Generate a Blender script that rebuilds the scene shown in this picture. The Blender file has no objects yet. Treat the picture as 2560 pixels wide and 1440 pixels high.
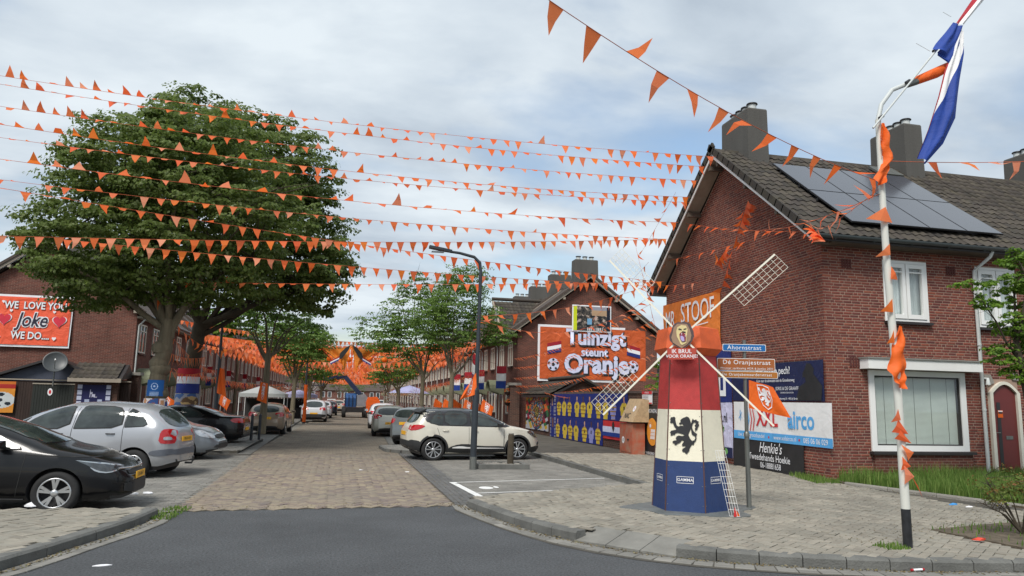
import bpy, bmesh, math, random
import numpy as np
from mathutils import Vector, Matrix, noise
from mathutils.bvhtree import BVHTree
from mathutils.geometry import delaunay_2d_cdt

R = math.radians
random.seed(7); RNG = np.random.default_rng(7)
SC = bpy.context.scene
COL = SC.collection
Z = Vector((0, 0, 1))

# ------------------------------------------------------------------ camera
FPX, HC = 1848.0, 1.72
YAW, PITCH, ROLL = R(13.1), math.atan(280 / FPX), 0.021
cf = Vector((math.sin(YAW) * math.cos(PITCH), math.cos(YAW) * math.cos(PITCH), math.sin(PITCH)))
_r0 = Vector((math.cos(YAW), -math.sin(YAW), 0)); _u0 = _r0.cross(cf)
cr = _r0 * math.cos(ROLL) + _u0 * math.sin(ROLL)
cu = -_r0 * math.sin(ROLL) + _u0 * math.cos(ROLL)
CAM = Vector((0, 0, HC))
camd = bpy.data.cameras.new('camera'); cam = bpy.data.objects.new('camera', camd); COL.objects.link(cam)
m = Matrix((cr, cu, -cf)).transposed().to_4x4(); m.translation = CAM; cam.matrix_world = m
camd.sensor_width = 36; camd.lens = FPX / 2560 * 36; camd.clip_end = 2500; camd.clip_start = 0.05
SC.camera = cam

# ------------------------------------------------------------------ sky
world = bpy.data.worlds.new('World'); SC.world = world; world.use_nodes = True
wn, wl = world.node_tree.nodes, world.node_tree.links
bg = wn['Background']
sky = wn.new('ShaderNodeTexSky'); sky.sky_type = 'NISHITA'; sky.sun_disc = False
SUN_EL, SUN_AZ = 52, 215      # azimuth of the sun, clockwise from +Y
sky.sun_elevation = R(SUN_EL); sky.sun_rotation = R(SUN_AZ); sky.air_density = 1.3; sky.dust_density = 1.5
def wmath(op, a, b=None, cl=False):
    n = wn.new('ShaderNodeMath'); n.operation = op; n.use_clamp = cl
    for i, v in enumerate((a, b)):
        if v is None: continue
        if isinstance(v, (int, float)): n.inputs[i].default_value = v
        else: wl.new(v, n.inputs[i])
    return n.outputs[0]
tc = wn.new('ShaderNodeTexCoord'); sep = wn.new('ShaderNodeSeparateXYZ'); wl.new(tc.outputs['Generated'], sep.inputs[0])
zz = wmath('ADD', wmath('MAXIMUM', sep.outputs[2], 0.0), 0.16)
cmb = wn.new('ShaderNodeCombineXYZ')
wl.new(wmath('DIVIDE', sep.outputs[0], zz), cmb.inputs[0]); wl.new(wmath('DIVIDE', sep.outputs[1], zz), cmb.inputs[1])
def wnoise(scale, det, rough, off, dist=0.0):
    mp = wn.new('ShaderNodeMapping'); mp.inputs['Location'].default_value = off; mp.inputs['Scale'].default_value = (1.0, 1.35, 1)
    wl.new(cmb.outputs[0], mp.inputs[0])
    n = wn.new('ShaderNodeTexNoise'); n.inputs['Scale'].default_value = scale; n.inputs['Detail'].default_value = det
    n.inputs['Roughness'].default_value = rough; n.inputs['Distortion'].default_value = dist
    wl.new(mp.outputs[0], n.inputs['Vector']); return n.outputs['Fac']
n1 = wnoise(1.15, 8, 0.5, (3.1, 1.7, 0), 0.3)
n2 = wnoise(2.0, 7, 0.52, (8.3, 4.2, 5), 0.2)
n3 = wnoise(0.55, 4, 0.5, (1.9, 6.6, 2), 0.0)
ramp = wn.new('ShaderNodeValToRGB'); wl.new(wmath('ADD', wmath('MULTIPLY', n2, 0.5), wmath('MULTIPLY', n1, 0.5)), ramp.inputs[0])
e = ramp.color_ramp.elements
e[0].position = 0.38; e[0].color = (0.31, 0.367, 0.435, 1); e[1].position = 0.62; e[1].color = (0.575, 0.63, 0.67, 1)
m_ = ramp.color_ramp.elements.new(0.49); m_.color = (0.435, 0.495, 0.555, 1)
cov = wn.new('ShaderNodeMapRange'); wl.new(wmath('ADD', wmath('MULTIPLY', n1, 0.6), wmath('MULTIPLY', n3, 0.4)), cov.inputs[0])
cov.inputs['From Min'].default_value = 0.36; cov.inputs['From Max'].default_value = 0.49
skm = wn.new('ShaderNodeVectorMath'); skm.operation = 'SCALE'; wl.new(sky.outputs[0], skm.inputs[0]); skm.inputs['Scale'].default_value = 0.12
mix = wn.new('ShaderNodeMix'); mix.data_type = 'RGBA'
wl.new(cov.outputs[0], mix.inputs[0]); wl.new(skm.outputs[0], mix.inputs[6]); wl.new(ramp.outputs[0], mix.inputs[7])
wl.new(mix.outputs[2], bg.inputs[0]); bg.inputs[1].default_value = 1.0
sund = bpy.data.lights.new('sun', 'SUN'); sund.energy = 2.5; sund.angle = R(20); sund.color = (1, 0.96, 0.9)
sun = bpy.data.objects.new('sun', sund); COL.objects.link(sun)
az, el = R(SUN_AZ), R(SUN_EL)
sdir = Vector((math.sin(az) * math.cos(el), math.cos(az) * math.cos(el), math.sin(el)))
sun.rotation_euler = sdir.to_track_quat('Z', 'Y').to_euler()
SC.view_settings.view_transform = 'Standard'; SC.view_settings.look = 'None'
SC.view_settings.exposure = 0.5; SC.view_settings.gamma = 1; SC.view_settings.use_curve_mapping = False

# ------------------------------------------------------------------ measuring helpers
def ray(px, py): return cf + cr * ((px - 1280) / FPX) + cu * ((720 - py) / FPX)
def G(px, py, z=0.0):
    d = ray(px, py); return CAM + d * ((z - HC) / d.z)
def atY(px, py, y):
    d = ray(px, py); return CAM + d * (y / d.y)
def atX(px, py, x):
    d = ray(px, py); return CAM + d * (x / d.x)
def onplane(px, py, p0, n):
    d = ray(px, py); return CAM + d * ((Vector(p0) - CAM).dot(n) / d.dot(n))
def inpoly(x, y, P):
    c = False; j = len(P) - 1
    for i in range(len(P)):
        xi, yi, xj, yj = P[i][0], P[i][1], P[j][0], P[j][1]
        if (yi > y) != (yj > y) and x < (xj - xi) * (y - yi) / (yj - yi) + xi: c = not c
        j = i
    return c
def dist_cam(p): return (Vector(p) - CAM).length
def inview(p, mg=60):
    d = Vector(p) - CAM; z = d.dot(cf)
    if z <= 0.1: return False
    x = 1280 + FPX * d.dot(cr) / z; y = 720 - FPX * d.dot(cu) / z
    return -mg < x < 2560 + mg and -mg < y < 1440 + mg

# ------------------------------------------------------------------ materials
MATS = {}
def nodes_of(name):
    mt = bpy.data.materials.new(name); mt.use_nodes = True; MATS[name] = mt
    nt = mt.node_tree; return mt, nt.nodes, nt.links, nt.nodes['Principled BSDF']
def lin(c): return tuple(((v / 255) / 12.92 if v / 255 <= 0.04045 else ((v / 255 + 0.055) / 1.055) ** 2.4) for v in c)
def mat(name, col, rough=0.7, metal=0.0, var=0.15, scale=3.0, bump=0.0, bscale=40.0, coat=0.0, trans=0.0, spec=0.5, col2=None, streak=False, grain=0):
    if name in MATS: return MATS[name]
    mt, N, L, P = nodes_of(name)
    P.inputs['Roughness'].default_value = rough; P.inputs['Metallic'].default_value = metal
    P.inputs['Coat Weight'].default_value = coat; P.inputs['Coat Roughness'].default_value = 0.04
    P.inputs['Specular IOR Level'].default_value = spec
    tcn = N.new('ShaderNodeTexCoord'); mp = N.new('ShaderNodeMapping'); L.new(tcn.outputs['Object'], mp.inputs[0])
    if streak: mp.inputs['Scale'].default_value = (1, 1, 0.15)
    nz = N.new('ShaderNodeTexNoise'); L.new(mp.outputs[0], nz.inputs['Vector'])
    nz.inputs['Scale'].default_value = scale; nz.inputs['Detail'].default_value = 7; nz.inputs['Roughness'].default_value = 0.65
    rp = N.new('ShaderNodeValToRGB'); L.new(nz.outputs['Fac'], rp.inputs[0])
    c2 = col2 or tuple(min(1, v * (1 + var)) for v in col); c1 = tuple(v * (1 - var) for v in col)
    rp.color_ramp.elements[0].position = 0.3; rp.color_ramp.elements[0].color = (*c1, 1)
    rp.color_ramp.elements[1].position = 0.7; rp.color_ramp.elements[1].color = (*c2, 1)
    L.new(rp.outputs[0], P.inputs['Base Color'])
    if grain:
        ng = N.new('ShaderNodeTexNoise'); L.new(tcn.outputs['Object'], ng.inputs['Vector']); ng.inputs['Scale'].default_value = grain; ng.inputs['Detail'].default_value = 2
        mg = N.new('ShaderNodeMapRange'); L.new(ng.outputs['Fac'], mg.inputs[0]); mg.inputs['From Min'].default_value = .3; mg.inputs['From Max'].default_value = .7; mg.inputs['To Min'].default_value = .62; mg.inputs['To Max'].default_value = 1.4
        vg = N.new('ShaderNodeVectorMath'); vg.operation = 'SCALE'; L.new(rp.outputs[0], vg.inputs[0]); L.new(mg.outputs[0], vg.inputs['Scale']); L.new(vg.outputs[0], P.inputs['Base Color'])
    if bump:
        nb = N.new('ShaderNodeTexNoise'); L.new(tcn.outputs['Object'], nb.inputs['Vector'])
        nb.inputs['Scale'].default_value = bscale; nb.inputs['Detail'].default_value = 5; nb.inputs['Distortion'].default_value = 1.2 if bscale <= 3 else 0
        bp = N.new('ShaderNodeBump'); bp.inputs['Strength'].default_value = bump; bp.inputs['Distance'].default_value = 0.15 if bscale <= 3 else 0.02
        L.new(nb.outputs['Fac'], bp.inputs['Height']); L.new(bp.outputs[0], P.inputs['Normal'])
    if trans:
        tr = N.new('ShaderNodeBsdfTranslucent'); L.new(rp.outputs[0], tr.inputs[0])
        mx = N.new('ShaderNodeMixShader'); mx.inputs[0].default_value = trans
        L.new(P.outputs[0], mx.inputs[1]); L.new(tr.outputs[0], mx.inputs[2]); L.new(mx.outputs[0], N['Material Output'].inputs[0])
    return mt
def piece_mat(name, cols, rough=0.85, bump=0.4, bscale=60, dirt=None, dscale=1.2, trans=0.0, wscale=0.5, damt=0.6):
    """colour of a piece from its own random number (vertex value + object value)"""
    if name in MATS: return MATS[name]
    mt, N, L, P = nodes_of(name)
    P.inputs['Roughness'].default_value = rough; P.inputs['Specular IOR Level'].default_value = 0.3
    at = N.new('ShaderNodeAttribute'); at.attribute_name = 'rnd'
    oi = N.new('ShaderNodeObjectInfo')
    ad = N.new('ShaderNodeMath'); ad.operation = 'ADD'; L.new(at.outputs['Fac'], ad.inputs[0]); L.new(oi.outputs['Random'], ad.inputs[1])
    fr = N.new('ShaderNodeMath'); fr.operation = 'FRACT'; L.new(ad.outputs[0], fr.inputs[0])
    rp = N.new('ShaderNodeValToRGB'); rp.color_ramp.interpolation = 'LINEAR'; L.new(fr.outputs[0], rp.inputs[0])
    el = rp.color_ramp.elements
    for i, c in enumerate(cols):
        p = i / (len(cols) - 1)
        if i == 0: el[0].position = 0; el[0].color = (*c, 1)
        elif i == len(cols) - 1: el[-1].position = 1; el[-1].color = (*c, 1)
        else:
            q = el.new(p); q.color = (*c, 1)
    geo = N.new('ShaderNodeNewGeometry')
    n1_ = N.new('ShaderNodeTexNoise'); L.new(geo.outputs['Position'], n1_.inputs['Vector']); n1_.inputs['Scale'].default_value = dscale; n1_.inputs['Detail'].default_value = 6
    n1_.inputs['Roughness'].default_value = 0.7
    mr = N.new('ShaderNodeMapRange'); L.new(n1_.outputs['Fac'], mr.inputs[0]); mr.inputs['From Min'].default_value = 0.42; mr.inputs['From Max'].default_value = 0.68
    mr.inputs['To Max'].default_value = damt
    mx = N.new('ShaderNodeMix'); mx.data_type = 'RGBA'; L.new(mr.outputs[0], mx.inputs[0]); L.new(rp.outputs[0], mx.inputs[6])
    d = dirt or tuple(v * 0.6 for v in cols[0]); mx.inputs[7].default_value = (*d, 1)
    L.new(mx.outputs[2], P.inputs['Base Color'])
    if bump:
        nb = N.new('ShaderNodeTexNoise'); L.new(geo.outputs['Position'], nb.inputs['Vector']); nb.inputs['Scale'].default_value = bscale; nb.inputs['Detail'].default_value = 4
        bp = N.new('ShaderNodeBump'); bp.inputs['Strength'].default_value = bump; bp.inputs['Distance'].default_value = 0.006
        L.new(nb.outputs['Fac'], bp.inputs['Height']); L.new(bp.outputs[0], P.inputs['Normal'])
    if trans:
        tr = N.new('ShaderNodeBsdfTranslucent'); L.new(mx.outputs[2], tr.inputs[0])
        ms = N.new('ShaderNodeMixShader'); ms.inputs[0].default_value = trans
        L.new(P.outputs[0], ms.inputs[1]); L.new(tr.outputs[0], ms.inputs[2]); L.new(ms.outputs[0], N['Material Output'].inputs[0])
    return mt
def brick_far(name, cols, mortar, flat=False, bw=0.22, bh=0.062, ms=0.012):
    if name in MATS: return MATS[name]
    mt, N, L, P = nodes_of(name)
    P.inputs['Roughness'].default_value = 0.9; P.inputs['Specular IOR Level'].default_value = 0.2
    geo = N.new('ShaderNodeNewGeometry'); sp = N.new('ShaderNodeSeparateXYZ'); L.new(geo.outputs['Position'], sp.inputs[0])
    cb = N.new('ShaderNodeCombineXYZ')
    if flat: L.new(sp.outputs[0], cb.inputs[0]); L.new(sp.outputs[1], cb.inputs[1])
    else:
        ad = N.new('ShaderNodeMath'); ad.operation = 'ADD'; L.new(sp.outputs[0], ad.inputs[0]); L.new(sp.outputs[1], ad.inputs[1])
        L.new(ad.outputs[0], cb.inputs[0]); L.new(sp.outputs[2], cb.inputs[1])
    br = N.new('ShaderNodeTexBrick'); L.new(cb.outputs[0], br.inputs['Vector'])
    br.inputs['Scale'].default_value = 1; br.inputs['Brick Width'].default_value = bw; br.inputs['Row Height'].default_value = bh
    br.inputs['Mortar Size'].default_value = ms * 0.5; br.inputs['Mortar Smooth'].default_value = 0.2; br.inputs['Bias'].default_value = 0
    br.inputs['Color1'].default_value = (*cols[0], 1); br.inputs['Color2'].default_value = (*cols[1], 1); br.inputs['Mortar'].default_value = (*mortar, 1)
    nz = N.new('ShaderNodeTexNoise'); L.new(geo.outputs['Position'], nz.inputs['Vector']); nz.inputs['Scale'].default_value = 0.9; nz.inputs['Detail'].default_value = 8; nz.inputs['Roughness'].default_value = 0.7
    mr = N.new('ShaderNodeMapRange'); L.new(nz.outputs['Fac'], mr.inputs[0]); mr.inputs['From Min'].default_value = 0.3; mr.inputs['From Max'].default_value = 0.7
    mr.inputs['To Min'].default_value = 0.72; mr.inputs['To Max'].default_value = 1.22
    vm = N.new('ShaderNodeVectorMath'); vm.operation = 'SCALE'; L.new(br.outputs['Color'], vm.inputs[0]); L.new(mr.outputs[0], vm.inputs['Scale'])
    L.new(vm.outputs[0], P.inputs['Base Color'])
    bp = N.new('ShaderNodeBump'); bp.inputs['Strength'].default_value = 0.5; bp.inputs['Distance'].default_value = 0.006; bp.invert = True
    L.new(br.outputs['Fac'], bp.inputs['Height']); L.new(bp.outputs[0], P.inputs['Normal'])
    return mt
def glass_mat(name, tint, refl=0.18, rough=0.02):
    mt, N, L, P = nodes_of(name)
    tr = N.new('ShaderNodeBsdfTransparent'); tr.inputs[0].default_value = (*tint, 1)
    gl = N.new('ShaderNodeBsdfGlossy'); gl.inputs['Roughness'].default_value = rough
    lw = N.new('ShaderNodeLayerWeight'); lw.inputs[0].default_value = .5
    pw = N.new('ShaderNodeMath'); pw.operation = 'POWER'; L.new(lw.outputs['Facing'], pw.inputs[0]); pw.inputs[1].default_value = 3.5
    fn = N.new('ShaderNodeMath'); fn.operation = 'MULTIPLY'; L.new(pw.outputs[0], fn.inputs[0]); fn.inputs[1].default_value = .75
    ma = N.new('ShaderNodeMath'); ma.operation = 'ADD'; L.new(fn.outputs[0], ma.inputs[0]); ma.inputs[1].default_value = refl; ma.use_clamp = True
    mx = N.new('ShaderNodeMixShader'); L.new(ma.outputs[0], mx.inputs[0]); L.new(tr.outputs[0], mx.inputs[1]); L.new(gl.outputs[0], mx.inputs[2])
    L.new(mx.outputs[0], N['Material Output'].inputs[0]); return mt
def vcol_mat(name, rough=0.6, bump=0.0, trans=0.0, fine=0.0):
    mt, N, L, P = nodes_of(name); P.inputs['Roughness'].default_value = rough; P.inputs['Specular IOR Level'].default_value = 0.3
    at = N.new('ShaderNodeAttribute'); at.attribute_name = 'Col'
    L.new(at.outputs['Color'], P.inputs['Base Color'])
    if bump:
        tcn = N.new('ShaderNodeTexCoord'); nb = N.new('ShaderNodeTexNoise'); L.new(tcn.outputs['Object'], nb.inputs['Vector']); nb.inputs['Scale'].default_value = 2.5
        nb.inputs['Detail'].default_value = 3; nb.inputs['Distortion'].default_value = 1.0
        bp = N.new('ShaderNodeBump'); bp.inputs['Strength'].default_value = bump; bp.inputs['Distance'].default_value = 0.08
        L.new(nb.outputs['Fac'], bp.inputs['Height']); L.new(bp.outputs[0], P.inputs['Normal'])
    if trans:
        tr = N.new('ShaderNodeBsdfTranslucent'); L.new(at.outputs['Color'], tr.inputs[0])
        ms = N.new('ShaderNodeMixShader'); ms.inputs[0].default_value = trans
        L.new(P.outputs[0], ms.inputs[1]); L.new(tr.outputs[0], ms.inputs[2]); L.new(ms.outputs[0], N['Material Output'].inputs[0])
    return mt
OR = lin((242, 108, 30)); OR2 = lin((232, 92, 40))
m_pen = piece_mat('orange_pennant_plastic', [lin((254, 142, 58)), lin((252, 126, 64)), lin((250, 114, 72)), lin((254, 146, 92)), lin((248, 114, 48)), lin((255, 176, 140)), lin((246, 104, 44))], rough=0.5, bump=0, dirt=lin((235, 95, 35)), trans=0.5, damt=0.3)
m_string = mat('orange_cord', lin((190, 95, 60)), 0.8)
m_orange = mat('orange_cloth', OR, 0.65, var=0.1, scale=1.5, bump=0.25, bscale=3, trans=0.25)
m_lantern = mat('orange_lantern_paper', lin((250, 140, 30)), 0.6, var=0.08, trans=0.4)
m_red = mat('red_cloth', lin((165, 30, 45)), 0.7, bump=0.2, bscale=3, trans=0.15)
m_white = mat('white_cloth', (0.88, 0.875, 0.87), 0.7, var=0.04, bump=0.12, bscale=3, trans=0.15)
m_blue = mat('blue_cloth', lin((30, 65, 150)), 0.7, var=0.12, bump=0.25, bscale=3, trans=0.15)
m_navy = mat('navy_print', lin((28, 42, 110)), 0.55, bump=0.2, bscale=3)
m_navy2 = mat('dark_navy_print', lin((24, 32, 72)), 0.5, bump=0.2, bscale=3)
m_black = mat('black_print', (0.02, 0.02, 0.022), 0.5, var=0.3, bump=0.1, bscale=4)
m_wp = mat('white_paint', (0.78, 0.78, 0.76), 0.45, var=0.05, scale=2, streak=True)
m_cream = mat('cream_paint', (0.66, 0.63, 0.54), 0.5, var=0.1, scale=2)
m_wprint = mat('white_print', (0.8, 0.8, 0.82), 0.6, var=0.03)
m_asph = mat('asphalt_new', (0.074, 0.078, 0.082), 0.85, var=0.24, scale=0.55, bump=1.0, bscale=90, grain=38)
m_conc = mat('concrete', (0.26, 0.245, 0.215), 0.9, var=0.25, scale=2.5, bump=0.5, bscale=50)
m_kerb = mat('kerb_concrete', (0.125, 0.125, 0.115), 0.9, var=0.3, scale=3, bump=0.5, bscale=50)
m_soil = mat('soil', (0.10, 0.08, 0.055), 1.0, var=0.5, scale=6, bump=1.0, bscale=25)
m_ground = mat('ground_dirt', (0.16, 0.15, 0.125), 1.0, var=0.3, scale=0.5)
m_joint = mat('joint_sand', (0.075, 0.068, 0.055), 1.0, var=0.4, scale=2)
m_grass = piece_mat('grass_blades', [lin((76, 108, 42)), lin((100, 134, 56)), lin((136, 156, 84)), lin((84, 116, 46))], 0.65, 0, dirt=lin((82, 104, 48)), trans=0.35)
m_paver = piece_mat('paver_concrete', [(0.22, 0.20, 0.165), (0.30, 0.275, 0.225), (0.26, 0.245, 0.205), (0.335, 0.305, 0.25), (0.245, 0.22, 0.18)], bump=0.6, bscale=90, dirt=(0.16, 0.15, 0.125), dscale=1.1, damt=0.65)
m_bay = piece_mat('bay_paver', [(0.165, 0.158, 0.142), (0.23, 0.222, 0.20), (0.195, 0.188, 0.168), (0.27, 0.258, 0.232)], bump=0.5, dirt=(0.10, 0.098, 0.09), dscale=0.9)
m_strip = piece_mat('strip_paver', [(0.11, 0.11, 0.108), (0.14, 0.14, 0.135), (0.125, 0.12, 0.118)], bump=0.5, dirt=(0.075, 0.075, 0.07))
m_clink = piece_mat('street_clinker', [lin((110, 97, 95)), lin((146, 135, 115)), lin((128, 115, 104)), lin((150, 139, 118)), lin((114, 101, 98)), lin((138, 126, 110)), lin((108, 99, 96))], bump=0.5, dirt=lin((122, 116, 105)), dscale=0.35, damt=0.8)
m_streetfar = brick_far('street_clinker_far', [lin((138, 128, 112)), lin((114, 105, 95))], lin((90, 85, 75)), True, 0.21, 0.08)
m_brick = piece_mat('house_brick', [lin((110, 58, 50)), lin((126, 66, 54)), lin((98, 54, 50)), lin((138, 78, 60)), lin((116, 62, 54)), lin((90, 52, 50)), lin((124, 70, 58))], bump=0.4, dirt=lin((108, 66, 58)), dscale=0.8, damt=0.5)
m_mortar = mat('mortar', lin((152, 128, 113)), 0.95, var=0.12, scale=1.5)
m_brick_far = brick_far('terrace_brick', [lin((112, 66, 56)), lin((88, 54, 48))], lin((132, 112, 100)))
m_brick_shed = brick_far('shed_brick', [lin((96, 66, 56)), lin((74, 54, 48))], lin((110, 100, 90)))
m_tile = piece_mat('roof_tile', [lin((60, 55, 52)), lin((72, 66, 61)), lin((52, 49, 47)), lin((78, 72, 65)), lin((66, 60, 56))], bump=0.5, bscale=30, dirt=lin((92, 87, 66)), dscale=2.6, damt=0.3)
m_tilefar = mat('far_roof_tile', lin((76, 66, 60)), 0.9, var=0.3, scale=4, bump=0.8, bscale=8)
m_chim = mat('chimney_render', lin((82, 80, 76)), 0.9, var=0.15, scale=1.5, bump=0.3, bscale=20, streak=True)
m_zinc = mat('dark_gutter', lin((72, 80, 82)), 0.45, var=0.12, scale=3)
m_pipe = mat('pvc_pipe', lin((190, 194, 192)), 0.5, var=0.06)
m_steel = mat('galvanised_steel', lin((118, 120, 116)), 0.45, 0.6, var=0.2, scale=8, streak=True)
m_postblk = mat('black_post_paint', lin((46, 52, 58)), 0.4, var=0.15)
m_postwht = mat('white_post_paint', lin((205, 205, 196)), 0.6, var=0.08, scale=3, streak=True)
m_sillblk = mat('dark_sill', lin((46, 42, 42)), 0.5)
m_doorred = mat('dark_red_paint', lin((104, 40, 38)), 0.4, var=0.08)
m_wood = mat('aged_wood', lin((92, 82, 72)), 0.85, var=0.25, scale=3, bump=0.3)
m_darkwood = mat('dark_fence_wood', lin((52, 38, 32)), 0.85, var=0.35, scale=3, bump=0.4, bscale=15, streak=True)
m_barge = mat('bargeboard_paint', lin((150, 140, 126)), 0.7, var=0.15)
m_panelglass = mat('solar_panel', lin((64, 66, 74)), 0.16, 0.0, var=0.06, scale=0.8, spec=0.8)
m_frameblk = mat('black_frame', (0.02, 0.02, 0.022), 0.4)
m_bark = mat('bark', lin((112, 103, 84)), 0.95, var=0.45, scale=5, bump=1.0, bscale=14, streak=True)
m_twig = mat('twig_bark', lin((66, 58, 46)), 0.95, var=0.3, scale=6, bump=0.6, bscale=20)
m_leafA = piece_mat('linden_leaf', [lin((86, 104, 44)), lin((106, 124, 58)), lin((94, 112, 52)), lin((126, 142, 84)), lin((88, 106, 48)), lin((148, 160, 112))], 0.5, 0, dirt=lin((92, 110, 50)), dscale=0.5, trans=0.5, damt=0.4)
m_leafB = piece_mat('robinia_leaf', [lin((84, 112, 46)), lin((106, 136, 58)), lin((94, 122, 52)), lin((130, 156, 78))], 0.55, 0, dirt=lin((70, 94, 40)), trans=0.4, damt=0.4)
m_leafC = piece_mat('bright_leaf', [lin((86, 124, 36)), lin((118, 150, 48)), lin((70, 104, 32)), lin((136, 164, 66))], 0.5, 0, dirt=lin((60, 90, 30)), trans=0.4, damt=0.3)
m_leafR = piece_mat('shrub_leaf', [lin((92, 112, 50)), lin((120, 134, 60)), lin((140, 84, 50)), lin((84, 100, 44))], 0.6, 0, trans=0.35)
g_house = glass_mat('window_glass', (0.98, 0.99, 0.985), 0.06)
g_car = glass_mat('car_glass', (0.10, 0.13, 0.125), 0.12)
g_solar = glass_mat('clear_lens', (0.6, 0.6, 0.6), 0.15)
m_curtain = mat('net_curtain', (0.52, 0.57, 0.57), 0.9, var=0.35, scale=2.2, streak=True)
m_blind = mat('window_blind', (0.62, 0.68, 0.63), 0.6, var=0.06)
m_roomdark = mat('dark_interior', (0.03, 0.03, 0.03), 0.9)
m_vcol = vcol_mat('printed_cloth', 0.6, 0.25, 0.1)
m_vcolf = vcol_mat('printed_board', 0.5)
m_zincw = mat('grey_green_canopy', lin((120, 124, 100)), 0.8, var=0.25, scale=4)
m_rust = mat('orange_flaky_paint', lin((196, 78, 40)), 0.7, var=0.25, scale=4, col2=lin((150, 120, 100)))
m_osb = mat('chip_board', lin((176, 150, 116)), 0.9, var=0.2, scale=12, bump=0.3)

# ------------------------------------------------------------------ objects
def tag(o, label=None, cat=None, group=None, kind=None):
    if label: o['label'] = label
    if cat: o['category'] = cat
    if group: o['group'] = group
    if kind: o['kind'] = kind
    return o
def thing(name, label, cat, loc=(0, 0, 0), group=None, rz=0.0):
    o = bpy.data.objects.new(name, None); COL.objects.link(o); o.empty_display_size = 0.2
    o.location = loc; o.rotation_euler = (0, 0, rz); tag(o, label, cat, group); return o
def link_mesh(name, me, parent=None, loc=None, **kw):
    o = bpy.data.objects.new(name, me); COL.objects.link(o)
    if parent is not None: o.parent = parent
    if loc is not None: o.location = loc
    tag(o, **kw); return o
class MB:
    def __init__(s): s.v = []; s.f = []; s.m = []; s.mats = []; s.sm = []
    def mi(s, mt):
        if mt not in s.mats: s.mats.append(mt)
        return s.mats.index(mt)
    def add(s, vs, fs, mt, smooth=False):
        b = len(s.v); s.v += [tuple(v) for v in vs]; k = s.mi(mt)
        for f in fs: s.f.append([b + i for i in f]); s.m.append(k); s.sm.append(smooth)
        return s
    def box(s, a, b, mt):
        x0, y0, z0 = a; x1, y1, z1 = b
        return s.add([(x0,y0,z0),(x1,y0,z0),(x1,y1,z0),(x0,y1,z0),(x0,y0,z1),(x1,y0,z1),(x1,y1,z1),(x0,y1,z1)],
            [(0,3,2,1),(4,5,6,7),(0,1,5,4),(1,2,6,5),(2,3,7,6),(3,0,4,7)], mt)
    def obox(s, c, U, V, W, mt):
        """box with centre c and half-axis vectors U V W"""
        c, U, V, W = map(Vector, (c, U, V, W))
        return s.add([c-U-V-W, c+U-V-W, c+U+V-W, c-U+V-W, c-U-V+W, c+U-V+W, c+U+V+W, c-U+V+W],
            [(0,3,2,1),(4,5,6,7),(0,1,5,4),(1,2,6,5),(2,3,7,6),(3,0,4,7)], mt)
    def beam(s, a, b, w, h, mt, up=Z):
        a, b = Vector(a), Vector(b); d = b - a; l = d.length; d.normalize()
        sd = d.cross(up)
        if sd.length < 1e-4: sd = Vector((1, 0, 0))
        sd.normalize(); u = sd.cross(d)
        return s.obox((a + b) / 2, d * l / 2, sd * w / 2, u * h / 2, mt)
    def quad(s, a, b, c, d, mt): return s.add([a, b, c, d], [(0, 1, 2, 3)], mt)
    def prism(s, poly, off, mt):
        """closed polygon (3-D points) extruded by vector off"""
        n = len(poly); off = Vector(off); P = [Vector(p) for p in poly]
        vs = P + [p + off for p in P]
        return s.add(vs, [tuple(range(n - 1, -1, -1)), tuple(range(n, 2 * n))] + [(i, (i + 1) % n, n + (i + 1) % n, n + i) for i in range(n)], mt)
    def tube(s, pts, rad, mt, n=8, cap=True, smooth=True):
        pts = [Vector(p) for p in pts]; k = len(pts)
        if isinstance(rad, (int, float)): rad = [rad] * k
        vs = []; fs = []; ref = None
        for i, p in enumerate(pts):
            d = (pts[min(i + 1, k - 1)] - pts[max(i - 1, 0)]).normalized()
            if ref is None:
                ref = d.cross(Z)
                if ref.length < 0.05: ref = d.cross(Vector((1, 0, 0)))
            a = (ref - d * ref.dot(d)).normalized(); ref = a; b = d.cross(a)
            for j in range(n):
                t = 2 * math.pi * j / n; vs.append(p + (a * math.cos(t) + b * math.sin(t)) * rad[i])
        for i in range(k - 1):
            for j in range(n):
                fs.append((i*n+j, i*n+(j+1)%n, (i+1)*n+(j+1)%n, (i+1)*n+j))
        s.add(vs, fs, mt, smooth)
        if cap:
            s.add(vs[:n], [tuple(range(n - 1, -1, -1))], mt); s.add(vs[-n:], [tuple(range(n))], mt)
        return s
    def lathe(s, prof, c, ax, mt, n=20, smooth=True):
        """prof: (radius, distance along axis)"""
        c = Vector(c); ax = Vector(ax).normalized(); a = ax.orthogonal().normalized(); b = ax.cross(a)
        vs = []; fs = []; k = len(prof)
        for r, h in prof:
            for j in range(n):
                t = 2 * math.pi * j / n; vs.append(c + ax * h + (a * math.cos(t) + b * math.sin(t)) * r)
        for i in range(k - 1):
            for j in range(n): fs.append((i*n+j, i*n+(j+1)%n, (i+1)*n+(j+1)%n, (i+1)*n+j))
        return s.add(vs, fs, mt, smooth)
    def build(s, name, parent=None, **kw):
        me = bpy.data.meshes.new(name); me.from_pydata(s.v, [], s.f)
        for mt in s.mats: me.materials.append(mt)
        me.polygons.foreach_set('material_index', s.m); me.polygons.foreach_set('use_smooth', s.sm); me.update()
        return link_mesh(name, me, parent, **kw)
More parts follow.
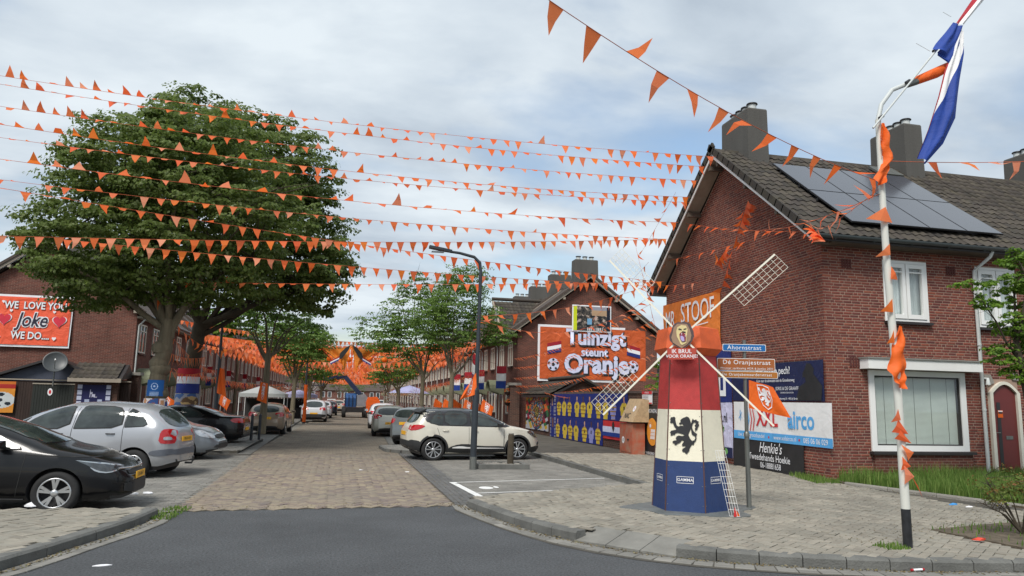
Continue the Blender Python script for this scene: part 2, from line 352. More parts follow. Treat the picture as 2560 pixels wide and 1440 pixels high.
def np_mesh(name, V, F, mt, rnd=None, parent=None, smooth=False, **kw):
    """V (n,3), F (m,k) all the same size"""
    V = np.asarray(V, np.float32); F = np.asarray(F, np.int32); k = F.shape[1]
    me = bpy.data.meshes.new(name); me.vertices.add(len(V)); me.vertices.foreach_set('co', V.ravel())
    me.loops.add(F.size); me.loops.foreach_set('vertex_index', F.ravel())
    me.polygons.add(len(F)); me.polygons.foreach_set('loop_start', np.arange(0, F.size, k, dtype=np.int32)); me.polygons.foreach_set('loop_total', np.full(len(F), k, np.int32))
    me.update(calc_edges=True); me.materials.append(mt)
    if rnd is not None:
        a = me.attributes.new('rnd', 'FLOAT', 'POINT'); a.data.foreach_set('value', np.asarray(rnd, np.float32))
    if smooth: me.polygons.foreach_set('use_smooth', np.ones(len(F), bool))
    return link_mesh(name, me, parent, **kw)
BOXV = np.array([(-1,-1,-1),(1,-1,-1),(1,1,-1),(-1,1,-1),(-1,-1,1),(1,-1,1),(1,1,1),(-1,1,1)], float) * 0.5
# chamfered slab: bottom ring, shoulder ring, top ring
def slab_template(ch=0.08):
    t = 1 - ch * 2
    v = [(-1,-1,-1),(1,-1,-1),(1,1,-1),(-1,1,-1),(-1,-1,.6),(1,-1,.6),(1,1,.6),(-1,1,.6)]
    v += [(x * t, y * (1 - ch * 4), 1) for x, y in ((-1,-1),(1,-1),(1,1),(-1,1))]
    f = [(0,1,5,4),(1,2,6,5),(2,3,7,6),(3,0,4,7),(4,5,9,8),(5,6,10,9),(6,7,11,10),(7,4,8,11),(8,9,10,11)]
    return np.array(v, float) * 0.5, np.array(f)
SLV, SLF = slab_template(0.03)
_slab = {}
def emit_pieces(name, pcs, mt, parent, keep=300, stuffname=None, tmpl=(SLV, SLF), key='slab'):
    """pcs: list of (centre, U, V, N) full-size axis vectors. The ones that show largest become parts, the rest one part."""
    if not pcs: return
    PL_ = parent.location
    sc_ = [(dist_cam(Vector(p[0]) + PL_) if inview(Vector(p[0]) + PL_, 0) else 1e6 + dist_cam(p[0])) for p in pcs]
    order = sorted(range(len(pcs)), key=lambda i: sc_[i])
    TV, TF = tmpl
    k_ = (key, mt.name, name)
    if k_ not in _slab:
        me = bpy.data.meshes.new(name); me.from_pydata([tuple(v) for v in TV], [], [tuple(f) for f in TF]); me.materials.append(mt)
        a = me.attributes.new('rnd', 'FLOAT', 'POINT'); a.data.foreach_set('value', np.zeros(len(TV), np.float32)); _slab[k_] = me
    for i in order[:keep]:
        c, U, V, W = pcs[i]
        o = bpy.data.objects.new(name, _slab[k_]); COL.objects.link(o); o.parent = parent
        mm = Matrix((Vector(U), Vector(V), Vector(W))).transposed().to_4x4(); mm.translation = Vector(c)
        o.matrix_basis = mm
    rest = order[keep:]
    if rest:
        C = np.array([pcs[i][0] for i in rest], float); A = np.array([[pcs[i][1], pcs[i][2], pcs[i][3]] for i in rest], float)
        V = C[:, None, :] + np.einsum('vk,nkd->nvd', TV, A)
        n, k = len(rest), len(TV)
        F = TF[None] + (np.arange(n) * k)[:, None, None]
        rnd = np.repeat(RNG.random(n), k)
        np_mesh(stuffname or name + '_field', V.reshape(-1, 3), F.reshape(-1, TF.shape[1]), mt, rnd, parent, kind='stuff')

FONTC = {}
def text(parent, s, org, U, V, size, mt, off=0.0, bold=0.0, sx=1.0, shear=0.0, align='CENTER', name='lettering', depth=0.004, space=1.0, warp=None):
    cu_ = bpy.data.curves.new('t', 'FONT'); cu_.body = s; cu_.size = 1.0; cu_.align_x = align; cu_.align_y = 'CENTER'
    cu_.offset = bold; cu_.shear = shear; cu_.extrude = 0.0; cu_.resolution_u = 3; cu_.space_character = space
    ob = bpy.data.objects.new('t', cu_); COL.objects.link(ob)
    bpy.context.view_layer.depsgraph if False else None
    dg = bpy.context.evaluated_depsgraph_get(); me = bpy.data.meshes.new_from_object(ob.evaluated_get(dg))
    bpy.data.objects.remove(ob); bpy.data.curves.remove(cu_)
    U = Vector(U).normalized(); V = Vector(V).normalized(); N = U.cross(V); org = Vector(org)
    for v in me.vertices:
        x, y = v.co.x * size * sx, v.co.y * size
        if warp: x, y = warp(x, y)
        v.co = org + U * x + V * y + N * off
    me.materials.clear(); me.materials.append(mt); me.name = name
    return link_mesh(name, me, parent)
def flat(parent, pts, org, U, V, mt, off=0.0, name='print', holes=None):
    """flat printed polygon on a plane"""
    U = Vector(U).normalized(); V = Vector(V).normalized(); N = U.cross(V); org = Vector(org)
    b = MB(); b.add([org + U * x + V * y + N * off for x, y in pts], [tuple(range(len(pts)))], mt)
    return b.build(name, parent)
def ell(cx, cy, rx, ry, n=24): return [(cx + rx * math.cos(2 * math.pi * i / n), cy + ry * math.sin(2 * math.pi * i / n)) for i in range(n)]
def cloth(name, org, U, V, w, h, mt, parent=None, nx=24, ny=16, wav=0.006, thick=0.004, seed=0, **kw):
    """hanging banner with slight waves and a real thickness; org is its lower left corner"""
    U = Vector(U).normalized(); V = Vector(V).normalized(); N = U.cross(V); org = Vector(org)
    b = MB(); vs = []
    for s_ in (1, 0):
        for j in range(ny + 1):
            for i in range(nx + 1):
                x, y = i / nx * w, j / ny * h
                d = wav * (noise.noise(Vector((x * 1.7, y * 1.1, seed * 7.1))) * 1.5 + 0.3)
                vs.append(org + U * x + V * y + N * (d + (thick if s_ else 0)))
    M_ = (nx + 1) * (ny + 1); fs = []
    for j in range(ny):
        for i in range(nx):
            a = j * (nx + 1) + i; fs.append((a, a + 1, a + nx + 2, a + nx + 1)); fs.append((M_ + a, M_ + a + nx + 1, M_ + a + nx + 2, M_ + a + 1))
    b.add(vs, fs, mt, True); return b.build(name, parent, **kw)
def painted(name, org, U, V, w, h, nx, ny, fn, mt, parent=None, wav=0.0, seed=0, warp=None, **kw):
    """picture print: one colour per face"""
    U = Vector(U).normalized(); V = Vector(V).normalized(); N = U.cross(V); org = Vector(org)
    vs = []; cols = []
    for j in range(ny + 1):
        for i in range(nx + 1):
            u, v = i / nx, j / ny
            if warp: p = warp(u, v)
            else:
                d = wav * (noise.noise(Vector((u * w * 1.7, v * h * 1.1, seed * 7.1))) * 1.5) if wav else 0
                p = org + U * (u * w) + V * (v * h) + N * d
            vs.append(tuple(p))
    F = [(j*(nx+1)+i, j*(nx+1)+i+1, (j+1)*(nx+1)+i+1, (j+1)*(nx+1)+i) for j in range(ny) for i in range(nx)]
    for j in range(ny):
        for i in range(nx): c = fn((i + .5) / nx, (j + .5) / ny); cols += [c[0], c[1], c[2], 1.0] * 4
    o = np_mesh(name, vs, F, mt, None, parent, smooth=bool(wav or warp), **kw)
    a = o.data.color_attributes.new('Col', 'FLOAT_COLOR', 'CORNER'); a.data.foreach_set('color', np.array(cols, np.float32))
    return o
LION = [(545,340),(515,352),(490,368),(482,385),(490,395),(470,405),(478,418),(505,412),(515,430),(490,428),(465,436),(450,425),(442,400),(437,375),(438,355),(425,345),(412,350),(395,352),(388,370),(392,385),(385,400),(400,408),(415,402),(420,425),(432,445),(447,458),(440,468),(415,474),(397,478),(386,495),(395,508),(390,522),(405,524),(414,514),(428,518),(440,500),(458,494),(485,500),(512,508),(525,518),(498,524),(468,520),(446,532),(440,552),(450,565),(428,568),(412,574),(410,592),(425,594),(430,610),(444,610),(454,598),(470,592),(486,582),(494,566),(510,565),(518,575),(503,592),(496,608),(510,620),(528,612),(532,618),(522,632),(504,640),(498,658),(508,672),(522,670),(532,684),(545,688),(554,672),(566,660),(568,640),(578,618),(592,600),(606,604),(612,588),(605,572),(588,562),(574,545),(562,520),(560,500),(570,480),(580,455),(586,428),(583,400),(576,372),(565,350)]
LTAIL = [(600,358),(612,372),(632,366),(640,378),(656,384),(652,400),(660,418),(648,436),(640,462),(626,470),(616,486),(622,470),(618,452),(626,440),(616,424),(628,408),(622,392),(608,396),(598,412),(594,436),(600,462),(612,482),(628,492),(640,500),(632,520),(634,546),(626,566),(612,582),(600,578),(596,562),(612,560),(622,540),(618,520),(600,514),(588,500),(584,470),(580,440),(584,405),(592,378)]
def lion(parent, c, U, V, h, mt, off=0.0):
    k = h / 350
    for P in (LION, LTAIL):
        flat(parent, [((x - 525) * k, (514 - y) * k) for x, y in P][::-1], c, U, V, mt, off, 'lion_emblem')
# orange pennants hanging from a cord
def pennant_pts(p, d, ang, w, h, bend, curl):
    """triangle hung on a cord of direction d, swung by ang from straight down"""
    side = d.cross(Z); side.normalize()
    def dirn(a): return (-Z * math.cos(a) + side * math.sin(a))
    a0 = p - d * w / 2; a1 = p + d * w / 2
    d1, d2 = dirn(ang), dirn(ang + bend)
    m0 = a0 + d * (w * 0.22) + d1 * h * 0.45; m1 = a1 - d * (w * 0.22) + d1 * h * 0.45
    tip = p + d * curl * h + d1 * h * 0.45 + d2 * h * 0.55
    return [a0, a1, m1, m0, tip]
def bunting(name, label, P0, P1, sag, n, ang, size=(0.2, 0.3), parts=True, group=None, jitter=0.15, cat='bunting', rnd=None, jit_gap=0.06, mid=None):
    rr = random.Random(sum(map(ord, label)) if rnd is None else rnd)
    P0, P1 = Vector(P0), Vector(P1)
    def pt(t):
        p = P0.lerp(P1, t); p = p - Z * (sag * 4 * t * (1 - t)); return p
    root = thing(name, label, cat, P0, group)
    inv = Matrix.Translation(-P0)
    b = MB(); K = 16
    b.tube([inv @ pt(i / K) for i in range(K + 1)], 0.0045, m_string, n=4, cap=False); b.build('cord', root)
    Vs, Fs, rn = [], [], []
    for i in range(n):
        t = (i + 0.5 + rr.uniform(-jit_gap, jit_gap)) / n
        if rr.random() < 0.02: continue
        p = pt(t); d = (pt(min(1, t + .01)) - pt(max(0, t - .01))).normalized()
        a = ang(t) if callable(ang) else ang
        a += rr.gauss(0, jitter)
        k = rr.uniform(0.88, 1.08)
        q = pennant_pts(inv @ p, d, a, size[0] * k, size[1] * k, rr.gauss(0, 0.35), rr.gauss(0.0, 0.10))
        base = len(Vs)
        if parts:
            me = bpy.data.meshes.new('pennant'); me.from_pydata([tuple(v - q[0]) for v in q], [], [(0, 1, 2, 3), (3, 2, 4)]); me.materials.append(m_pen)
            o = link_mesh('pennant', me, root, q[0])
        else:
            Vs += [tuple(v) for v in q]; Fs += [(base, base+1, base+2), (base, base+2, base+3), (base+3, base+2, base+4)]; rn += [rr.random()] * 5
    if not parts and Vs: np_mesh('pennants', Vs, Fs, m_pen, rn, root, kind='stuff')
    return root
ORD = ['first','second','third','fourth','fifth','sixth','seventh','eighth','ninth','tenth','eleventh','twelfth','thirteenth','fourteenth','fifteenth','sixteenth','seventeenth','eighteenth','nineteenth','twentieth']
# ================================================================== GROUND
def sheet(name, pts, z, mt, kind='structure', thick=0.0, parent=None, **kw):
    b = MB(); P = [Vector((p[0], p[1], z)) for p in pts]
    ar = sum(P[i].x * P[(i+1) % len(P)].y - P[(i+1) % len(P)].x * P[i].y for i in range(len(P)))
    if ar < 0: P = P[::-1]
    if thick: b.prism([p - Z * thick for p in P], (0, 0, thick), mt)
    else: b.add(P, [tuple(range(len(P)))], mt)
    return b.build(name, parent, kind=kind, **kw)
b = MB(); b.box((-900, -300, -0.6), (900, 1500, -0.05), m_ground); b.build('ground', kind='structure')
# asphalt of the cross road (its curved corners read from the photograph, on the ground plane)
kerbR = [(2.12, 12.35), (2.18, 11.9), (2.27, 11.45), (2.38, 10.9), (2.55, 10.19), (2.72, 9.65), (2.93, 9.21), (3.28, 8.62), (3.66, 8.19), (4.1, 7.83), (4.6, 7.55), (5.15, 7.3), (5.74, 7.1), (6.5, 6.92), (7.4, 6.78), (9.0, 6.55), (12, 6.2), (16, 5.8), (22, 5.2), (30, 4.5)]
kerbL = [(-2.33, 11.55), (-2.36, 11.0), (-2.5, 10.2), (-2.74, 9.33), (-2.86, 8.8), (-3.02, 8.22), (-3.3, 7.6), (-3.8, 6.9), (-4.5, 6.2), (-5.5, 5.6), (-7, 5.1), (-10, 4.6), (-16, 4.2), (-30, 3.8)]
asR = [(x - 0.28 * (1 if i < 12 else 0.55), y - 0.12 * (1 if i < 6 else 2.2)) for i, (x, y) in enumerate(kerbR)]
asR[0] = (1.98, 12.25)
RA, RB = Vector((2.98, 9.12, 0)), Vector((3.83, 8.02, 0)); RN_ = Vector((.79, .61, 0))
notch = [tuple(v[:2]) for v in (RA - RN_ * .1, RA + RN_ * .52, RB + RN_ * .52, RB - RN_ * .1)]
asL = [(x + 0.26, y + 0.05) for x, y in kerbL]; asL[0] = (-2.2, 12.02)
sheet('road_surface', [(30, -12)] + asR[::-1] + asL + [(-30, -12)], 0.0, m_asph)
# edge gutters: flat bricks along the kerbs (sheet below, single bricks on top)
def ribbon(A, B, z, mt, name):
    b = MB(); n = len(A)
    b.add([Vector((*p, z)) for p in A] + [Vector((*p, z)) for p in B], [(i, i + 1, n + i + 1, n + i) for i in range(n - 1)], mt)
    return b.build(name, kind='structure')
def resample(P, step):
    out = [Vector((*P[0], 0))]; acc = 0
    for a, b_ in zip(P[:-1], P[1:]):
        a, b_ = Vector((*a, 0)), Vector((*b_, 0)); l = (b_ - a).length; t = step - acc
        while t <= l: out.append(a.lerp(b_, t / l)); t += step
        acc = l - (t - step)
    return out
for nm, A, B_ in (('gutter_right', asR, kerbR), ('gutter_left', asL, kerbL)):
    o = ribbon(A, B_, 0.004, m_joint, nm)
    Pc = [((a[0] + b_[0]) / 2, (a[1] + b_[1]) / 2) for a, b_ in zip(A, B_)]
    rs = resample(Pc, 0.212); pcs = []
    for p, q in zip(rs[:-1], rs[1:]):
        if p.length > 17: break
        d = (q - p).normalized(); s_ = Vector((-d.y, d.x, 0)); c = (p + q) / 2
        # width of the gutter here
        w = 0.24
        for k in (-0.5, 0.5):
            pcs.append((c + s_ * k * w * 0.5 + Z * 0.004, d * 0.2, s_ * w * 0.46, Z * 0.02))
    emit_pieces('gutter_brick', pcs, m_bay, o, 300)
# kerb stones, each its own piece
def kerb(name, P, z0, ztop, w, mt, ln=1.0, parts_until=40, drop=None):
    root = thing(name, None, None); root['kind'] = 'structure'
    rs = resample(P, ln)
    for i, (p, q) in enumerate(zip(rs[:-1], rs[1:])):
        d = (q - p).normalized(); s_ = Vector((-d.y, d.x, 0)) * w
        if drop and inpoly((p.x + q.x) / 2 + .05, (p.y + q.y) / 2 + .05, notch): continue
        g = d * 0.006
        za = zb_ = ztop
        b = MB(); A0, A1 = p + g, q - g
        b.add([A0 + Z*z0, A1 + Z*z0, A1 + s_ + Z*z0, A0 + s_ + Z*z0, A0 + Z*(za-.025), A1 + Z*(zb_-.025), A1 + s_ + Z*zb_, A0 + s_ + Z*za, A0 + s_*.15 + Z*za, A1 + s_*.15 + Z*zb_],
              [(0,1,5,4),(4,5,9,8),(8,9,6,7),(1,2,6,9,5),(3,0,4,8,7),(2,3,7,6),(3,2,1,0)], mt)
        b.build('kerb_stone', root)
    return root
def dropR(p):
    x = p.x
    if 3.05 < x < 3.5: return 0.125 - 0.10 * (x - 3.05) / 0.45 * 1.0 if x < 3.5 else 0.03
    if 3.5 <= x < 4.05: return 0.03
    if 4.05 <= x < 4.35: return 0.03 + 0.095 * (x - 4.05) / 0.3
    return 0.125
kerb('kerb_right', [(x, y) for x, y in kerbR][::-1], -0.05, 0.125, -0.17, m_kerb, drop=True, ln=0.45)
kerb('kerb_left', kerbL, -0.05, 0.125, -0.17, m_kerb, ln=0.9)
# pavements (slabs) ---------------------------------------------------
pavR = [(x + 0.12, y + 0.05) for x, y in kerbR] + [(30, 14.5), (10.6, 14.5), (10.6, 24), (9.95, 24), (9.95, 40), (6.15, 40), (6.15, 22.6), (6.25, 14.35), (2.55, 12.62)]
PAVR_ = pavR[:6] + [(3.07, 9.20), (3.42, 9.46), (4.27, 8.36), (3.92, 8.03)] + pavR[9:]
sheet('pavement_right', PAVR_, 0.112, m_joint, thick=0.15)
pavL = [(x - 0.12, y) for x, y in kerbL] + [(-30, 11.6), (-4.4, 11.62), (-2.6, 11.62)]
t = thing('dropped_kerb', None, None); t['kind'] = 'structure'
m_ramp = mat('ramp_slab_concrete', (0.19, 0.185, 0.165), .9, var=.2, scale=3, bump=.4, bscale=60)
for i in range(3):
    f0, f1 = i / 3 + .004, (i + 1) / 3 - .004; b = MB(); a, c = RA.lerp(RB, f0), RA.lerp(RB, f1)
    b.add([a + Z * .02, c + Z * .02, c + RN_ * .5 + Z * .125, a + RN_ * .5 + Z * .125, a - Z * .05, c - Z * .05, c + RN_ * .5 - Z * .05, a + RN_ * .5 - Z * .05], [(0, 1, 2, 3), (4, 5, 1, 0), (5, 6, 2, 1), (6, 7, 3, 2), (7, 4, 0, 3)], m_ramp); b.build('ramp_slab', t)
sheet('pavement_left', pavL, 0.112, m_joint, thick=0.15)
sheet('pavement_left_far', [(-6.1, 16), (-6.1, 250), (-9.6, 250), (-9.6, 40), (-30, 40), (-30, 16)], 0.112, m_joint, thick=0.15)
sheet('pavement_right_far', [(6.15, 40.003), (9.6, 40.003), (13.0, 250), (9.5, 250)], 0.112, m_conc, thick=0.15)
PR, PL = bpy.data.objects['pavement_right'], bpy.data.objects['pavement_left']
def herring(poly, z, L_, W_, ang, gap, bbox, excl=None, jit=0.003, tilt=0.012, zt=0.014):
    """herringbone paving inside a polygon: pieces as (centre, U, V, W)"""
    out = []; ca, sa = math.cos(ang), math.sin(ang); x0, y0, x1, y1 = bbox
    cx, cy = (x0 + x1) / 2, (y0 + y1) / 2; Rr = math.hypot(x1 - x0, y1 - y0) / 2 + 1
    n = int(Rr / W_) + 2
    rr = random.Random(3)
    for c_ in range(-n // 2, n // 2):
        for r_ in range(int(-c_ * (W_ - L_) / W_) - n - 4, int(-c_ * (W_ - L_) / W_) + n + 4):
            # two bricks (one along x, one along y) per cell of a stepped lattice, period 2L along x, 1 step per row
            bx, by = r_ * W_ + c_ * (L_ + W_), r_ * W_ + c_ * (W_ - L_)
            for k in (0, 1):
                if k == 0: lx, ly, w, h = bx + L_ / 2, by + W_ / 2, L_, W_
                else: lx, ly, w, h = bx + L_ + W_ / 2, by + W_ - L_ / 2, W_, L_
                X = cx + lx * ca - ly * sa; Y = cy + lx * sa + ly * ca
                if not (x0 < X < x1 and y0 < Y < y1) or not inpoly(X, Y, poly): continue
                if excl and excl(X, Y): continue
                if not inview((X, Y, z), 120): continue
                t1, t2 = rr.gauss(0, tilt), rr.gauss(0, tilt)
                U = Vector((ca, sa, t1)) * (w - gap); V = Vector((-sa, ca, t2)) * (h - gap)
                out.append((Vector((X, Y, z + rr.gauss(0, jit))), U, V, Z * zt))
    return out
fieldR = [(x + 0.17, y + 0.06) for x, y in kerbR[:19]] + [(22, 10), (10.5, 10.6), (10.5, 22), (9.9, 24), (9.9, 30), (6.3, 30), (6.3, 14.35), (2.6, 12.6)]
bed = [(7.78, 8.62), (9.3, 9.0), (12, 9.2), (12, 6.9), (7.95, 7.1)]
exr = lambda x, y: inpoly(x, y, bed) or inpoly(x, y, notch) or (x > 10.45 and y > 10.2)
pc = herring(fieldR, 0.118, 0.21, 0.105, R(38), 0.007, (2, 5.5, 13, 22.5), exr)
emit_pieces('paver', pc, m_paver, PR, 300)
pc = herring([(x - 0.17, y) for x, y in kerbL[:11]] + [(-7, 11.6), (-2.6, 11.6)], 0.118, 0.21, 0.105, R(50), 0.007, (-9, 5.5, -2, 11.7))
emit_pieces('paver', pc, m_paver, PL, 300)
# the street itself: clinkers, dark side strips, parking bays
def bend(y): return 0.03 * max(0, y - 28)
st = [(-2.3, 12.03), (2.0, 12.25), (2.0, 28), (2.0 + bend(250) , 250), (-2.3 + bend(250), 250), (-2.3, 28)]
sheet('street', st, 0.004, m_joint)
STR = bpy.data.objects['street']
pcs = herring(st, 0.008, 0.205, 0.08, R(45), 0.005, (-2.4, 12, 2.05, 23.0), None, 0.002, 0.008, 0.012)
emit_pieces('clinker', pcs, m_clink, STR, 300)
sheet('street_far', [(-2.28, 23.0), (1.98, 23.0), (1.98, 28), (1.98 + bend(250), 249), (-2.28 + bend(250), 249), (-2.28, 28)], 0.012, m_streetfar)
bayR = [(2.003, 12.3), (2.6, 12.6), (6.24, 14.35), (6.14, 22.6), (6.14, 28), (2.003, 28)]
sheet('parking_bay_right', bayR, 0.004, m_joint)
BR_ = bpy.data.objects['parking_bay_right']
def rows(poly, z, L_, W_, gap, bbox, alongx=True):
    out = []; x0, y0, x1, y1 = bbox; rr = random.Random(5); j = 0
    a, b_ = (x0, x1) if alongx else (y0, y1); c, d = (y0, y1) if alongx else (x0, x1)
    v = c
    while v < d:
        u = a - (L_ / 2 if j % 2 else 0)
        while u < b_:
            X, Y = (u, v) if alongx else (v, u)
            if inpoly(X, Y, poly) and inview((X, Y, z), 80):
                U = Vector((1, 0, rr.gauss(0, .008))) if alongx else Vector((0, 1, rr.gauss(0, .008))); V = Vector((0, 1, rr.gauss(0, .01))) if alongx else Vector((-1, 0, rr.gauss(0, .01)))
                out.append((Vector((X, Y, z + rr.gauss(0, .0018))), U * (L_ - gap), V * (W_ - gap), Z * 0.012))
            u += L_
        v += W_; j += 1
    return out
emit_pieces('paver', rows([(2.55, 12.6), (6.2, 14.3), (6.12, 22.6), (2.55, 22.6)], 0.008, 0.21, 0.105, 0.007, (2.6, 12.6, 6.2, 22.5)), m_bay, BR_, 300)
emit_pieces('strip_brick', rows([(2.0, 12.2), (2.55, 12.5), (2.55, 24), (2.0, 24)], 0.008, 0.21, 0.09, 0.006, (2.05, 12.3, 2.56, 24), False), m_strip, BR_, 120)
bayL = [(-2.303, 12.02), (-2.303, 28), (-2.303, 60), (-6.1, 60), (-6.1, 16), (-30, 16), (-30, 11.6), (-2.6, 11.6)]
sheet('parking_bay_left', bayL, 0.0045, m_joint)
BL_ = bpy.data.objects['parking_bay_left']
emit_pieces('paver', rows([(-2.303, 12), (-2.303, 27), (-6.1, 27), (-6.1, 16), (-9, 16), (-9, 11.65), (-2.6, 11.65)], 0.0085, 0.21, 0.105, 0.007, (-8.5, 11.7, -2.3, 22.5)), m_bay, BL_, 300)
sheet('bay_left_far', [(-2.31, 23), (-2.31, 40), (-2.31, 60), (-6.09, 60), (-6.09, 23)], 0.013, m_bay if False else mat('bay_far', (0.15, 0.145, 0.13), 0.9, var=0.2, scale=1.2))
sheet('bay_right_far', [(2.01, 28), (2.01 + bend(250), 250), (9.5, 250), (6.14, 40), (6.14, 22.6), (2.56, 22.6), (2.01, 24)], 0.0125, MATS['bay_far'])
sheet('bay_left_end', [(-2.31, 60), (-2.31 + bend(250), 250), (-6.09, 250), (-6.09, 60)], 0.0132, MATS['bay_far'])
# raised build-outs with kerb (right one behind the cream car, left one by the dark saloon)
def raised(name, P):
    sheet(name, P, 0.10, m_joint, thick=0.12)
    kk = kerb(name.replace('pavement', 'kerb'), P + [P[0]], -0.02, 0.107, 0.12, m_kerb, 0.8)
    emit_pieces('paver', rows(P, 0.103, 0.21, 0.105, 0.008, (min(p[0] for p in P) + .1, min(p[1] for p in P) + .1, max(p[0] for p in P) - .1, max(p[1] for p in P) - .1)), m_bay, bpy.data.objects[name], 100)
raised('pavement_buildout_right', [(6.0, 23.3), (2.5, 23.3), (1.75, 24.0), (1.6, 26.3), (6.0, 26.3)])
raised('pavement_buildout_left', [(-2.7, 23.2), (-6.05, 22.6), (-6.05, 29.5), (-2.55, 29.5)][::-1])
sheet('bay_edge_kerb', [(6.13, 14.3), (6.27, 14.3), (6.19, 23.2), (6.05, 23.2)], 0.125, m_kerb, thick=0.12)
# painted parking lines
lp = MB()
def line(a, b_, w):
    a, b_ = Vector((*a, 0)), Vector((*b_, 0)); d = (b_ - a).normalized(); s_ = Vector((-d.y, d.x, 0)) * w / 2
    lp.prism([a - s_ + Z * .0165, b_ - s_ + Z * .0165, b_ + s_ + Z * .0165, a + s_ + Z * .0165], (0, 0, .003), m_wp)
n_ = 13
for i in range(n_):
    a = Vector((2.44, 15.55)).lerp(Vector((2.62, 12.75)), i / n_); b_ = Vector((2.44, 15.55)).lerp(Vector((2.62, 12.75)), (i + 0.9) / n_)
    line(a, b_, 0.13)
line((2.5, 15.52), (6.0, 16.2), 0.045); line((2.62, 13.75), (6.1, 14.45), 0.045)
tag(lp.build('parking_lines'), kind='structure')
for cx, cy in ((2.95, 14.55), (3.0, 13.2)):
    q = MB(); 
    for p in (ell(cx, cy, .14, .2, 14), ell(cx + .22, cy + .1, .05, .14, 10)): q.prism([(x, y, .0165) for x, y in p], (0, 0, .003), m_wp)
    tag(q.build('bay_number_marking'), kind='structure')
# dropped kerb slab + concrete patch on pavement
# small concrete corner slabs, stain and puddle-dark patch round the windmill
m_stain = mat('damp_concrete_patch', (0.12, 0.13, 0.125), 0.5, var=0.4, scale=4, bump=0.3)
pts = [(5.43 + (0.98 + 0.15 * math.sin(3 * t) + .1 * math.sin(5 * t + 1)) * math.cos(t), 10.75 + (0.78 + 0.1 * math.sin(4 * t)) * math.sin(t)) for t in [2 * math.pi * i / 40 for i in range(40)]]
sheet('concrete_patch', pts, 0.131, m_stain, thick=0.01)
# grass verge before the right-hand house
vg = [(10.5, 10.55), (10.35, 13.9), (10.62, 14.48), (24, 14.48), (24, 9.4), (11.2, 10.4)]
vg = [(10.42, 13.75), (10.62, 14.48), (24, 14.48), (24, 6.6), (11.6, 9.0), (11.2, 10.45)]
sheet('lawn', vg, 0.15, m_soil, thick=0.1)
kerb('lawn_edging', [(10.40, 13.8), (11.18, 10.5), (11.6, 9.0), (14, 8.4), (24, 6.5)], 0.08, 0.18, 0.06, m_conc, 1.0)
sheet('planting_bed', bed, 0.14, m_soil, thick=0.1)
def blades(name, poly, z, n, h0, h1, mt, seed=1, kind='stuff', parent=None, w=0.009, lean=0.35, label=None):
    rg = np.random.default_rng(seed); xs = [p[0] for p in poly]; ys = [p[1] for p in poly]; P = []
    while len(P) < n:
        x, y = rg.uniform(min(xs), max(xs)), rg.uniform(min(ys), max(ys))
        if inpoly(x, y, poly) and (noise.noise(Vector((x * 1.3, y * 1.3, 0))) > -0.45 + rg.uniform(-.3, .3)): P.append((x, y))
    P = np.array(P); n = len(P); h = rg.uniform(h0, h1, n) * (0.75 + 0.5 * rg.random(n)); a = rg.uniform(0, 2 * np.pi, n); la = rg.uniform(0, 2 * np.pi, n); ll = rg.random(n) * lean * h
    h = h * np.array([.55 + .9 * (noise.noise(Vector((x * .9, y * 1.4, 5))) * .5 + .5) for x, y in P])
    B = np.c_[P, np.full(n, z)]; s_ = np.c_[np.cos(a), np.sin(a), np.zeros(n)] * w
    M1 = B + np.c_[np.cos(la) * ll * .3, np.sin(la) * ll * .3, h * .55]; T = B + np.c_[np.cos(la) * ll, np.sin(la) * ll, h]
    V = np.stack([B - s_, B + s_, M1 + s_ * .7, M1 - s_ * .7, T], 1).reshape(-1, 3)
    k = np.arange(n)[:, None] * 5
    F = np.concatenate([k + [0, 1, 2], k + [0, 2, 3], k + [3, 2, 4]])
    o = np_mesh(name, V, F, mt, np.repeat(rg.random(n), 5), parent, kind=kind)
    if label: o['label'] = label; o['category'] = 'grass'
    return o
blades('grass', [(10.5, 13.7), (10.66, 14.42), (18, 14.42), (18, 8.5), (11.75, 9.2), (11.3, 10.6)], 0.15, 34000, 0.10, 0.33, m_grass, 1, label='long unmown green grass in front of the corner brick house')
blades('weeds', [(9.9, 14.0), (10.55, 14.0), (10.58, 15.6), (10.3, 15.6)], 0.12, 700, 0.04, 0.13, m_grass, 2, label='low weeds at the foot of the gable wall corner')
blades('kerb_weeds', [(-2.55, 11.2), (-2.1, 11.2), (-2.0, 12.3), (-2.35, 12.4)], 0.01, 500, 0.02, 0.06, m_grass, 3, label='green moss and weeds at the tip of the left kerb')
blades('bed_weeds', bed, 0.14, 900, 0.03, 0.09, m_grass, 4, label='sparse weeds on the soil of the planting bed')
blades('post_weeds', [(6.2, 7.5), (6.5, 7.5), (6.5, 7.8), (6.2, 7.8)], 0.12, 160, 0.02, 0.06, m_grass, 5, label='tuft of weeds at the foot of the white pole')
rg = random.Random(11)
m_grit = piece_mat('leaf_grit', [lin((120, 104, 70)), lin((96, 84, 60)), lin((150, 138, 110)), lin((90, 96, 50))], 0.9, 0)
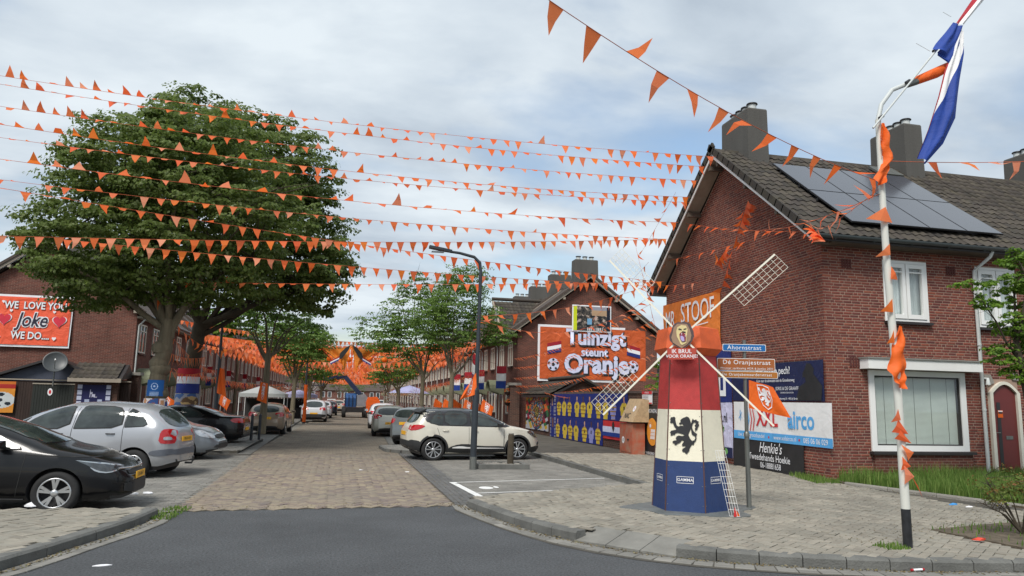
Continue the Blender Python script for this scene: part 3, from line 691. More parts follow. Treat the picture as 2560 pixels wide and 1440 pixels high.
def grit(name, pts, n, spread, z, s0, s1, seed, label):
    rq = random.Random(seed); V = []; F = []; rn = []
    for i in range(n):
        k = rq.randrange(len(pts) - 1); f = rq.random(); x = pts[k][0] + (pts[k+1][0] - pts[k][0]) * f + rq.gauss(0, spread); y = pts[k][1] + (pts[k+1][1] - pts[k][1]) * f + rq.gauss(0, spread)
        a = rq.uniform(0, 6.28); s_ = rq.uniform(s0, s1); c, d = math.cos(a) * s_, math.sin(a) * s_; b0 = len(V)
        V += [(x - c, y - d, z + .002), (x + d * .5, y - c * .5, z + .004 + s_ * .3), (x + c, y + d, z + .003), (x - d * .5, y + c * .5, z + .002), (x, y, z - .002)]
        F += [(b0, b0 + 1, b0 + 2), (b0, b0 + 2, b0 + 3), (b0, b0 + 3, b0 + 4), (b0 + 1, b0 + 4, b0 + 2)]; rn += [rq.random()] * 5
    o = np_mesh(name, V, F, m_grit, rn, None, kind='stuff'); o['label'] = label; o['category'] = 'debris'
grit('gutter_debris', [(x - .08, y - .04) for x, y in kerbR[:19]], 900, .035, .016, .006, .022, 1, 'dry leaf crumbs and grit lying along the right kerb gutter')
grit('gutter_debris', [(x + .07, y) for x, y in kerbL[:10]], 500, .035, .016, .006, .022, 2, 'dry leaf crumbs and grit lying along the left kerb gutter')
grit('pavement_debris', [(6.1, 22), (6.15, 14.5), (10.3, 14), (11.1, 10.6), (8.2, 8.8), (6, 8)], 700, .22, .128, .005, .018, 3, 'crumbs and small leaves scattered over the right pavement')
grit('street_debris', [(2.1, 22), (2.05, 12.4), (-2.2, 12.2), (-2.35, 22)], 600, .16, .018, .005, .018, 4, 'crumbs scattered along the edges of the clinker street')
def litter(p, s, mt, label, name='litter', cat='litter', h=0.03):
    b = MB(); a = rg.uniform(0, 3); n = 7; top = []
    for i in range(n):
        t = 2 * math.pi * i / n + a; r_ = s * rg.uniform(.6, 1.1); top.append(Vector((math.cos(t) * r_, math.sin(t) * r_ * .6, rg.uniform(.004, h))))
    c = Vector((0, 0, h * 1.1)); low = [Vector((v.x, v.y, 0.0)) for v in top]
    b.add(top + [c] + low, [(i, (i + 1) % n, n) for i in range(n)] + [(i, n + 1 + i, n + 1 + (i + 1) % n, (i + 1) % n) for i in range(n)], mt)
    o = b.build(name); o.location = p; tag(o, label, cat); return o
litter(G(80, 1266, .12), .11, m_wprint, 'crumpled white sheet lying before the black hatchback front wheel', h=.06)
litter(G(330, 1236, .02), .09, m_wprint, 'white paper scrap under the bumper of the black hatchback')
litter(G(370, 1234, .02), .11, m_wprint, 'white paper scrap just ahead of the black hatchback bumper')
litter(G(902, 1175, .014), .06, m_wprint, 'white scrap on clinkers in the middle of the street', h=.012)
litter(G(1017, 1180, .014), .07, m_wprint, 'white scrap on clinkers nearest the black lamp post', h=.012)
litter(G(255, 1414, .002), .09, m_wprint, 'thin white scrap on the asphalt at the lower left', h=.008)
litter(G(1890, 1215, .125), .0, m_wprint, 'tiny scrap') if False else None
litter(G(2382, 1262, .125), .1, mat('blue_wrapper', lin((70, 150, 215)), .4), 'light blue wrapper on the pavers below the grass', h=.03)
litter(G(2422, 1268, .125), .08, m_wprint, 'cream paper scrap right of the blue wrapper', h=.02)
litter(G(1610, 1133, .13), .1, mat('red_wrapper', lin((170, 30, 40)), .4), 'red wrapper beside the black poster at the wall foot', h=.08)
litter(G(2445, 1350, .15), .1, mat('red_wrapper2', lin((205, 70, 50)), .4), 'thin red wrapper on the soil by the small shrub', h=.03)
b = MB(); p = G(2295, 1428, 0.02); b.tube([Vector((-.07, 0, .014)), Vector((.07, 0.01, .014))], .012, m_wprint, 8); b.tube([Vector((-.085, 0, .014)), Vector((-.06, 0, .014))], .0135, MATS['red_wrapper'], 8)
b.tube([Vector((.06, 0.01, .014)), Vector((.085, 0.012, .014))], .0135, MATS['red_wrapper'], 8); o = b.build('marker_pen'); o.location = p; tag(o, 'small red and white tube lying in the gutter right of the black banded pole', 'litter')

# ================================================================== RIGHT-HAND CORNER HOUSE
HX, HY0, HY1, HZ, RZ = 10.6, 14.5, 22.7, 5.5, 8.72
RY = (HY0 + HY1) / 2
house = thing('brick_house', 'red brick corner house with solar panels on its tiled roof', 'house', (HX, HY0, 0.12))
HI = Matrix.Translation((-HX, -HY0, -0.12))
def hp(v): return HI @ Vector(v)
b = MB()
prof = [(HX, HY0, 0), (HX, HY1, 0), (HX, HY1, HZ + .05), (HX, RY, RZ), (HX, HY0, HZ + .05)]
b.prism([hp(p) for p in prof][::-1], (17, 0, 0), m_mortar); wall_ = b.build('wall', house)
cut = MB()
for x0, x1, z0, z1 in ((12.2, 13.4, 3.70, 5.13), (14.78, 15.94, 3.66, 5.12), (17.3, 18.5, 3.7, 5.12), (11.66, 14.25, .765, 2.56)): cut.box(hp((x0, HY0 - .1, z0)), hp((x1, HY0 + .3, z1)), m_mortar)
co = cut.build('cutter'); co.location = house.location; md = wall_.modifiers.new('b', 'BOOLEAN'); md.object = co; md.operation = 'DIFFERENCE'; md.solver = 'EXACT'
bpy.context.view_layer.update(); wall_.data = bpy.data.meshes.new_from_object(wall_.evaluated_get(bpy.context.evaluated_depsgraph_get())); wall_.modifiers.clear(); bpy.data.objects.remove(co)
bricks = []; rr = random.Random(21)
CH, MJ = 0.0645, 0.0145
def lay(u0, u1, z0, z1, place, span, holes=()):
    k = 0; zc = z0 + CH / 2
    while zc < z1:
        lo, hi = span(zc)
        if hi - lo > .1:
            iv = [(max(u0, lo), min(u1, hi))]
            for hx0, hx1, hz0, hz1 in holes:
                if hz0 - CH * .3 < zc < hz1 + CH * .3: iv = [p for a, c in iv for p in (((a, min(c, hx0)), (max(a, hx1), c)) if a < hx1 and c > hx0 else ((a, c),)) if p[1] - p[0] > .03]
            for a0_, a1_ in iv:
                u = a0_ + (-0.055 - .11 * (k % 3 == 1) if k % 2 else 0)
                while u < a1_ - .01:
                    w = 0.21 if rr.random() > 0.2 else 0.10
                    a, c = max(u, a0_), min(u + w, a1_)
                    if c - a > .03: bricks.append(place((a + c) / 2, zc, c - a, rr.gauss(0, .001)))
                    u += w + MJ
        zc += CH; k += 1
def gz(y): return HZ + .03 + (RZ - HZ) * (1 - abs(y - RY) / (RY - HY0))
GPL = lambda u, z, w, e_: (hp((HX + .002 - e_, u, z)), Vector((0, -w, 0)), Vector((0, 0, CH - MJ)), Vector((-.014, 0, 0)))
FPL = lambda u, z, w, e_: (hp((u, HY0 + .002 - e_, z)), Vector((w, 0, 0)), Vector((0, 0, CH - MJ)), Vector((0, -.014, 0)))
def gspan(z):
    if z < HZ: return HY0, HY1
    h = (RY - HY0) * (1 - (z + .03 - HZ) / (RZ - HZ)); return RY - h, RY + h
lay(HY0 - .004, HY1, 0.12, RZ, GPL, gspan)
lay(HX, 24, 0.12, HZ, FPL, lambda z: (HX, 24), ((12.19, 13.41, 3.67, 5.14), (14.77, 15.95, 3.63, 5.13), (11.65, 14.26, .68, 2.6), (14.88, 15.76, .12, 2.40), (17.29, 18.51, 3.67, 5.13), (11.67, 14.26, .12, .7)))
bricks = [q for q in bricks if inview(HI.inverted() @ q[0], 100)]
emit_pieces('brick', bricks, m_brick, house, 300)
# projecting brick base below the big window, soldier grilles
b = MB(); b.box(hp((11.67, HY0 - .10, .12)), hp((14.26, HY0 - .014, .70)), m_brick_far); b.build('window_base', house)
b = MB(); b.box(hp((11.6, HY0 - .16, .70)), hp((14.32, HY0 - .014, .76)), m_sillblk); b.build('sill', house)
for gx, gz_ in ((11.1, 4.87), (11.2, 2.62), (13.95, 4.87)):
    b = MB()
    for i in range(4): b.box(hp((gx + i * .07, HY0 - .022, gz_)), hp((gx + i * .07 + .045, HY0 - .013, gz_ + .21)), mat('grille_brick', lin((84, 44, 40)), .9))
    b.build('vent_bricks', house)
def casement(parent, x0, x1, z0, z1, y, inv, name='window', nm=2, curt=True, sill=True):
    b = MB(); f = 0.06
    def bx(a, c, mt=m_wp): b.box(inv @ Vector(a), inv @ Vector(c), mt)
    bx((x0, y - .04, z0), (x0 + f, y + .06, z1)); bx((x1 - f, y - .04, z0), (x1, y + .06, z1)); bx((x0 + f, y - .04, z1 - f), (x1 - f, y + .06, z1)); bx((x0 + f, y - .04, z0), (x1 - f, y + .06, z0 + f))
    W = b.build(name, parent)
    xs = [x0 + f + (x1 - x0 - 2 * f) * i / nm for i in range(nm + 1)]
    for i in range(nm):
        a, c = xs[i] + .012, xs[i + 1] - .012; q = MB(); g = .085
        for A, B_ in (((a, y - .06, z0 + f + .01), (a + g, y + .03, z1 - f - .01)), ((c - g, y - .06, z0 + f + .01), (c, y + .03, z1 - f - .01)), ((a + g, y - .06, z1 - f - .11), (c - g, y + .03, z1 - f - .01)), ((a + g, y - .06, z0 + f + .01), (c - g, y + .03, z0 + f + .11)), ((a + g, y - .05, z1 - f - .22), (c - g, y + .02, z1 - f - .19))):
            q.box(inv @ Vector(A), inv @ Vector(B_), m_wp)
        s_ = q.build('sash', W)
        p = MB(); p.box(inv @ Vector((a + g, y - .012, z0 + f + .11)), inv @ Vector((c - g, y - .006, z1 - f - .11)), g_house); p.build('pane', W)
    if curt:
        q = MB(); n = 60; vs = []
        for i in range(n + 1):
            t = i / n; xx = x0 + f + (x1 - x0 - 2 * f) * t; yy = y + .09 + .014 * math.sin(t * 55 + math.sin(t * 17) * 2)
            vs += [inv @ Vector((xx, yy, z0 + .1)), inv @ Vector((xx, yy, z1 - .1))]
        q.add(vs, [(2*i, 2*i+2, 2*i+3, 2*i+1) for i in range(n)], m_curtain, True); q.build('curtain', W)
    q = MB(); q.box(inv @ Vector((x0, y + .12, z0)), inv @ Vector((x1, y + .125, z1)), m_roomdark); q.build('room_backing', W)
    if sill:
        q = MB(); q.box(inv @ Vector((x0 - .03, y - .13, z0 - .065)), inv @ Vector((x1 + .03, y - .0145, z0 - .004)), m_sillblk); q.build('sill', W)
    return W
YF = HY0 + .035
casement(house, 12.2, 13.4, 3.70, 5.13, YF, HI); casement(house, 14.78, 15.94, 3.66, 5.12, YF, HI); casement(house, 17.3, 18.5, 3.7, 5.12, YF, HI)
# large front window with blinds
b = MB()
for A, B_ in (((11.66, YF - .07, .765), (11.80, YF + .06, 2.56)), ((14.10, YF - .07, .765), (14.25, YF + .06, 2.56)), ((11.80, YF - .07, 2.44), (14.10, YF + .06, 2.56)), ((11.80, YF - .07, .765), (14.10, YF + .06, .89))): b.box(hp(A), hp(B_), m_wp)
W = b.build('window', house)
b = MB()
for A, B_ in (((11.80, YF - .04, .89), (11.83, YF + .05, 2.44)), ((14.07, YF - .04, .89), (14.10, YF + .05, 2.44)), ((11.83, YF - .04, 2.41), (14.07, YF + .05, 2.44)), ((11.83, YF - .04, .89), (14.07, YF + .05, .92))): b.box(hp(A), hp(B_), m_sillblk)
b.build('window_gasket', W)
b = MB(); b.box(hp((11.83, YF - .02, .92)), hp((14.07, YF - .012, 2.41)), g_house); b.build('pane', W)
b = MB(); z_ = .93
while z_ < 2.4: b.obox(hp((12.95, YF + .045, z_)), Vector((1.1, 0, 0)), Vector((0, .006, .011)), Vector((0, -.0006, .0004)), m_blind); z_ += .026
o = b.build('blind_slats', W, kind='stuff')
b = MB()
for x in (12.1, 12.45, 12.9, 13.35, 13.8): b.box(hp((x, YF + .026, .92)), hp((x + .006, YF + .03, 2.41)), m_sillblk)
b.build('blind_tapes', W)
b = MB(); b.box(hp((11.8, YF + .09, .9)), hp((14.1, YF + .095, 2.42)), mat('blind_shade_backing', (0.5, 0.55, 0.5), .9)); b.build('room_backing', W)
b = MB(); b.box(hp((11.45, HY0 - .30, 2.58)), hp((14.5, HY0 - .014, 2.80)), m_wp); b.box(hp((11.42, HY0 - .33, 2.803)), hp((14.53, HY0 - .014, 2.835)), mat('lead_flashing', lin((130, 130, 124)), .6)); b.build('canopy_box', house)
b = MB(); b.tube([hp((12.05, HY0 - .30, 2.70)), hp((12.05, HY0 - .36, 2.68))], .025, m_frameblk); b.build('camera_sensor', house)
# red arched door
YF = HY0 - .02
b = MB(); dx0, dx1, dz0, dzs = 14.98, 15.66, .22, 2.12
arc = [(dx0 + (dx1 - dx0) * i / 12, dzs + .2 * math.sin(math.pi * i / 12)) for i in range(13)]
b.prism([hp((x, YF + .009, z)) for x, z in [(dx0, dz0)] + arc + [(dx1, dz0)]], (0, .05, 0), m_doorred)
D = b.build('door', house)
def arcp(off, zs): return [(dx0 - off + (dx1 - dx0 + 2 * off) * i / 12, zs + (.2 + off * .8) * math.sin(math.pi * i / 12)) for i in range(13)]
b = MB(); A_, B_ = [(dx0, dz0)] + arcp(0, dzs) + [(dx1, dz0)], [(dx0 - .09, dz0)] + arcp(.09, dzs) + [(dx1 + .09, dz0)]
for i in range(len(A_) - 1):
    b.prism([hp((A_[i][0], YF - .05, A_[i][1])), hp((A_[i+1][0], YF - .05, A_[i+1][1])), hp((B_[i+1][0], YF - .05, B_[i+1][1])), hp((B_[i][0], YF - .05, B_[i][1]))], (0, .1, 0), m_cream)
b.build('frame', D)
b = MB(); b.box(hp((15.1, YF + .002, .35)), hp((15.2, YF + .007, 1.9)), m_frameblk); b.build('glass_slit', D)
b = MB(); b.box(hp((15.31, YF - .003, 1.05)), hp((15.5, YF + .008, 1.13)), m_steel); b.build('letter_box', D)
b = MB(); b.tube([hp((15.04, YF + .018, 1.2)), hp((15.04, YF - .04, 1.2)), hp((15.12, YF - .04, 1.2))], .01, m_steel); b.build('handle', D)
b = MB(); b.box(hp((15.12, YF - .004, 1.55)), hp((15.26, YF + .006, 1.72)), m_orange); b.box(hp((15.13, YF - .006, 1.64)), hp((15.25, YF - .0045, 1.68)), m_frameblk); b.box(hp((15.13, YF - .006, 1.685)), hp((15.25, YF - .0045, 1.71)), m_wprint); b.build('door_sticker', D)
b = MB(); b.box(hp((14.86, HY0 - .35, .12)), hp((15.8, HY0 - .014, .21)), m_conc); b.build('doorstep', house)
b = MB(); b.prism([hp((14.78, HY0 - .02, 2.55)), hp((14.98, HY0 - .02, 2.55)), hp((15.08, HY0 - .02, 2.36)), hp((14.9, HY0 - .02, 2.28))], (0, -.012, 0), m_conc); b.prism([hp((15.6, HY0 - .02, 2.6)), hp((15.78, HY0 - .02, 2.6)), hp((15.78, HY0 - .02, 2.42)), hp((15.6, HY0 - .02, 2.44))], (0, -.012, 0), m_conc); b.build('arch_stones', house)
b = MB(); b.tube([hp((14.78, HY0 - .03, 2.44)), hp((14.78, HY0 - .14, 2.44)), hp((14.78, HY0 - .14, 2.3))], [.035, .035, .055], m_pipe); b.build('wall_lamp', house)
# roof
EY, EZ = 14.1, 5.52
rd = Vector((0, RY - EY, 8.95 - EZ)); rlen = rd.length; rd.normalize(); rn = Vector((1, 0, 0)).cross(rd)
VX = 10.12
b = MB()
for sgn in (0, 1):
    e0 = Vector((VX + .06, EY, EZ - .04)) if not sgn else Vector((VX + .06, 2 * RY - EY, EZ - .04)); top_ = Vector((VX + .06, RY, 8.95 - .06))
    n_ = rn if not sgn else Vector((0, -rn.y, rn.z))
    b.prism([hp(e0), hp(e0 + Vector((17.4, 0, 0))), hp(top_ + Vector((17.4, 0, 0))), hp(top_)], -n_ * .06, m_sillblk)
b.build('roof_deck', house)
# tile: wavy pantile with a thick lower lip
tw, te = 0.215, 0.33
tv = []; tf = []; K = 6
for j, (s_, h_) in enumerate(((0, .0), (0, .028), (1.08, .006))):
    for i in range(K + 1):
        u = i / K; wv = .5 * math.cos(u * 2 * math.pi) + .5
        tv.append((u * 1.06 - .5, s_ - .5, (h_ + (.034 * wv if j else .034 * wv)) ))
for j in range(2):
    for i in range(K): a = j * (K + 1) + i; tf.append((a, a + 1, a + K + 2, a + K + 1))
TILE = (np.array(tv), np.array(tf))
tiles = []; rr = random.Random(31)
for j in range(int(rlen / te) + 1):
    x = VX
    while x < 21.5:
        s_ = j * te
        if s_ + te * .5 < rlen:
            px_, sv = x + tw / 2, s_ + te / 2
            if not (11.5 < px_ < 15.5 and .75 < sv < 4.25):
                c = Vector((px_, EY, EZ)) + rd * sv + rn * (rr.gauss(0, .003))
                if inview(c, 150): tiles.append((hp(c), Vector((tw * rr.uniform(.99, 1.01), 0, rr.gauss(0, .002))), rd * te + rn * rr.gauss(0, .004), rn * 1.0))
        x += tw
emit_pieces('roof_tile', tiles, m_tile, house, 300, tmpl=TILE, key='tile')
# rear slope verge tiles + ridge + front verge caps
b = MB()
for j in range(17):
    for sgn in (1, -1):
        a = Vector((VX, RY - sgn * (RY - EY), EZ)) + Vector((0, sgn * rd.y, rd.z)) * (j * rlen / 16.6); c = a + Vector((0, sgn * rd.y, rd.z)) * (rlen / 16.6 + .04)
        n_ = Vector((0, -sgn * abs(rn.y), rn.z))
        b.obox(hp((a + c) / 2 + n_ * .01), (c - a) / 2, Vector((.03, 0, 0)), n_ * .095, m_tile)
b.build('verge_tiles', house)
for i in range(38):
    x = VX + .0 + i * .37
    b = MB(); cx = hp((x + .19, RY, 8.93))
    pr = [(-.19, -.11, -.04), (-.19, -.06, .05), (-.19, 0, .075), (-.19, .06, .05), (-.19, .11, -.04)]
    b.prism([cx + Vector(p) for p in pr], (.372, 0, 0), m_tile); b.build('ridge_tile', house)
# bargeboards and purlins under the verge overhang
b = MB()
for sgn in (1, -1):
    a = Vector((VX + .02, RY - sgn * (RY - EY), EZ - .10)); c = Vector((VX + .02, RY, 8.95 - .14))
    b.beam(hp(a), hp(c), .03, .13, m_wp, up=Vector((0, -sgn * abs(rn.y), rn.z)))
b.build('bargeboard', house)
b = MB()
for sgn in (1, -1):
    for t in (.03, .33, .64, .95):
        c = Vector((0, RY - sgn * (RY - EY), EZ - .22)).lerp(Vector((0, RY, 8.95 - .30)), t)
        b.box(hp((VX + .05, c.y - .05, c.z - .08)), hp((HX - .016, c.y + .05, c.z + .06)), m_wood)
    a = Vector((VX + .04, RY - sgn * (RY - EY), EZ - .11)); c = Vector((VX + .04, RY, 8.95 - .17)); n_ = Vector((0, -sgn * abs(rn.y), rn.z))
    b.prism([hp(a), hp(c), hp(c + Vector((HX - VX - .06, 0, 0))), hp(a + Vector((HX - VX - .06, 0, 0)))], -n_ * .025, m_barge)
b.build('purlins', house)
b = MB()
def gutter(b, x0, x1, y, z, inv):
    n = 10; vs = []
    for x in (x0, x1):
        for rad in (.075, .068):
            for i in range(n + 1):
                t = math.pi + math.pi * i / n; vs.append(inv @ Vector((x, y + rad * math.cos(t), z + rad * math.sin(t))))
    k = n + 1; fs = []
    for i in range(n): fs += [(i, i + 1, 2 * k + i + 1, 2 * k + i), (k + i + 1, k + i, 3 * k + i, 3 * k + i + 1)]
    for o_ in (0, 2 * k):
        for i in range(n): fs.append((o_ + i, o_ + i + 1, o_ + k + i + 1, o_ + k + i))
    fs += [tuple(range(n, -1, -1)), tuple(range(2 * k, 2 * k + n + 1))]
    b.add(vs, fs, m_zinc, True)
gutter(b, VX + .02, 27, EY - .08, EZ - .02, HI)
for i in range(16): b.tube([hp((10.6 + i, EY - .08, EZ - .10)), hp((10.63 + i, EY - .08, EZ - .10))], .02, m_zinc)
b.box(hp((VX + .1, EY - .02, EZ - .14)), hp((27, EY + .02, EZ + .0)), m_sillblk); b.build('gutter', house)
b = MB(); gutter(b, VX + .02, 12, 2 * RY - EY + .08, EZ - .02, HI); b.box(hp((VX + .05, HY1 + .0, EZ - .22)), hp((12, HY1 + .42, EZ - .06)), m_sillblk); b.build('rear_gutter', house)
b = MB(); b.box(hp((HX + .0, EY + .02, EZ - .16)), hp((27, HY0 - .02, EZ - .10)), m_wood); b.build('soffit', house)
b = MB(); b.tube([hp((14.9, EY - .02, EZ - .1)), hp((14.87, EY + .02, EZ - .22)), hp((14.68, HY0 - .08, EZ - .52)), hp((14.68, HY0 - .08, .2))], .042, m_pipe, 12)
for z_ in (1.7, 3.2, 4.7): b.tube([hp((14.68, HY0 - .08, z_)), hp((14.68, HY0 - .08, z_ + .05))], .05, m_pipe, 12)
b.build('downpipe', house)
# solar panels (2 rows x 4), each a part
for r_ in range(2):
    for c_ in range(4):
        x0 = 11.38 + c_ * 1.065; s0 = .52 + r_ * 1.96
        o_ = Vector((x0, EY, EZ)) + rd * s0 + rn * .13; P = MB()
        P.prism([hp(o_), hp(o_ + Vector((1.05, 0, 0))), hp(o_ + Vector((1.05, 0, 0)) + rd * 1.94), hp(o_ + rd * 1.94)], rn * .035, m_frameblk); pp = P.build('solar_panel', house)
        P = MB(); q = o_ + rn * .037 + Vector((.015, 0, 0)) + rd * .015
        P.prism([hp(q), hp(q + Vector((1.02, 0, 0))), hp(q + Vector((1.02, 0, 0)) + rd * 1.91), hp(q + rd * 1.91)], rn * .003, m_panelglass); P.build('cell_glass', pp)
b = MB()
for s_ in (.9, 2.0, 2.9, 3.9): a = Vector((11.36, EY, EZ)) + rd * s_ + rn * .09; b.beam(hp(a), hp(a + Vector((4.28, 0, 0))), .04, .06, m_frameblk)
b.build('panel_rails', house)
b = MB(); o_ = Vector((15.0, EY, EZ)) + rd * 4.62 + rn * .09; b.prism([hp(o_), hp(o_ + Vector((.8, 0, 0))), hp(o_ + Vector((.8, 0, 0)) + rd * .6), hp(o_ + rd * .6)], rn * .06, m_steel); b.build('roof_hatch', house)
def chimney(parent, c, sx, sy, z0, z1, inv, pots=4, along='y', taper=.05):
    x, y = c; b = MB(); lo = [(-sx/2, -sy/2), (sx/2, -sy/2), (sx/2, sy/2), (-sx/2, sy/2)]
    vs = [inv @ Vector((x + a * 1.06, y + d * 1.03, z0)) for a, d in lo] + [inv @ Vector((x + a, y + d, z1 - .04)) for a, d in lo] + [inv @ Vector((x + a * .95, y + d * .97, z1)) for a, d in lo]
    b.add(vs, [(0,1,5,4),(1,2,6,5),(2,3,7,6),(3,0,4,7),(4,5,9,8),(5,6,10,9),(6,7,11,10),(7,4,8,11),(8,9,10,11)], m_chim)
    ch = b.build('chimney', parent)
    for i in range(pots):
        t = (i + .5) / pots - .5; px_, py_ = (x, y + t * sy * .85) if along == 'y' else (x + t * sx * .85, y)
        q = MB(); q.lathe([(.12, 0), (.12, .2)], inv @ Vector((px_, py_, z1 - .01)), Z, m_pipe, 14); q.lathe([(0, .19), (.15, .19), (.165, .205), (.15, .23), (0, .235)], inv @ Vector((px_, py_, z1)), Z, m_frameblk, 14); q.build('flue_pot', ch)
chimney(house, (11.28, 18.75), .62, 1.45, 8.2, 10.12, HI); chimney(house, (16.5, 18.75), .62, 1.45, 8.2, 10.22, HI); chimney(house, (21.65, 18.75), .62, 1.45, 8.2, 10.0, HI)

# ================================================================== BANNERS ON THE GABLE
GX = HX - .03
Um = Vector((0, -1, 0))
def gb(y, z, off=0.0): return Vector((GX - off, y, z))
B = cloth('banner', gb(22.85, 3.30), Um, Z, 3.78, 1.66, mat('orange_banner', lin((222, 122, 42)), .6, var=.08, scale=1, bump=.35, bscale=2), label='plain orange banner lettered MR. STOOF hung high on the gable wall', cat='banner', wav=.02)
text(B, 'MR.', gb(22.25, 4.38), Um, Z, .82, m_wprint, .035, .004, .62); text(B, 'STOOF', gb(20.45, 4.5), Um, Z, .88, m_wprint, .035, .004, .78)
flat(B, [(0, 0), (1.15, .05), (1.15, .08), (0, .03)], gb(20.9, 4.04), Um, Z, m_wprint, .035)
B = cloth('banner', gb(18.45, 0.86), Um, Z, 4.13, .94, m_white, label='white and light blue air conditioning banner lettered XXL airco', cat='banner', wav=.012)
m_lb = mat('light_blue_print', lin((86, 164, 222)), .6); m_redp = mat('red_print', lin((200, 45, 50)), .6)
flat(B, [(0, -.02), (4.13, -.04), (4.13, .17), (0, .19)], gb(18.45, .86), Um, Z, m_lb, .022)
text(B, 'XXL', gb(16.85, 1.40), Um, Z, .62, m_redp, .024, .022, .8); text(B, 'airco', gb(15.45, 1.38), Um, Z, .60, m_lb, .024, .022, .85)
text(B, 'Uw airco groothandel', gb(17.6, .95), Um, Z, .15, m_wprint, .026, 0, .95); text(B, 'www.xxlairco.nl', gb(16.1, .94), Um, Z, .15, m_wprint, .026, 0, .95); text(B, '085 06 06 029', gb(14.92, .93), Um, Z, .17, m_wprint, .026, .006, .9)
for y in (16.78, 15.52): flat(B, ell(0, 0, .03, .03, 10), gb(y, .935), Um, Z, m_redp, .026)
for k in range(3): flat(B, [(-.03, -.3), (0, -.32), (.09, 0), (0, .3), (-.03, .28), (.05, 0)], gb(17.75 - k * .13, 1.37), Um, Z, m_redp if k else m_lb, .024)
for k in range(4): flat(B, [(-.012, -.14), (.012, -.14), (.012, .14), (-.012, .14)], gb(18.1, 1.45), Um, Z, m_lb, .024) if k == 0 else flat(B, [(math.cos(k*.8)*.02 - .12*math.sin(k*.8), .12*math.cos(k*.8)), (.12*math.sin(k*.8), -.12*math.cos(k*.8)), (.12*math.sin(k*.8) + .02, -.12*math.cos(k*.8)), (-.12*math.sin(k*.8) + .02, .12*math.cos(k*.8))], gb(18.1, 1.45), Um, Z, m_lb, .024)
B = cloth('banner', gb(18.52, .10), Um, Z, 3.14, .74, m_black, label="black banner lettered Henkie's Tweedehands Hoekie low on the gable wall", cat='banner', wav=.012)
text(B, "Henkie's", gb(16.75, .66), Um, Z, .36, m_wprint, .024, .004, .8, .35); text(B, 'Tweedehands Hoekie', gb(16.82, .42), Um, Z, .235, m_wprint, .024, .004, .88); text(B, '06-18881658', gb(16.75, .23), Um, Z, .2, m_wprint, .024, .004, .85)
B = cloth('banner', gb(18.5, 1.83), Um, Z, 3.95, .93, m_navy2, label='dark blue law firm banner with a dark figure, hung above the XXL airco banner', cat='banner', wav=.012)
text(B, 'Met justitie pech?', gb(16.55, 2.56), Um, Z, .25, m_wprint, .022, .012, .85); text(B, 'Kom naar de advocaten aan de Ginnekenweg', gb(16.45, 2.33), Um, Z, .105, m_wprint, .022, .004, .85)
text(B, 'JORIS & DE GRAAFF', gb(15.95, 2.13), Um, Z, .12, m_wprint, .022, 0, .9); text(B, 'STRAFRECHTADVOCATEN', gb(15.95, 2.03), Um, Z, .05, m_wprint, .022, 0, .9); text(B, 'Ginnekenweg 55 - 4835 JA Breda', gb(15.95, 1.89), Um, Z, .07, m_wprint, .022, .002, .9)
flat(B, [(-.5, -.42), (.45, -.42), (.5, -.1), (.3, .1), (.2, .18), (.22, .3), (.1, .42), (-.05, .43), (-.12, .3), (-.2, .22), (-.22, .1), (-.12, .12), (-.1, 0), (-.35, -.1)][::1], gb(15.1, 2.27), Um, Z, m_black, .021, 'figure_print')
B = cloth('banner', gb(20.4, 1.78), Um, Z, 1.86, 1.5, m_navy, label='royal blue banner with white blocks hung behind the brown street signs', cat='banner', wav=.012)
flat(B, [(0, 0), (.16, 0), (.16, .55), (-.04, .55)], gb(19.6, 1.95), Um, Z, m_wprint, .024); flat(B, [(0, 0), (.42, 0), (.42, .55), (.28, .55), (.28, .16), (.12, .16), (.12, .55), (0, .55)], gb(19.25, 1.95), Um, Z, m_wprint, .024)
B = cloth('banner', gb(20.4, .28), Um, Z, 1.86, 1.5, mat('lilac_cloth', lin((198, 196, 222)), .7, var=.06, bump=.4, bscale=3), label='pale lilac banner with a green robot arm behind the windmill', cat='banner', wav=.02)
text(B, 'ur.nl', gb(19.05, 1.35), Um, Z, .38, m_black, .03, .01, .8)
m_grn = mat('green_print', lin((110, 165, 95)), .6)
for P_ in ([(0, .35), (.06, .38), (.28, .08), (.22, .04)], [(.22, .1), (.3, .1), (.18, -.22), (.1, -.2)], [(.08, -.2), (.16, -.26), (.34, -.5), (.26, -.55)], ell(.34, -.55, .13, .09, 12)): flat(B, P_, gb(19.25, 1.0), Um, Z, m_grn, .03)
flat(B, [(0, 0), (1.86, 0), (1.86, .28), (0, .28)], gb(20.4, .28), Um, Z, m_navy2, .028)
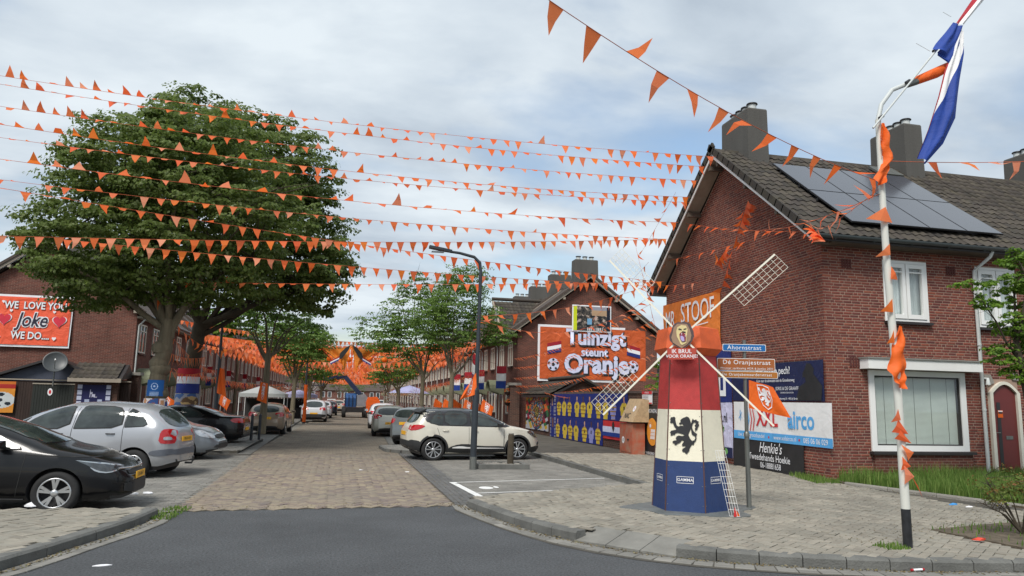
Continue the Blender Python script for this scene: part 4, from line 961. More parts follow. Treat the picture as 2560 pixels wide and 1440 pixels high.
# ================================================================== TERRACES
RAD_ROW = 0.018
def tri_tiles(parent, name, o, U, D, w, l, tw=.24, te=.34, keep=0):
    """a tiled slope: origin o, along U, up-slope D"""
    U, D = Vector(U).normalized(), Vector(D).normalized(); N = U.cross(D)
    pcs = []; rr = random.Random(4)
    for j in range(int(l / te)):
        for i in range(int(w / tw)):
            pcs.append((o + U * (i + .5) * tw + D * (j + .5) * te + N * (.015 + rr.gauss(0, .003)), U * tw, D * te, N))
    emit_pieces(name, pcs, m_tile, parent, keep, stuffname='roof_tiles', tmpl=TILE, key='tile2')
def arch_canopy(parent, x, y0, y1, z, d):
    """half-round door hood standing out of the facade (facade at x, towards +x)"""
    b = MB(); n = 8; vs = []; w = y1 - y0
    for xx in (x, x + d):
        for k in (0, 1):
            for i in range(n + 1):
                t = math.pi * i / n; r_ = 1 - .08 * k
                vs.append((xx, (y0 + y1) / 2 - math.cos(t) * w / 2 * r_, z + math.sin(t) * w * .36 * r_))
    K = n + 1; fs = []
    for i in range(n): fs += [(i, i + 1, 2*K + i + 1, 2*K + i), (K + i + 1, K + i, 3*K + i, 3*K + i + 1), (2*K + i, 2*K + i + 1, 3*K + i + 1, 3*K + i)]
    b.add(vs, fs, m_zincw)
    for y in (y0 + .04, y1 - .04): b.prism([(x, y - .04, z), (x + d - .04, y - .04, z), (x + d - .04, y - .04, z - .12), (x, y - .04, z - .38)], (0, .08, 0), m_zincw)
    return b.build('door_canopy', parent)
def simple_window(parent, y0, y1, z0, z1, name='window', pane=True, x=0.0):
    b = MB(); f = .07
    for A, B_ in (((x - .02, y0, z0), (x + .05, y0 + f, z1)), ((x - .02, y1 - f, z0), (x + .05, y1, z1)), ((x - .02, y0 + f, z1 - f), (x + .05, y1 - f, z1)), ((x - .02, y0 + f, z0), (x + .05, y1 - f, z0 + f)), ((x - .02, (y0 + y1) / 2 - .04, z0 + f), (x + .05, (y0 + y1) / 2 + .04, z1 - f)), ((x - .02, y0 + f, z1 - .36), (x + .05, y1 - f, z1 - .31))): b.box(A, B_, m_cream)
    b.box((x - .02, y0 - .04, z0 - .07), (x + .1, y1 + .04, z0 - .001), m_sillblk)
    W = b.build(name, parent)
    if pane:
        b = MB(); b.box((x + .006, y0 + f, z0 + f), (x + .012, y1 - f, z1 - f), m_farpane); b.build('pane', W)
    return W
m_farpane = mat('dark_reflecting_pane', (0.05, 0.06, 0.065), 0.12, var=0.5, scale=1.2, spec=0.8)
DP = 8.2
def row_house(label, group, w=5.4, tiles=False, gable=False, name='terraced_house', far=False):
    """facade in the plane x = 0 looking to +x, running along +y from 0 to w"""
    t = thing(name, label, 'house', (0, 0, 0), group)
    b = MB(); b.prism([(0, 0, 0), (-DP, 0, 0), (-DP, 0, 5.45), (-DP / 2, 0, 8.55), (0, 0, 5.45)], (0, w, 0), m_brick_far); b.build('wall', t)
    l = math.hypot(DP / 2 + .4, 3.35); D = Vector((-(DP / 2 + .4), 0, 3.35)).normalized(); N = Vector((0, 1, 0)).cross(D); N = N if N.z > 0 else -N
    b = MB(); o = Vector((.4, -.001, 5.42))
    b.prism([o, o + Vector((0, w + .002, 0)), o + Vector((0, w + .002, 0)) + D * l, o + D * l], -N * .1, m_tilefar)
    o2 = Vector((-DP - .4, -.001, 5.42)); D2 = Vector((-D.x, 0, D.z)); N2 = Vector((-N.x, 0, N.z))
    b.prism([o2, o2 + Vector((0, w + .002, 0)), o2 + Vector((0, w + .002, 0)) + D2 * l, o2 + D2 * l], -N2 * .1, m_tilefar)
    b.tube([(-DP / 2, 0, 8.72), (-DP / 2, w, 8.72)], .1, m_tilefar, 8); b.build('roof', t)
    b = MB(); b.tube([(.44, 0, 5.38), (.44, w, 5.38)], .07, m_zinc, 8); b.box((.0, .0, 5.24), (.4, w, 5.34), m_barge); b.build('gutter', t)
    for y in (.5, 3.0) if not far else (.7, 3.2): simple_window(t, y + .1, y + 1.25, 3.62, 5.02, pane=not far)
    simple_window(t, 2.7, 4.7, .95, 2.55, 'front_window', pane=not far)
    b = MB(); b.box((-.03, .75, .12), (.02, 1.65, 2.2), m_doorD[len(COL.objects) % 3]); D_ = b.build('door', t)
    if not far: b = MB(); b.box((-.02, .66, .12), (.05, .75, 2.3), m_cream); b.box((-.02, 1.65, .12), (.05, 1.74, 2.3), m_cream); b.box((-.02, .75, 2.2), (.05, 1.65, 2.3), m_cream); b.box((.02, .95, 1.5), (.024, 1.45, 2.0), m_farpane); b.build('frame', D_)
    arch_canopy(t, 0.0, .5, 1.9, 2.38, .85)
    b = MB(); b.tube([(.42, .12, 5.32), (.3, .12, 5.15), (.09, .12, 4.9), (.09, .12, .3)], .04, m_pipe, 8); b.build('downpipe', t)
    chimney(t, (-DP / 2, w * .85), 1.4, .62, 8.0, 9.85, Matrix.Identity(4), 3, 'x')
    return t
m_doorD = [mat('dark_green_door', lin((38, 50, 44)), .5), mat('dark_brown_door', lin((70, 44, 34)), .5), mat('grey_door', lin((96, 96, 98)), .5)]
def clone(root, loc, rz, label=None, group=None):
    r = root.copy(); COL.objects.link(r); r.location = loc; r.rotation_euler = (0, 0, rz)
    if label: r['label'] = label
    if group: r['group'] = group
    for ch in list(root.children):
        c = ch.copy(); COL.objects.link(c); c.parent = r
        for g in ch.children:
            d = g.copy(); COL.objects.link(d); d.parent = c
    return r
W_ = 5.4
NEARN = 12
protoN = row_house('brick terraced house next to the gable with the Joke banner', 'terraced houses of the left row')
protoF = row_house('distant terraced house of the left row', 'terraced houses of the left row', far=True)
for side in (0, 1):
    x0, y0 = (-9.5, 38.6) if side == 0 else (9.6, 39.6)
    if side == 0: dx, dy = math.sin(RAD_ROW), math.cos(RAD_ROW); rz = -RAD_ROW
    else: dx, dy = math.sin(RAD_ROW), math.cos(RAD_ROW); rz = math.pi - RAD_ROW
    grp = 'terraced houses of the left row' if side == 0 else 'terraced houses of the right row'
    gname = 'gable with the Joke banner' if side == 0 else 'gable with the Tuinzigt banner'
    for i in range(30):
        near = i < NEARN
        src = protoN if near else protoF
        k = i if side == 0 else i + 1
        loc = (x0 + dx * W_ * k, y0 + dy * W_ * k, 0)
        if i == 0: lab = ('narrow-windowed brick end house carrying the ' if False else 'brick end house of the %s row whose gable carries the %s banner' % (('left', 'Joke') if side == 0 else ('right', 'Tuinzigt')))
        elif near: lab = '%s terraced house from the %s' % (ORD[i], gname)
        else: lab = 'distant terraced house far down the %s row behind the orange bunting' % ('left' if side == 0 else 'right')
        if side == 0 and i == 0: r = protoN; r.location = loc; r.rotation_euler = (0, 0, rz); r['label'] = lab
        elif side == 0 and i == NEARN: r = protoF; r.location = loc; r.rotation_euler = (0, 0, rz); r['label'] = lab
        else: r = clone(src, loc, rz, lab, grp)
        if i == 0:   # verge of the gable end
            b = MB(); yy = -.32 if side == 0 else W_ + .32; ye = 0 if side == 0 else W_
            for sg in (0, 1):
                A = Vector((.42 if not sg else -DP - .42, yy, 5.38)); C_ = Vector((-DP / 2, yy, 8.76)); up = Vector((0, 0, 1))
                b.beam(A, C_, .05, .16, m_barge); b.beam(A + Z * .13, C_ + Z * .13, .16, .12, m_tilefar)
                for t_ in (.1, .38, .66, .93): q = A.lerp(C_, t_); b.box((q.x - .07, min(yy, ye), q.z - .26), (q.x + .07, max(yy, ye), q.z - .12), m_barge)
                A2, C2 = Vector((A.x, ye, A.z)), Vector((C_.x, ye, C_.z)); b.prism([A + Z*.02, C_ + Z*.02, C2 + Z*.02, A2 + Z*.02], (0, 0, .04), m_barge)
            b.build('verge', r)
# cross wing roof with visible tiles over the right row
t = thing('wing_roof', 'dark tiled cross roof rising behind the slope of the Tuinzigt gable', 'roof', (9.5, 42.6, 5.5))
D = Vector((0, 3.4, 2.55)).normalized(); l = math.hypot(3.4, 2.55)
tri_tiles(t, 'roof_tile', Vector((0, 0, 0)), (1, 0, 0), D, 6.0, l, .26, .36, 0)
b = MB(); b.prism([(.02, 0, -.1), (.02, 3.4, 2.45), (.02, 6.8, -.1)], (6, 0, 0), m_brick_far); b.prism([(-.1, -.05, -.12), (-.1, 3.4, 2.5), (-.1, 3.4, 2.32), (-.1, -.05, -.3)], (.1, 0, 0), m_barge); b.tube([(-.1, 3.4, 2.6), (6, 3.4, 2.6)], .11, m_tile, 8); b.build('wing_wall', t)
b = MB(); b.box((-.06, 1.6, 1.0), (.015, 2.6, 1.9), m_cream); b.box((-.08, 1.7, 1.1), (-.065, 2.5, 1.8), m_farpane); b.build('window', t)
# row across the far end of the street
t = thing('far_terrace', 'brick terrace closing the far end of the street', 'house', (0, 232, -1.6))
b = MB(); b.box((-14, 0, 0), (30, 8, 5.2), m_brick_far); b.prism([(-14, -.4, 5.1), (-14, 8.4, 5.1), (-14, 4, 7.4)], (44, 0, 0), m_tilefar); b.build('wall', t)
for i in range(16):
    for z0 in (3.1,): 
        b = MB(); x = -12 + i * 2.4 + (i % 2) * .5; b.box((x, -.06, z0 - .1), (x + 1.1, -.02, z0 + 1.6), m_wp); b.box((x + .12, -.09, z0), (x + .98, -.065, z0 + 1.5), m_farpane); b.build('window', t)
    if i % 2 == 0: b = MB(); x = -12 + i * 2.4; b.box((x, -.06, .5), (x + 2.4, -.02, 2.5), m_wp); b.box((x + .15, -.09, .8), (x + 2.2, -.065, 2.3), m_farpane); b.build('window', t)

# Joke banner (left gable) and Tuinzigt banner (right gable)
YJ = 38.55
Ux = Vector((1, 0, 0))
m_joke = mat('coral_orange_cloth', lin((232, 92, 58)), .65, var=.08, scale=1, bump=.5, bscale=2)
B = cloth('banner', (-15.5, YJ, 3.68), Ux, Z, 3.2, 2.42, m_wprint, label='coral banner reading WE LOVE YOU Joke WE DO on the left gable', cat='banner', wav=.015)
cloth('cloth_field', (-15.44, YJ - .03, 3.78), Ux, Z, 3.08, 2.22, m_joke, parent=B, wav=.012)
m_jd = mat('dark_ink', lin((32, 30, 52)), .6); m_heart = mat('heart_red', lin((206, 40, 62)), .6)
def jt(s, x, z, sz, mt_, off, bold, sx=.8, sh=0.0): text(B, s, (x, YJ - .03, z), Ux, Z, sz, mt_, off, bold, sx, sh)
for s, x, z, sz in (('WE  LOVE YOU', -13.85, 5.60, .47), ('WE DO....', -13.95, 4.2, .47)): jt(s, x, z, sz, m_jd, .035, .05); jt(s, x, z, sz, m_wprint, .045, .022)
jt('Joke', -13.95, 4.92, .92, m_wprint, .035, .06, .78, .25); jt('Joke', -13.95, 4.92, .92, m_jd, .045, .012, .78, .25)
def heart(s): return [(s * 16 * math.sin(t) ** 3 / 16, s * (13 * math.cos(t) - 5 * math.cos(2*t) - 2 * math.cos(3*t) - math.cos(4*t)) / 16) for t in [2 * math.pi * i / 28 for i in range(28)]]
for hx, hz, s_, mt_ in ((-15.1, 4.95, .27, m_heart), (-12.8, 4.92, .27, m_heart), (-14.85, 5.35, .07, m_wprint), (-15.2, 5.75, .07, m_wprint), (-13.05, 5.35, .07, m_wprint), (-15.25, 4.1, .08, m_wprint), (-12.95, 4.1, .09, m_wprint)):
    if mt_ is m_heart: flat(B, [(a * 1.16, b_ * 1.12) for a, b_ in heart(s_)][::-1], (hx, YJ - .03, hz), Ux, Z, m_wprint, .035)
    flat(B, [(a, b_ * 1.1) for a, b_ in heart(s_)][::-1], (hx, YJ - .03, hz), Ux, Z, mt_, .045)
YT = 39.5
m_tz = mat('rust_orange_cloth', lin((192, 84, 34)), .6, var=.12, scale=1.2, bump=.5, bscale=2)
B = cloth('banner', (10.72, YT, 2.80), Ux, Z, 6.5, 3.12, m_wprint, label='large orange banner reading Tuinzigt steunt Oranje on the middle gable', cat='banner', wav=.02)
cloth('cloth_field', (10.84, YT - .04, 2.93), Ux, Z, 6.26, 2.86, m_tz, parent=B, wav=.015)
def tt(s, x, z, sz, mt_, off, bold, sx=.86, wf=None): text(B, s, (x, YT - .04, z), Ux, Z, sz, mt_, off, bold, sx, warp=wf)
m_lav = mat('lavender_white_print', lin((205, 208, 232)), .6)
for s, x, z, sz, sx in (('Tuinzigt', 14.1, 5.25, 1.18, .92), ('steunt', 14.0, 4.44, .62, 1.0), ('Oranje', 14.15, 3.75, 1.42, .95)):
    tt(s, x + .04, z - .05, sz, m_black, .04, .085, sx); tt(s, x, z, sz, m_lav, .055, .04, sx)
for fx, sg in ((11.65, 1), (16.35, -1)):
    for k, mt_ in enumerate((m_red, m_wprint, m_navy)):
        flat(B, [(-.4, .2 - k * .2 - .1 - sg * .05), (.4, .2 - k * .2 - .1 + sg * .12), (.4, .2 - k * .2 + .1 + sg * .12), (-.4, .2 - k * .2 + .1 - sg * .05)], (fx, YT - .04, 4.62), Ux, Z, mt_, .04, 'flag_print')
for fx in (11.6, 16.3):
    flat(B, ell(0, 0, .34, .34), (fx, YT - .04, 3.72), Ux, Z, m_lav, .05); flat(B, ell(0, 0, .11, .11, 5), (fx, YT - .04, 3.72), Ux, Z, m_black, .058)
    for k in range(5): a = k * 2 * math.pi / 5 + .3; flat(B, ell(.26 * math.cos(a), .26 * math.sin(a), .075, .075, 5), (fx, YT - .04, 3.72), Ux, Z, m_black, .058)
# photo sheet above it
def photo(u, v):
    if u < .1: return lin((205, 215, 40))
    if u > .9: return lin((30, 34, 48))
    n = noise.noise(Vector((u * 9, v * 7, 3))) + .5 * noise.noise(Vector((u * 24, v * 20, 9)))
    if v > .62 and u > .5: base = (150, 150, 160) if v > .85 else (180, 150, 120)
    elif n > .35: base = (190, 170, 160)
    elif n > .1: base = (120, 110, 100)
    elif n > -.2: base = (70, 66, 62)
    else: base = (34, 36, 40)
    if .38 < u < .5 and .25 < v < .5: base = (120, 170, 205)
    if v < .12: base = (210, 210, 210) if (int(u * 40) % 2 and .35 < u < .8) else (60, 58, 60)
    return lin(base)
B = cloth('photo_sheet', (12.66, YT - .12, 5.60), Ux, Z, 2.32, 1.5, m_wprint, label='photo print sheet with white edge hung above the Tuinzigt banner', cat='banner', wav=.012)
painted('print', (12.73, YT - .15, 5.67), Ux, Z, 2.18, 1.36, 64, 40, photo, m_vcol, B, .01)

# ---------------------------------------------------- wall with murals, shed
WX = 9.6
t = thing('garden_wall', 'dark brick garden wall with posters between the two right-hand houses', 'wall', (WX, 21.1, .12))
b = MB(); b.box((0, 0, 0), (.22, 11.36, 1.9), m_brick_shed); b.box((-.03, 0, 1.903), (.25, 11.1, 1.98), mat('brick_coping', lin((92, 76, 70)), .9, var=.3, scale=6, bump=.5)); b.build('wall', t)
t = thing('shed', 'low brick shed with a tiled gable roof behind the mural wall', 'shed', (WX + .02, 32.5, .12))
b = MB(); b.prism([(0, 0, 0), (2.6, 0, 0), (2.6, 0, 1.95), (1.3, 0, 2.62), (0, 0, 1.95)], (0, 5.1, 0), m_brick_shed); b.build('wall', t)
D = Vector((1.5, 0, .78)); tri_tiles(t, 'roof_tile', Vector((-.2, 5.3, 1.88)), (0, -1, 0), D, 5.55, D.length, .26, .34, 0)
b = MB(); b.prism([(-.2, -.22, 1.86), (1.3, -.22, 2.64), (2.8, -.22, 1.86), (2.8, -.22, 1.76), (1.3, -.22, 2.54), (-.2, -.22, 1.76)], (0, 5.5, 0), m_sillblk); b.build('roof_deck', t)
b = MB(); b.tube([(1.3, -.26, 2.72), (1.3, 5.3, 2.72)], .1, m_tile, 8); b.beam((1.3, -.25, 2.68), (2.85, -.25, 1.88), .1, .09, m_tile); b.build('verge', t)
# painted prints on the wall
PAL = [lin(c) for c in ((160, 36, 42), (190, 156, 48), (36, 58, 120), (44, 104, 66), (176, 176, 180), (30, 30, 36), (70, 150, 190), (215, 110, 50), (120, 40, 70))]
def hsh(*a): return int(abs(math.sin(sum((i + 1) * 12.9898 * v for i, v in enumerate(a))) * 43758.5453)) 
def mural(u, v):
    x, y = (u - .5) * 1.15, (v - .5) * 1.0; r_ = math.hypot(x * 1.5, y); a = math.atan2(y, x)
    if r_ < .13: return lin((150, 128, 60)) if hsh(int(u * 30), int(v * 30)) % 3 else lin((70, 60, 36))
    if r_ < .17: return lin((60, 52, 36))
    if r_ < .47:
        k = int((r_ - .17) / .05)
        if (r_ - .17) % .05 < .008: return PAL[5]
        return PAL[hsh(k, int((a + 3.2) * (5 + 3 * k))) % 9]
    return PAL[hsh(int(u * 9 + v * 4), int(v * 10 - u * 5), 7) % 9] if r_ > .5 else lin((44, 40, 44))
painted('mural', (WX - .02, 37.4, .32), Um, Z, 4.2, 1.72, 110, 90, mural, m_vcolf, wav=0, label='round mural of coloured flags round a golden figure on the shed wall', cat='mural')
SK = [lin(c) for c in ((190, 140, 115), (120, 80, 60), (205, 160, 135), (90, 60, 46))]
def team(ncol, rows_, seed):
    def f(u, v):
        c_ = int(u * ncol); r_ = 0 if v > .5 else 1
        if rows_ == 1: r_ = 0; vv = v
        else: vv = (v - .5) * 2 if r_ == 0 else v * 2
        x = (u * ncol - c_ - .5) + .1 * (((c_ * 7 + r_ * 3 + seed) % 3) - 1); sk = SK[(c_ * 5 + r_ * 2 + seed) % 4]; bgc = lin((34, 48, 122))
        if c_ == 0: return sk if abs(x) < .1 and .45 < vv < .9 else (PAL[4] if abs(x) > .25 and int(v * 60) % 3 == 0 else bgc)
        sw = .33 - .07 * max(0, vv - .55) / .1 if vv < .62 else 0
        if vv > .93: return bgc
        if math.hypot(x * 1.1, (vv - .80) * .8) < .085: return lin((60, 44, 34)) if vv > .86 else sk
        if abs(x) < .05 and .62 < vv < .78: return sk
        if .03 < vv < .66 and abs(x) < min(.38, .12 + (.68 - vv) * 1.5) * (.62 if vv < .2 else (.85 if vv < .34 else 1)):
            if (int(vv * 26) % 4 == 0 and c_ % 2): return lin((160, 120, 40))
            if .40 < vv < .52 and abs(x) < .07: return lin((40, 46, 60))
            return lin((150, 150, 205)) if (c_ == ncol - 2 and rows_ == 1) else lin((214, 184, 66))
        return bgc
    return f
painted('player_poster', (WX - .03, 32.9, .14), Um, Z, 6.9, .93, 300, 46, team(8, 1, 1), m_vcol, wav=.01, label='lower blue poster of footballers in yellow shirts on the garden wall', cat='poster')
painted('player_poster', (WX - .03, 32.9, 1.08), Um, Z, 9.3, .95, 360, 46, team(11, 1, 2), m_vcol, wav=.01, label='upper wider blue poster of footballers in yellow shirts on the garden wall', cat='poster')
B = cloth('club_banner', (WX - .03, 25.95, .42), Um, Z, 2.3, .64, m_redp, label='red white and blue banner with a dark crest under the player poster', cat='banner', wav=.01)
flat(B, [(0, .2), (2.3, .2), (2.3, .44), (0, .44)], (WX - .03, 25.95, .42), Um, Z, m_lav, .022); flat(B, [(0, .1), (2.3, .1), (2.3, .24), (0, .24)], (WX - .03, 25.95, .42), Um, Z, m_blue, .025)
flat(B, [(0, .16), (.12, 0), (.24, .16), (.2, .34), (.12, .4), (.04, .34)], (WX - .03, 25.0, .66), Um, Z, m_black, .028)
# orange cabinet, chip board lid, black poster, notice
t = thing('utility_cabinet', 'scratched orange utility cabinet with a 30 sticker below the chip board', 'cabinet', (9.05, 21.95, .12))
b = MB(); b.box((0, 0, 0), (.42, 1.05, .95), m_rust); b.build('body', t)
b = MB(); b.box((-.012, .08, .06), (-.001, .95, .88), m_rust); b.build('door', t)
flat(t, ell(0, 0, .11, .11), (-.014, .72, .42), Um, Z, m_wprint, .001); text(t, '30', (-.014, .72, .42), Um, Z, .12, m_black, .004, .006)
flat(t, [(-.1, .05), (.1, .05), (0, -.05)], (-.014, .32, .42), Um, Z, m_black, .002)
b = MB(); b.prism([(9.0, 22.9, 1.12), (9.55, 22.9, 1.12), (9.55, 22.9, 1.80), (9.35, 22.9, 1.84)], (0, -1.1, 0), m_osb); o = b.build('chip_board'); tag(o, 'graffitied chip board box leaning over the orange cabinet', 'board')
m_org2 = mat('poster_orange', lin((226, 148, 50)), .6)
N_ = Vector((1.84 - 1.12, 0, -.35)).normalized()
sl = Vector((.35, 0, .72)).normalized(); text(o, 'NAC', Vector((9.0, 22.45, 1.12)) + sl * .2, Um, sl, .26, m_black, .006, .02, .8); flat(o, ell(0, 0, .1, .1), Vector((9.0, 22.1, 1.12)) + sl * .45, Um, sl, m_wprint, .006); text(o, '30', Vector((9.0, 22.1, 1.12)) + sl * .45, Um, sl, .1, m_redp, .009, .004)
B = cloth('poster', (WX - .035, 22.35, .10), Um, Z, 1.5, 1.52, m_black, label='black poster with an orange circle and solar panel drawing lettered HENDRIKS', cat='poster', wav=.006)
flat(B, ell(0, 0, .40, .42, 30), (WX - .04, 21.55, .84), Um, Z, m_org2, .02); flat(B, [(-.16, -.2), (.14, -.2), (.2, .1), (-.1, .1)], (WX - .04, 21.52, .82), Um, Z, m_wprint, .026)
for k in range(1, 4): flat(B, [(-.16 + k * .075 - .006, -.2), (-.16 + k * .075 + .004, -.2), (-.10 + k * .075 + .004, .1), (-.10 + k * .075 - .006, .1)], (WX - .04, 21.52, .82), Um, Z, m_org2, .03)
for k in range(1, 3): flat(B, [(-.17, -.2 + k * .1), (.19, -.2 + k * .1), (.19, -.19 + k * .1), (-.17, -.19 + k * .1)], (WX - .04, 21.52, .82), Um, Z, m_org2, .03)
flat(B, ell(-.12, .18, .06, .06, 14), (WX - .04, 21.55, .84), Um, Z, m_wprint, .026)
for k in range(9): a = k * .6; flat(B, [(-.12 + .08 * math.cos(a), .18 + .08 * math.sin(a)), (-.12 + .13 * math.cos(a + .05), .18 + .13 * math.sin(a + .05)), (-.12 + .13 * math.cos(a - .05), .18 + .13 * math.sin(a - .05))][::-1], (WX - .04, 21.55, .84), Um, Z, m_wprint, .026)
text(B, 'HENDRIKS INSTALLATIE', (WX - .04, 22.3, 1.47), Um, Z, .17, m_wprint, .02, .008, .8, align='LEFT'); text(B, 'WWW.HENDRIKS.NL', (WX - .04, 22.3, .18), Um, Z, .12, m_wprint, .02, .006, .9, align='LEFT')
B = cloth('notice', (WX - .035, 22.35, 1.68), Um, Z, .78, .40, m_wprint, label='small white and red notice sheet above the black poster', cat='notice', wav=.003)
flat(B, [(0, 0), (.78, 0), (.78, .09), (0, .09)], (WX - .04, 22.35, 1.99), Um, Z, m_redp, .012); flat(B, [(0, 0), (.78, 0), (.78, .04), (0, .04)], (WX - .04, 22.35, 1.69), Um, Z, m_redp, .012)
text(B, 'ATTENTIE', (WX - .04, 21.96, 2.035), Um, Z, .08, m_wprint, .016, .002, .9)
for k in range(4): flat(B, [(.06, .0), (.5, 0), (.5, .015), (.06, .015)], (WX - .04, 22.35, 1.93 - k * .05), Um, Z, mat('grey_print', (.25, .25, .27), .6), .012)
# grey building sliver seen between the two right houses + pillar and baskets at the right row corner
t = thing('grey_annex', 'grey flat roofed annex glimpsed between the two gabled houses', 'building', (17.8, 41, 0))
b = MB(); b.box((0, 0, 0), (7, 6, 3.6), mat('grey_render', lin((150, 154, 156)), .8)); b.build('wall', t); b = MB(); b.box((-.2, -.2, 3.603), (7.2, 6.2, 3.8), m_zinc); b.build('roof', t)
for lab, px_, py_, y_ in (('brick gate pillar with a cap beside the mural corner', 9.35, 39.2, 39.2), ('brick gate pillar with a pale cap at the corner of the Joke gable', -9.3, 38.3, 38.3)):
    t = thing('gate_pillar', lab, 'pillar', (px_, y_, .0)); b = MB(); b.box((-.25, -.25, 0), (.25, .25, 2.5), m_brick_shed); b.build('shaft', t); b = MB(); b.box((-.33, -.33, 2.503), (.33, .33, 2.64), m_conc); b.build('cap', t)
for k, (y_, z_) in enumerate(((39.2, 2.15), (39.2, 1.6))):
    t = thing('hanging_basket', ['upper', 'lower'][k] + ' hanging basket of orange flowers on the pillar by the murals', 'flower basket', (9.0, y_, z_)); b = MB(); b.lathe([(.02, -.2), (.14, -.12), (.18, 0)], (0, 0, 0), Z, m_darkwood, 10); b.build('basket', t)
    q = MB()
    for i in range(60):
        d_ = Vector((random.gauss(0, 1), random.gauss(0, 1), abs(random.gauss(0, 1)))).normalized() * random.uniform(.1, .22); q.obox(d_, Vector((.03, 0, .01)), Vector((0, .03, 0)), Vector((0, 0, .004)), m_orange if i % 2 else m_leafC)
    q.build('flowers', t, kind='stuff')
# ---------------------------------------------------- left: fence, gate, shed, dish
t = thing('board_fence', 'dark wooden board fence in front of the Joke gable', 'fence', (-20, 37, .1))
b = MB(); b.box((5.4, .02, 0), (10.9, .06, 2.02), m_darkwood); b.build('backing', t)
for i in range(52):
    x = 5.4 + i * .106
    if x > 6.95 and x < 8.75: continue
    b = MB(); b.box((x, -.005 - random.uniform(0, .008), 0), (x + .098, .017, 2.0 + random.gauss(0, .006)), m_darkwood); b.build('board', t)
b = MB(); b.box((5.3, -.06, 2.05), (10.9, .1, 2.10), m_barge); b.build('top_rail', t)
t = thing('garden_gate', 'dark green wooden double gate with a round white sign', 'gate', (-13.05, 36.93, .1))
for i in range(16):
    b = MB(); b.box((.02 + i * .11, -.03, .02), (.12 + i * .11, .0, 1.95), mat('dark_green_boards', lin((34, 38, 34)), .8, var=.25, scale=4, streak=True)); b.build('board', t)
b = MB(); b.box((0, -.06, 1.88), (1.8, -.035, 1.93), m_barge); b.build('rail', t)
flat(t, ell(.72, 1.55, .1, .16), (0, 0, 0), Ux, Z, m_wprint, .035, 'round_sign'); flat(t, ell(.72, 1.55, .05, .09), (0, 0, 0), Ux, Z, m_redp, .04, 'round_sign_print')
def ballp(u, v):
    if v > .78: return lin((200, 110, 40)) if v > .9 else lin((170, 45, 40))
    r_ = math.hypot((u - .62) * .9, (v - .4) * 1.35)
    if r_ < .36:
        for k in range(6):
            a = k * 1.05 + .4; rr_ = .25 if k else 0
            if math.hypot((u - .62) * .9 - rr_ * math.cos(a), (v - .4) * 1.35 - rr_ * math.sin(a)) < .075: return lin((30, 40, 50))
        return lin((200, 205, 205))
    if u < .4 and .5 < v < .66: return lin((40, 80, 150))
    if u < .45 and v >= .66: return lin((190, 200, 210))
    return lin((214, 140, 50))
painted('football_poster', (-15.2, 36.88, .72), Ux, Z, 1.5, 1.35, 50, 44, ballp, m_vcol, label='orange poster with a football on the left board fence', cat='poster')
t = thing('lean_to_shed', 'dark pitched shed behind the fence under the satellite dish', 'shed', (-14.6, 37.2, .1))
b = MB(); b.prism([(0, 0, 0), (4.6, 0, 0), (4.6, 0, 2.1), (2.15, 0, 2.95), (0, 0, 2.15)], (0, 1.2, 0), mat('bluegrey_felt', lin((66, 72, 86)), .8, var=.15)); b.build('wall', t)
b = MB(); b.beam((-.3, .5, 2.12), (2.15, .5, 3.02), 1.6, .1, m_sillblk); b.beam((2.15, .5, 3.02), (4.8, .5, 2.1), 1.6, .1, m_sillblk); b.build('roof', t)
t = thing('tiled_shed', 'small shed with a mossy tiled roof at the corner of the Joke gable', 'shed', (-11.3, 36.4, .1))
b = MB(); b.box((0, .3, 0), (1.75, 2.0, 2.15), m_brick_shed); b.build('wall', t)
D = Vector((0, 1.2, .75)); tri_tiles(t, 'roof_tile', Vector((-.15, -.1, 2.15)), (1, 0, 0), D, 2.1, D.length, .24, .34, 0)
b = MB(); b.box((-.2, -.12, 2.02), (1.95, -.04, 2.2), m_barge); b.prism([(-.15, -.1, 2.12), (-.15, 1.1, 2.87), (-.15, 2.0, 2.3)], (2.1, 0, 0), m_sillblk); b.build('fascia', t)
def fix(u, v):
    if abs(u - .5) > .36 and int(v * 6 + .5) % 1 == 0 and (v * 6) % 1 > .25: return lin((190, 195, 215))
    if .62 < v < .9 and .38 < u < .62 and hsh(int(u * 30), int(v * 14)) % 2: return lin((200, 200, 220))
    if .38 < v < .58 and (.12 < abs(u - .5) < .26) and abs(v - .5) < .06: return lin((170, 180, 205))
    if abs(v - .28) < .06 and abs(abs(u - .5) - .13) < .06: return lin((170, 180, 205))
    return lin((34, 36, 80)) if v > .4 else lin((50, 100, 150))
painted('fixtures_banner', (-11.15, 36.6, .55), Ux, Z, 1.35, 1.45, 50, 50, fix, m_vcol, wav=.01, label='dark blue fixtures banner with white boxes under the small tiled shed roof', cat='banner')
t = thing('satellite_dish', 'dark grey satellite dish on a short mast above the garden gate', 'satellite dish', (-12.1, 36.6, 2.0))
ax = Vector((.25, -.85, .35)).normalized(); c = Vector((-.02, -.1, .97))
b = MB(); b.lathe([(.0, -.10), (.15, -.092), (.3, -.065), (.42, -.02), (.48, .02), (.485, .005), (.42, -.035), (.3, -.08), (.0, -.115)], c, ax, mat('dish_grey', lin((66, 70, 72)), .45, var=.08), 28); b.build('dish', t)
b = MB(); b.tube([(-.05, 0, -.1), (-.05, 0, .8), c - ax * .12], .03, m_steel); b.build('mast', t)
b = MB(); b.tube([c - ax * .08 - Z * .42, c + ax * .42 - Z * .1], .012, m_steel); b.tube([c + ax * .38 - Z * .1, c + ax * .48 - Z * .08], .03, m_wp); b.build('receiver_arm', t)

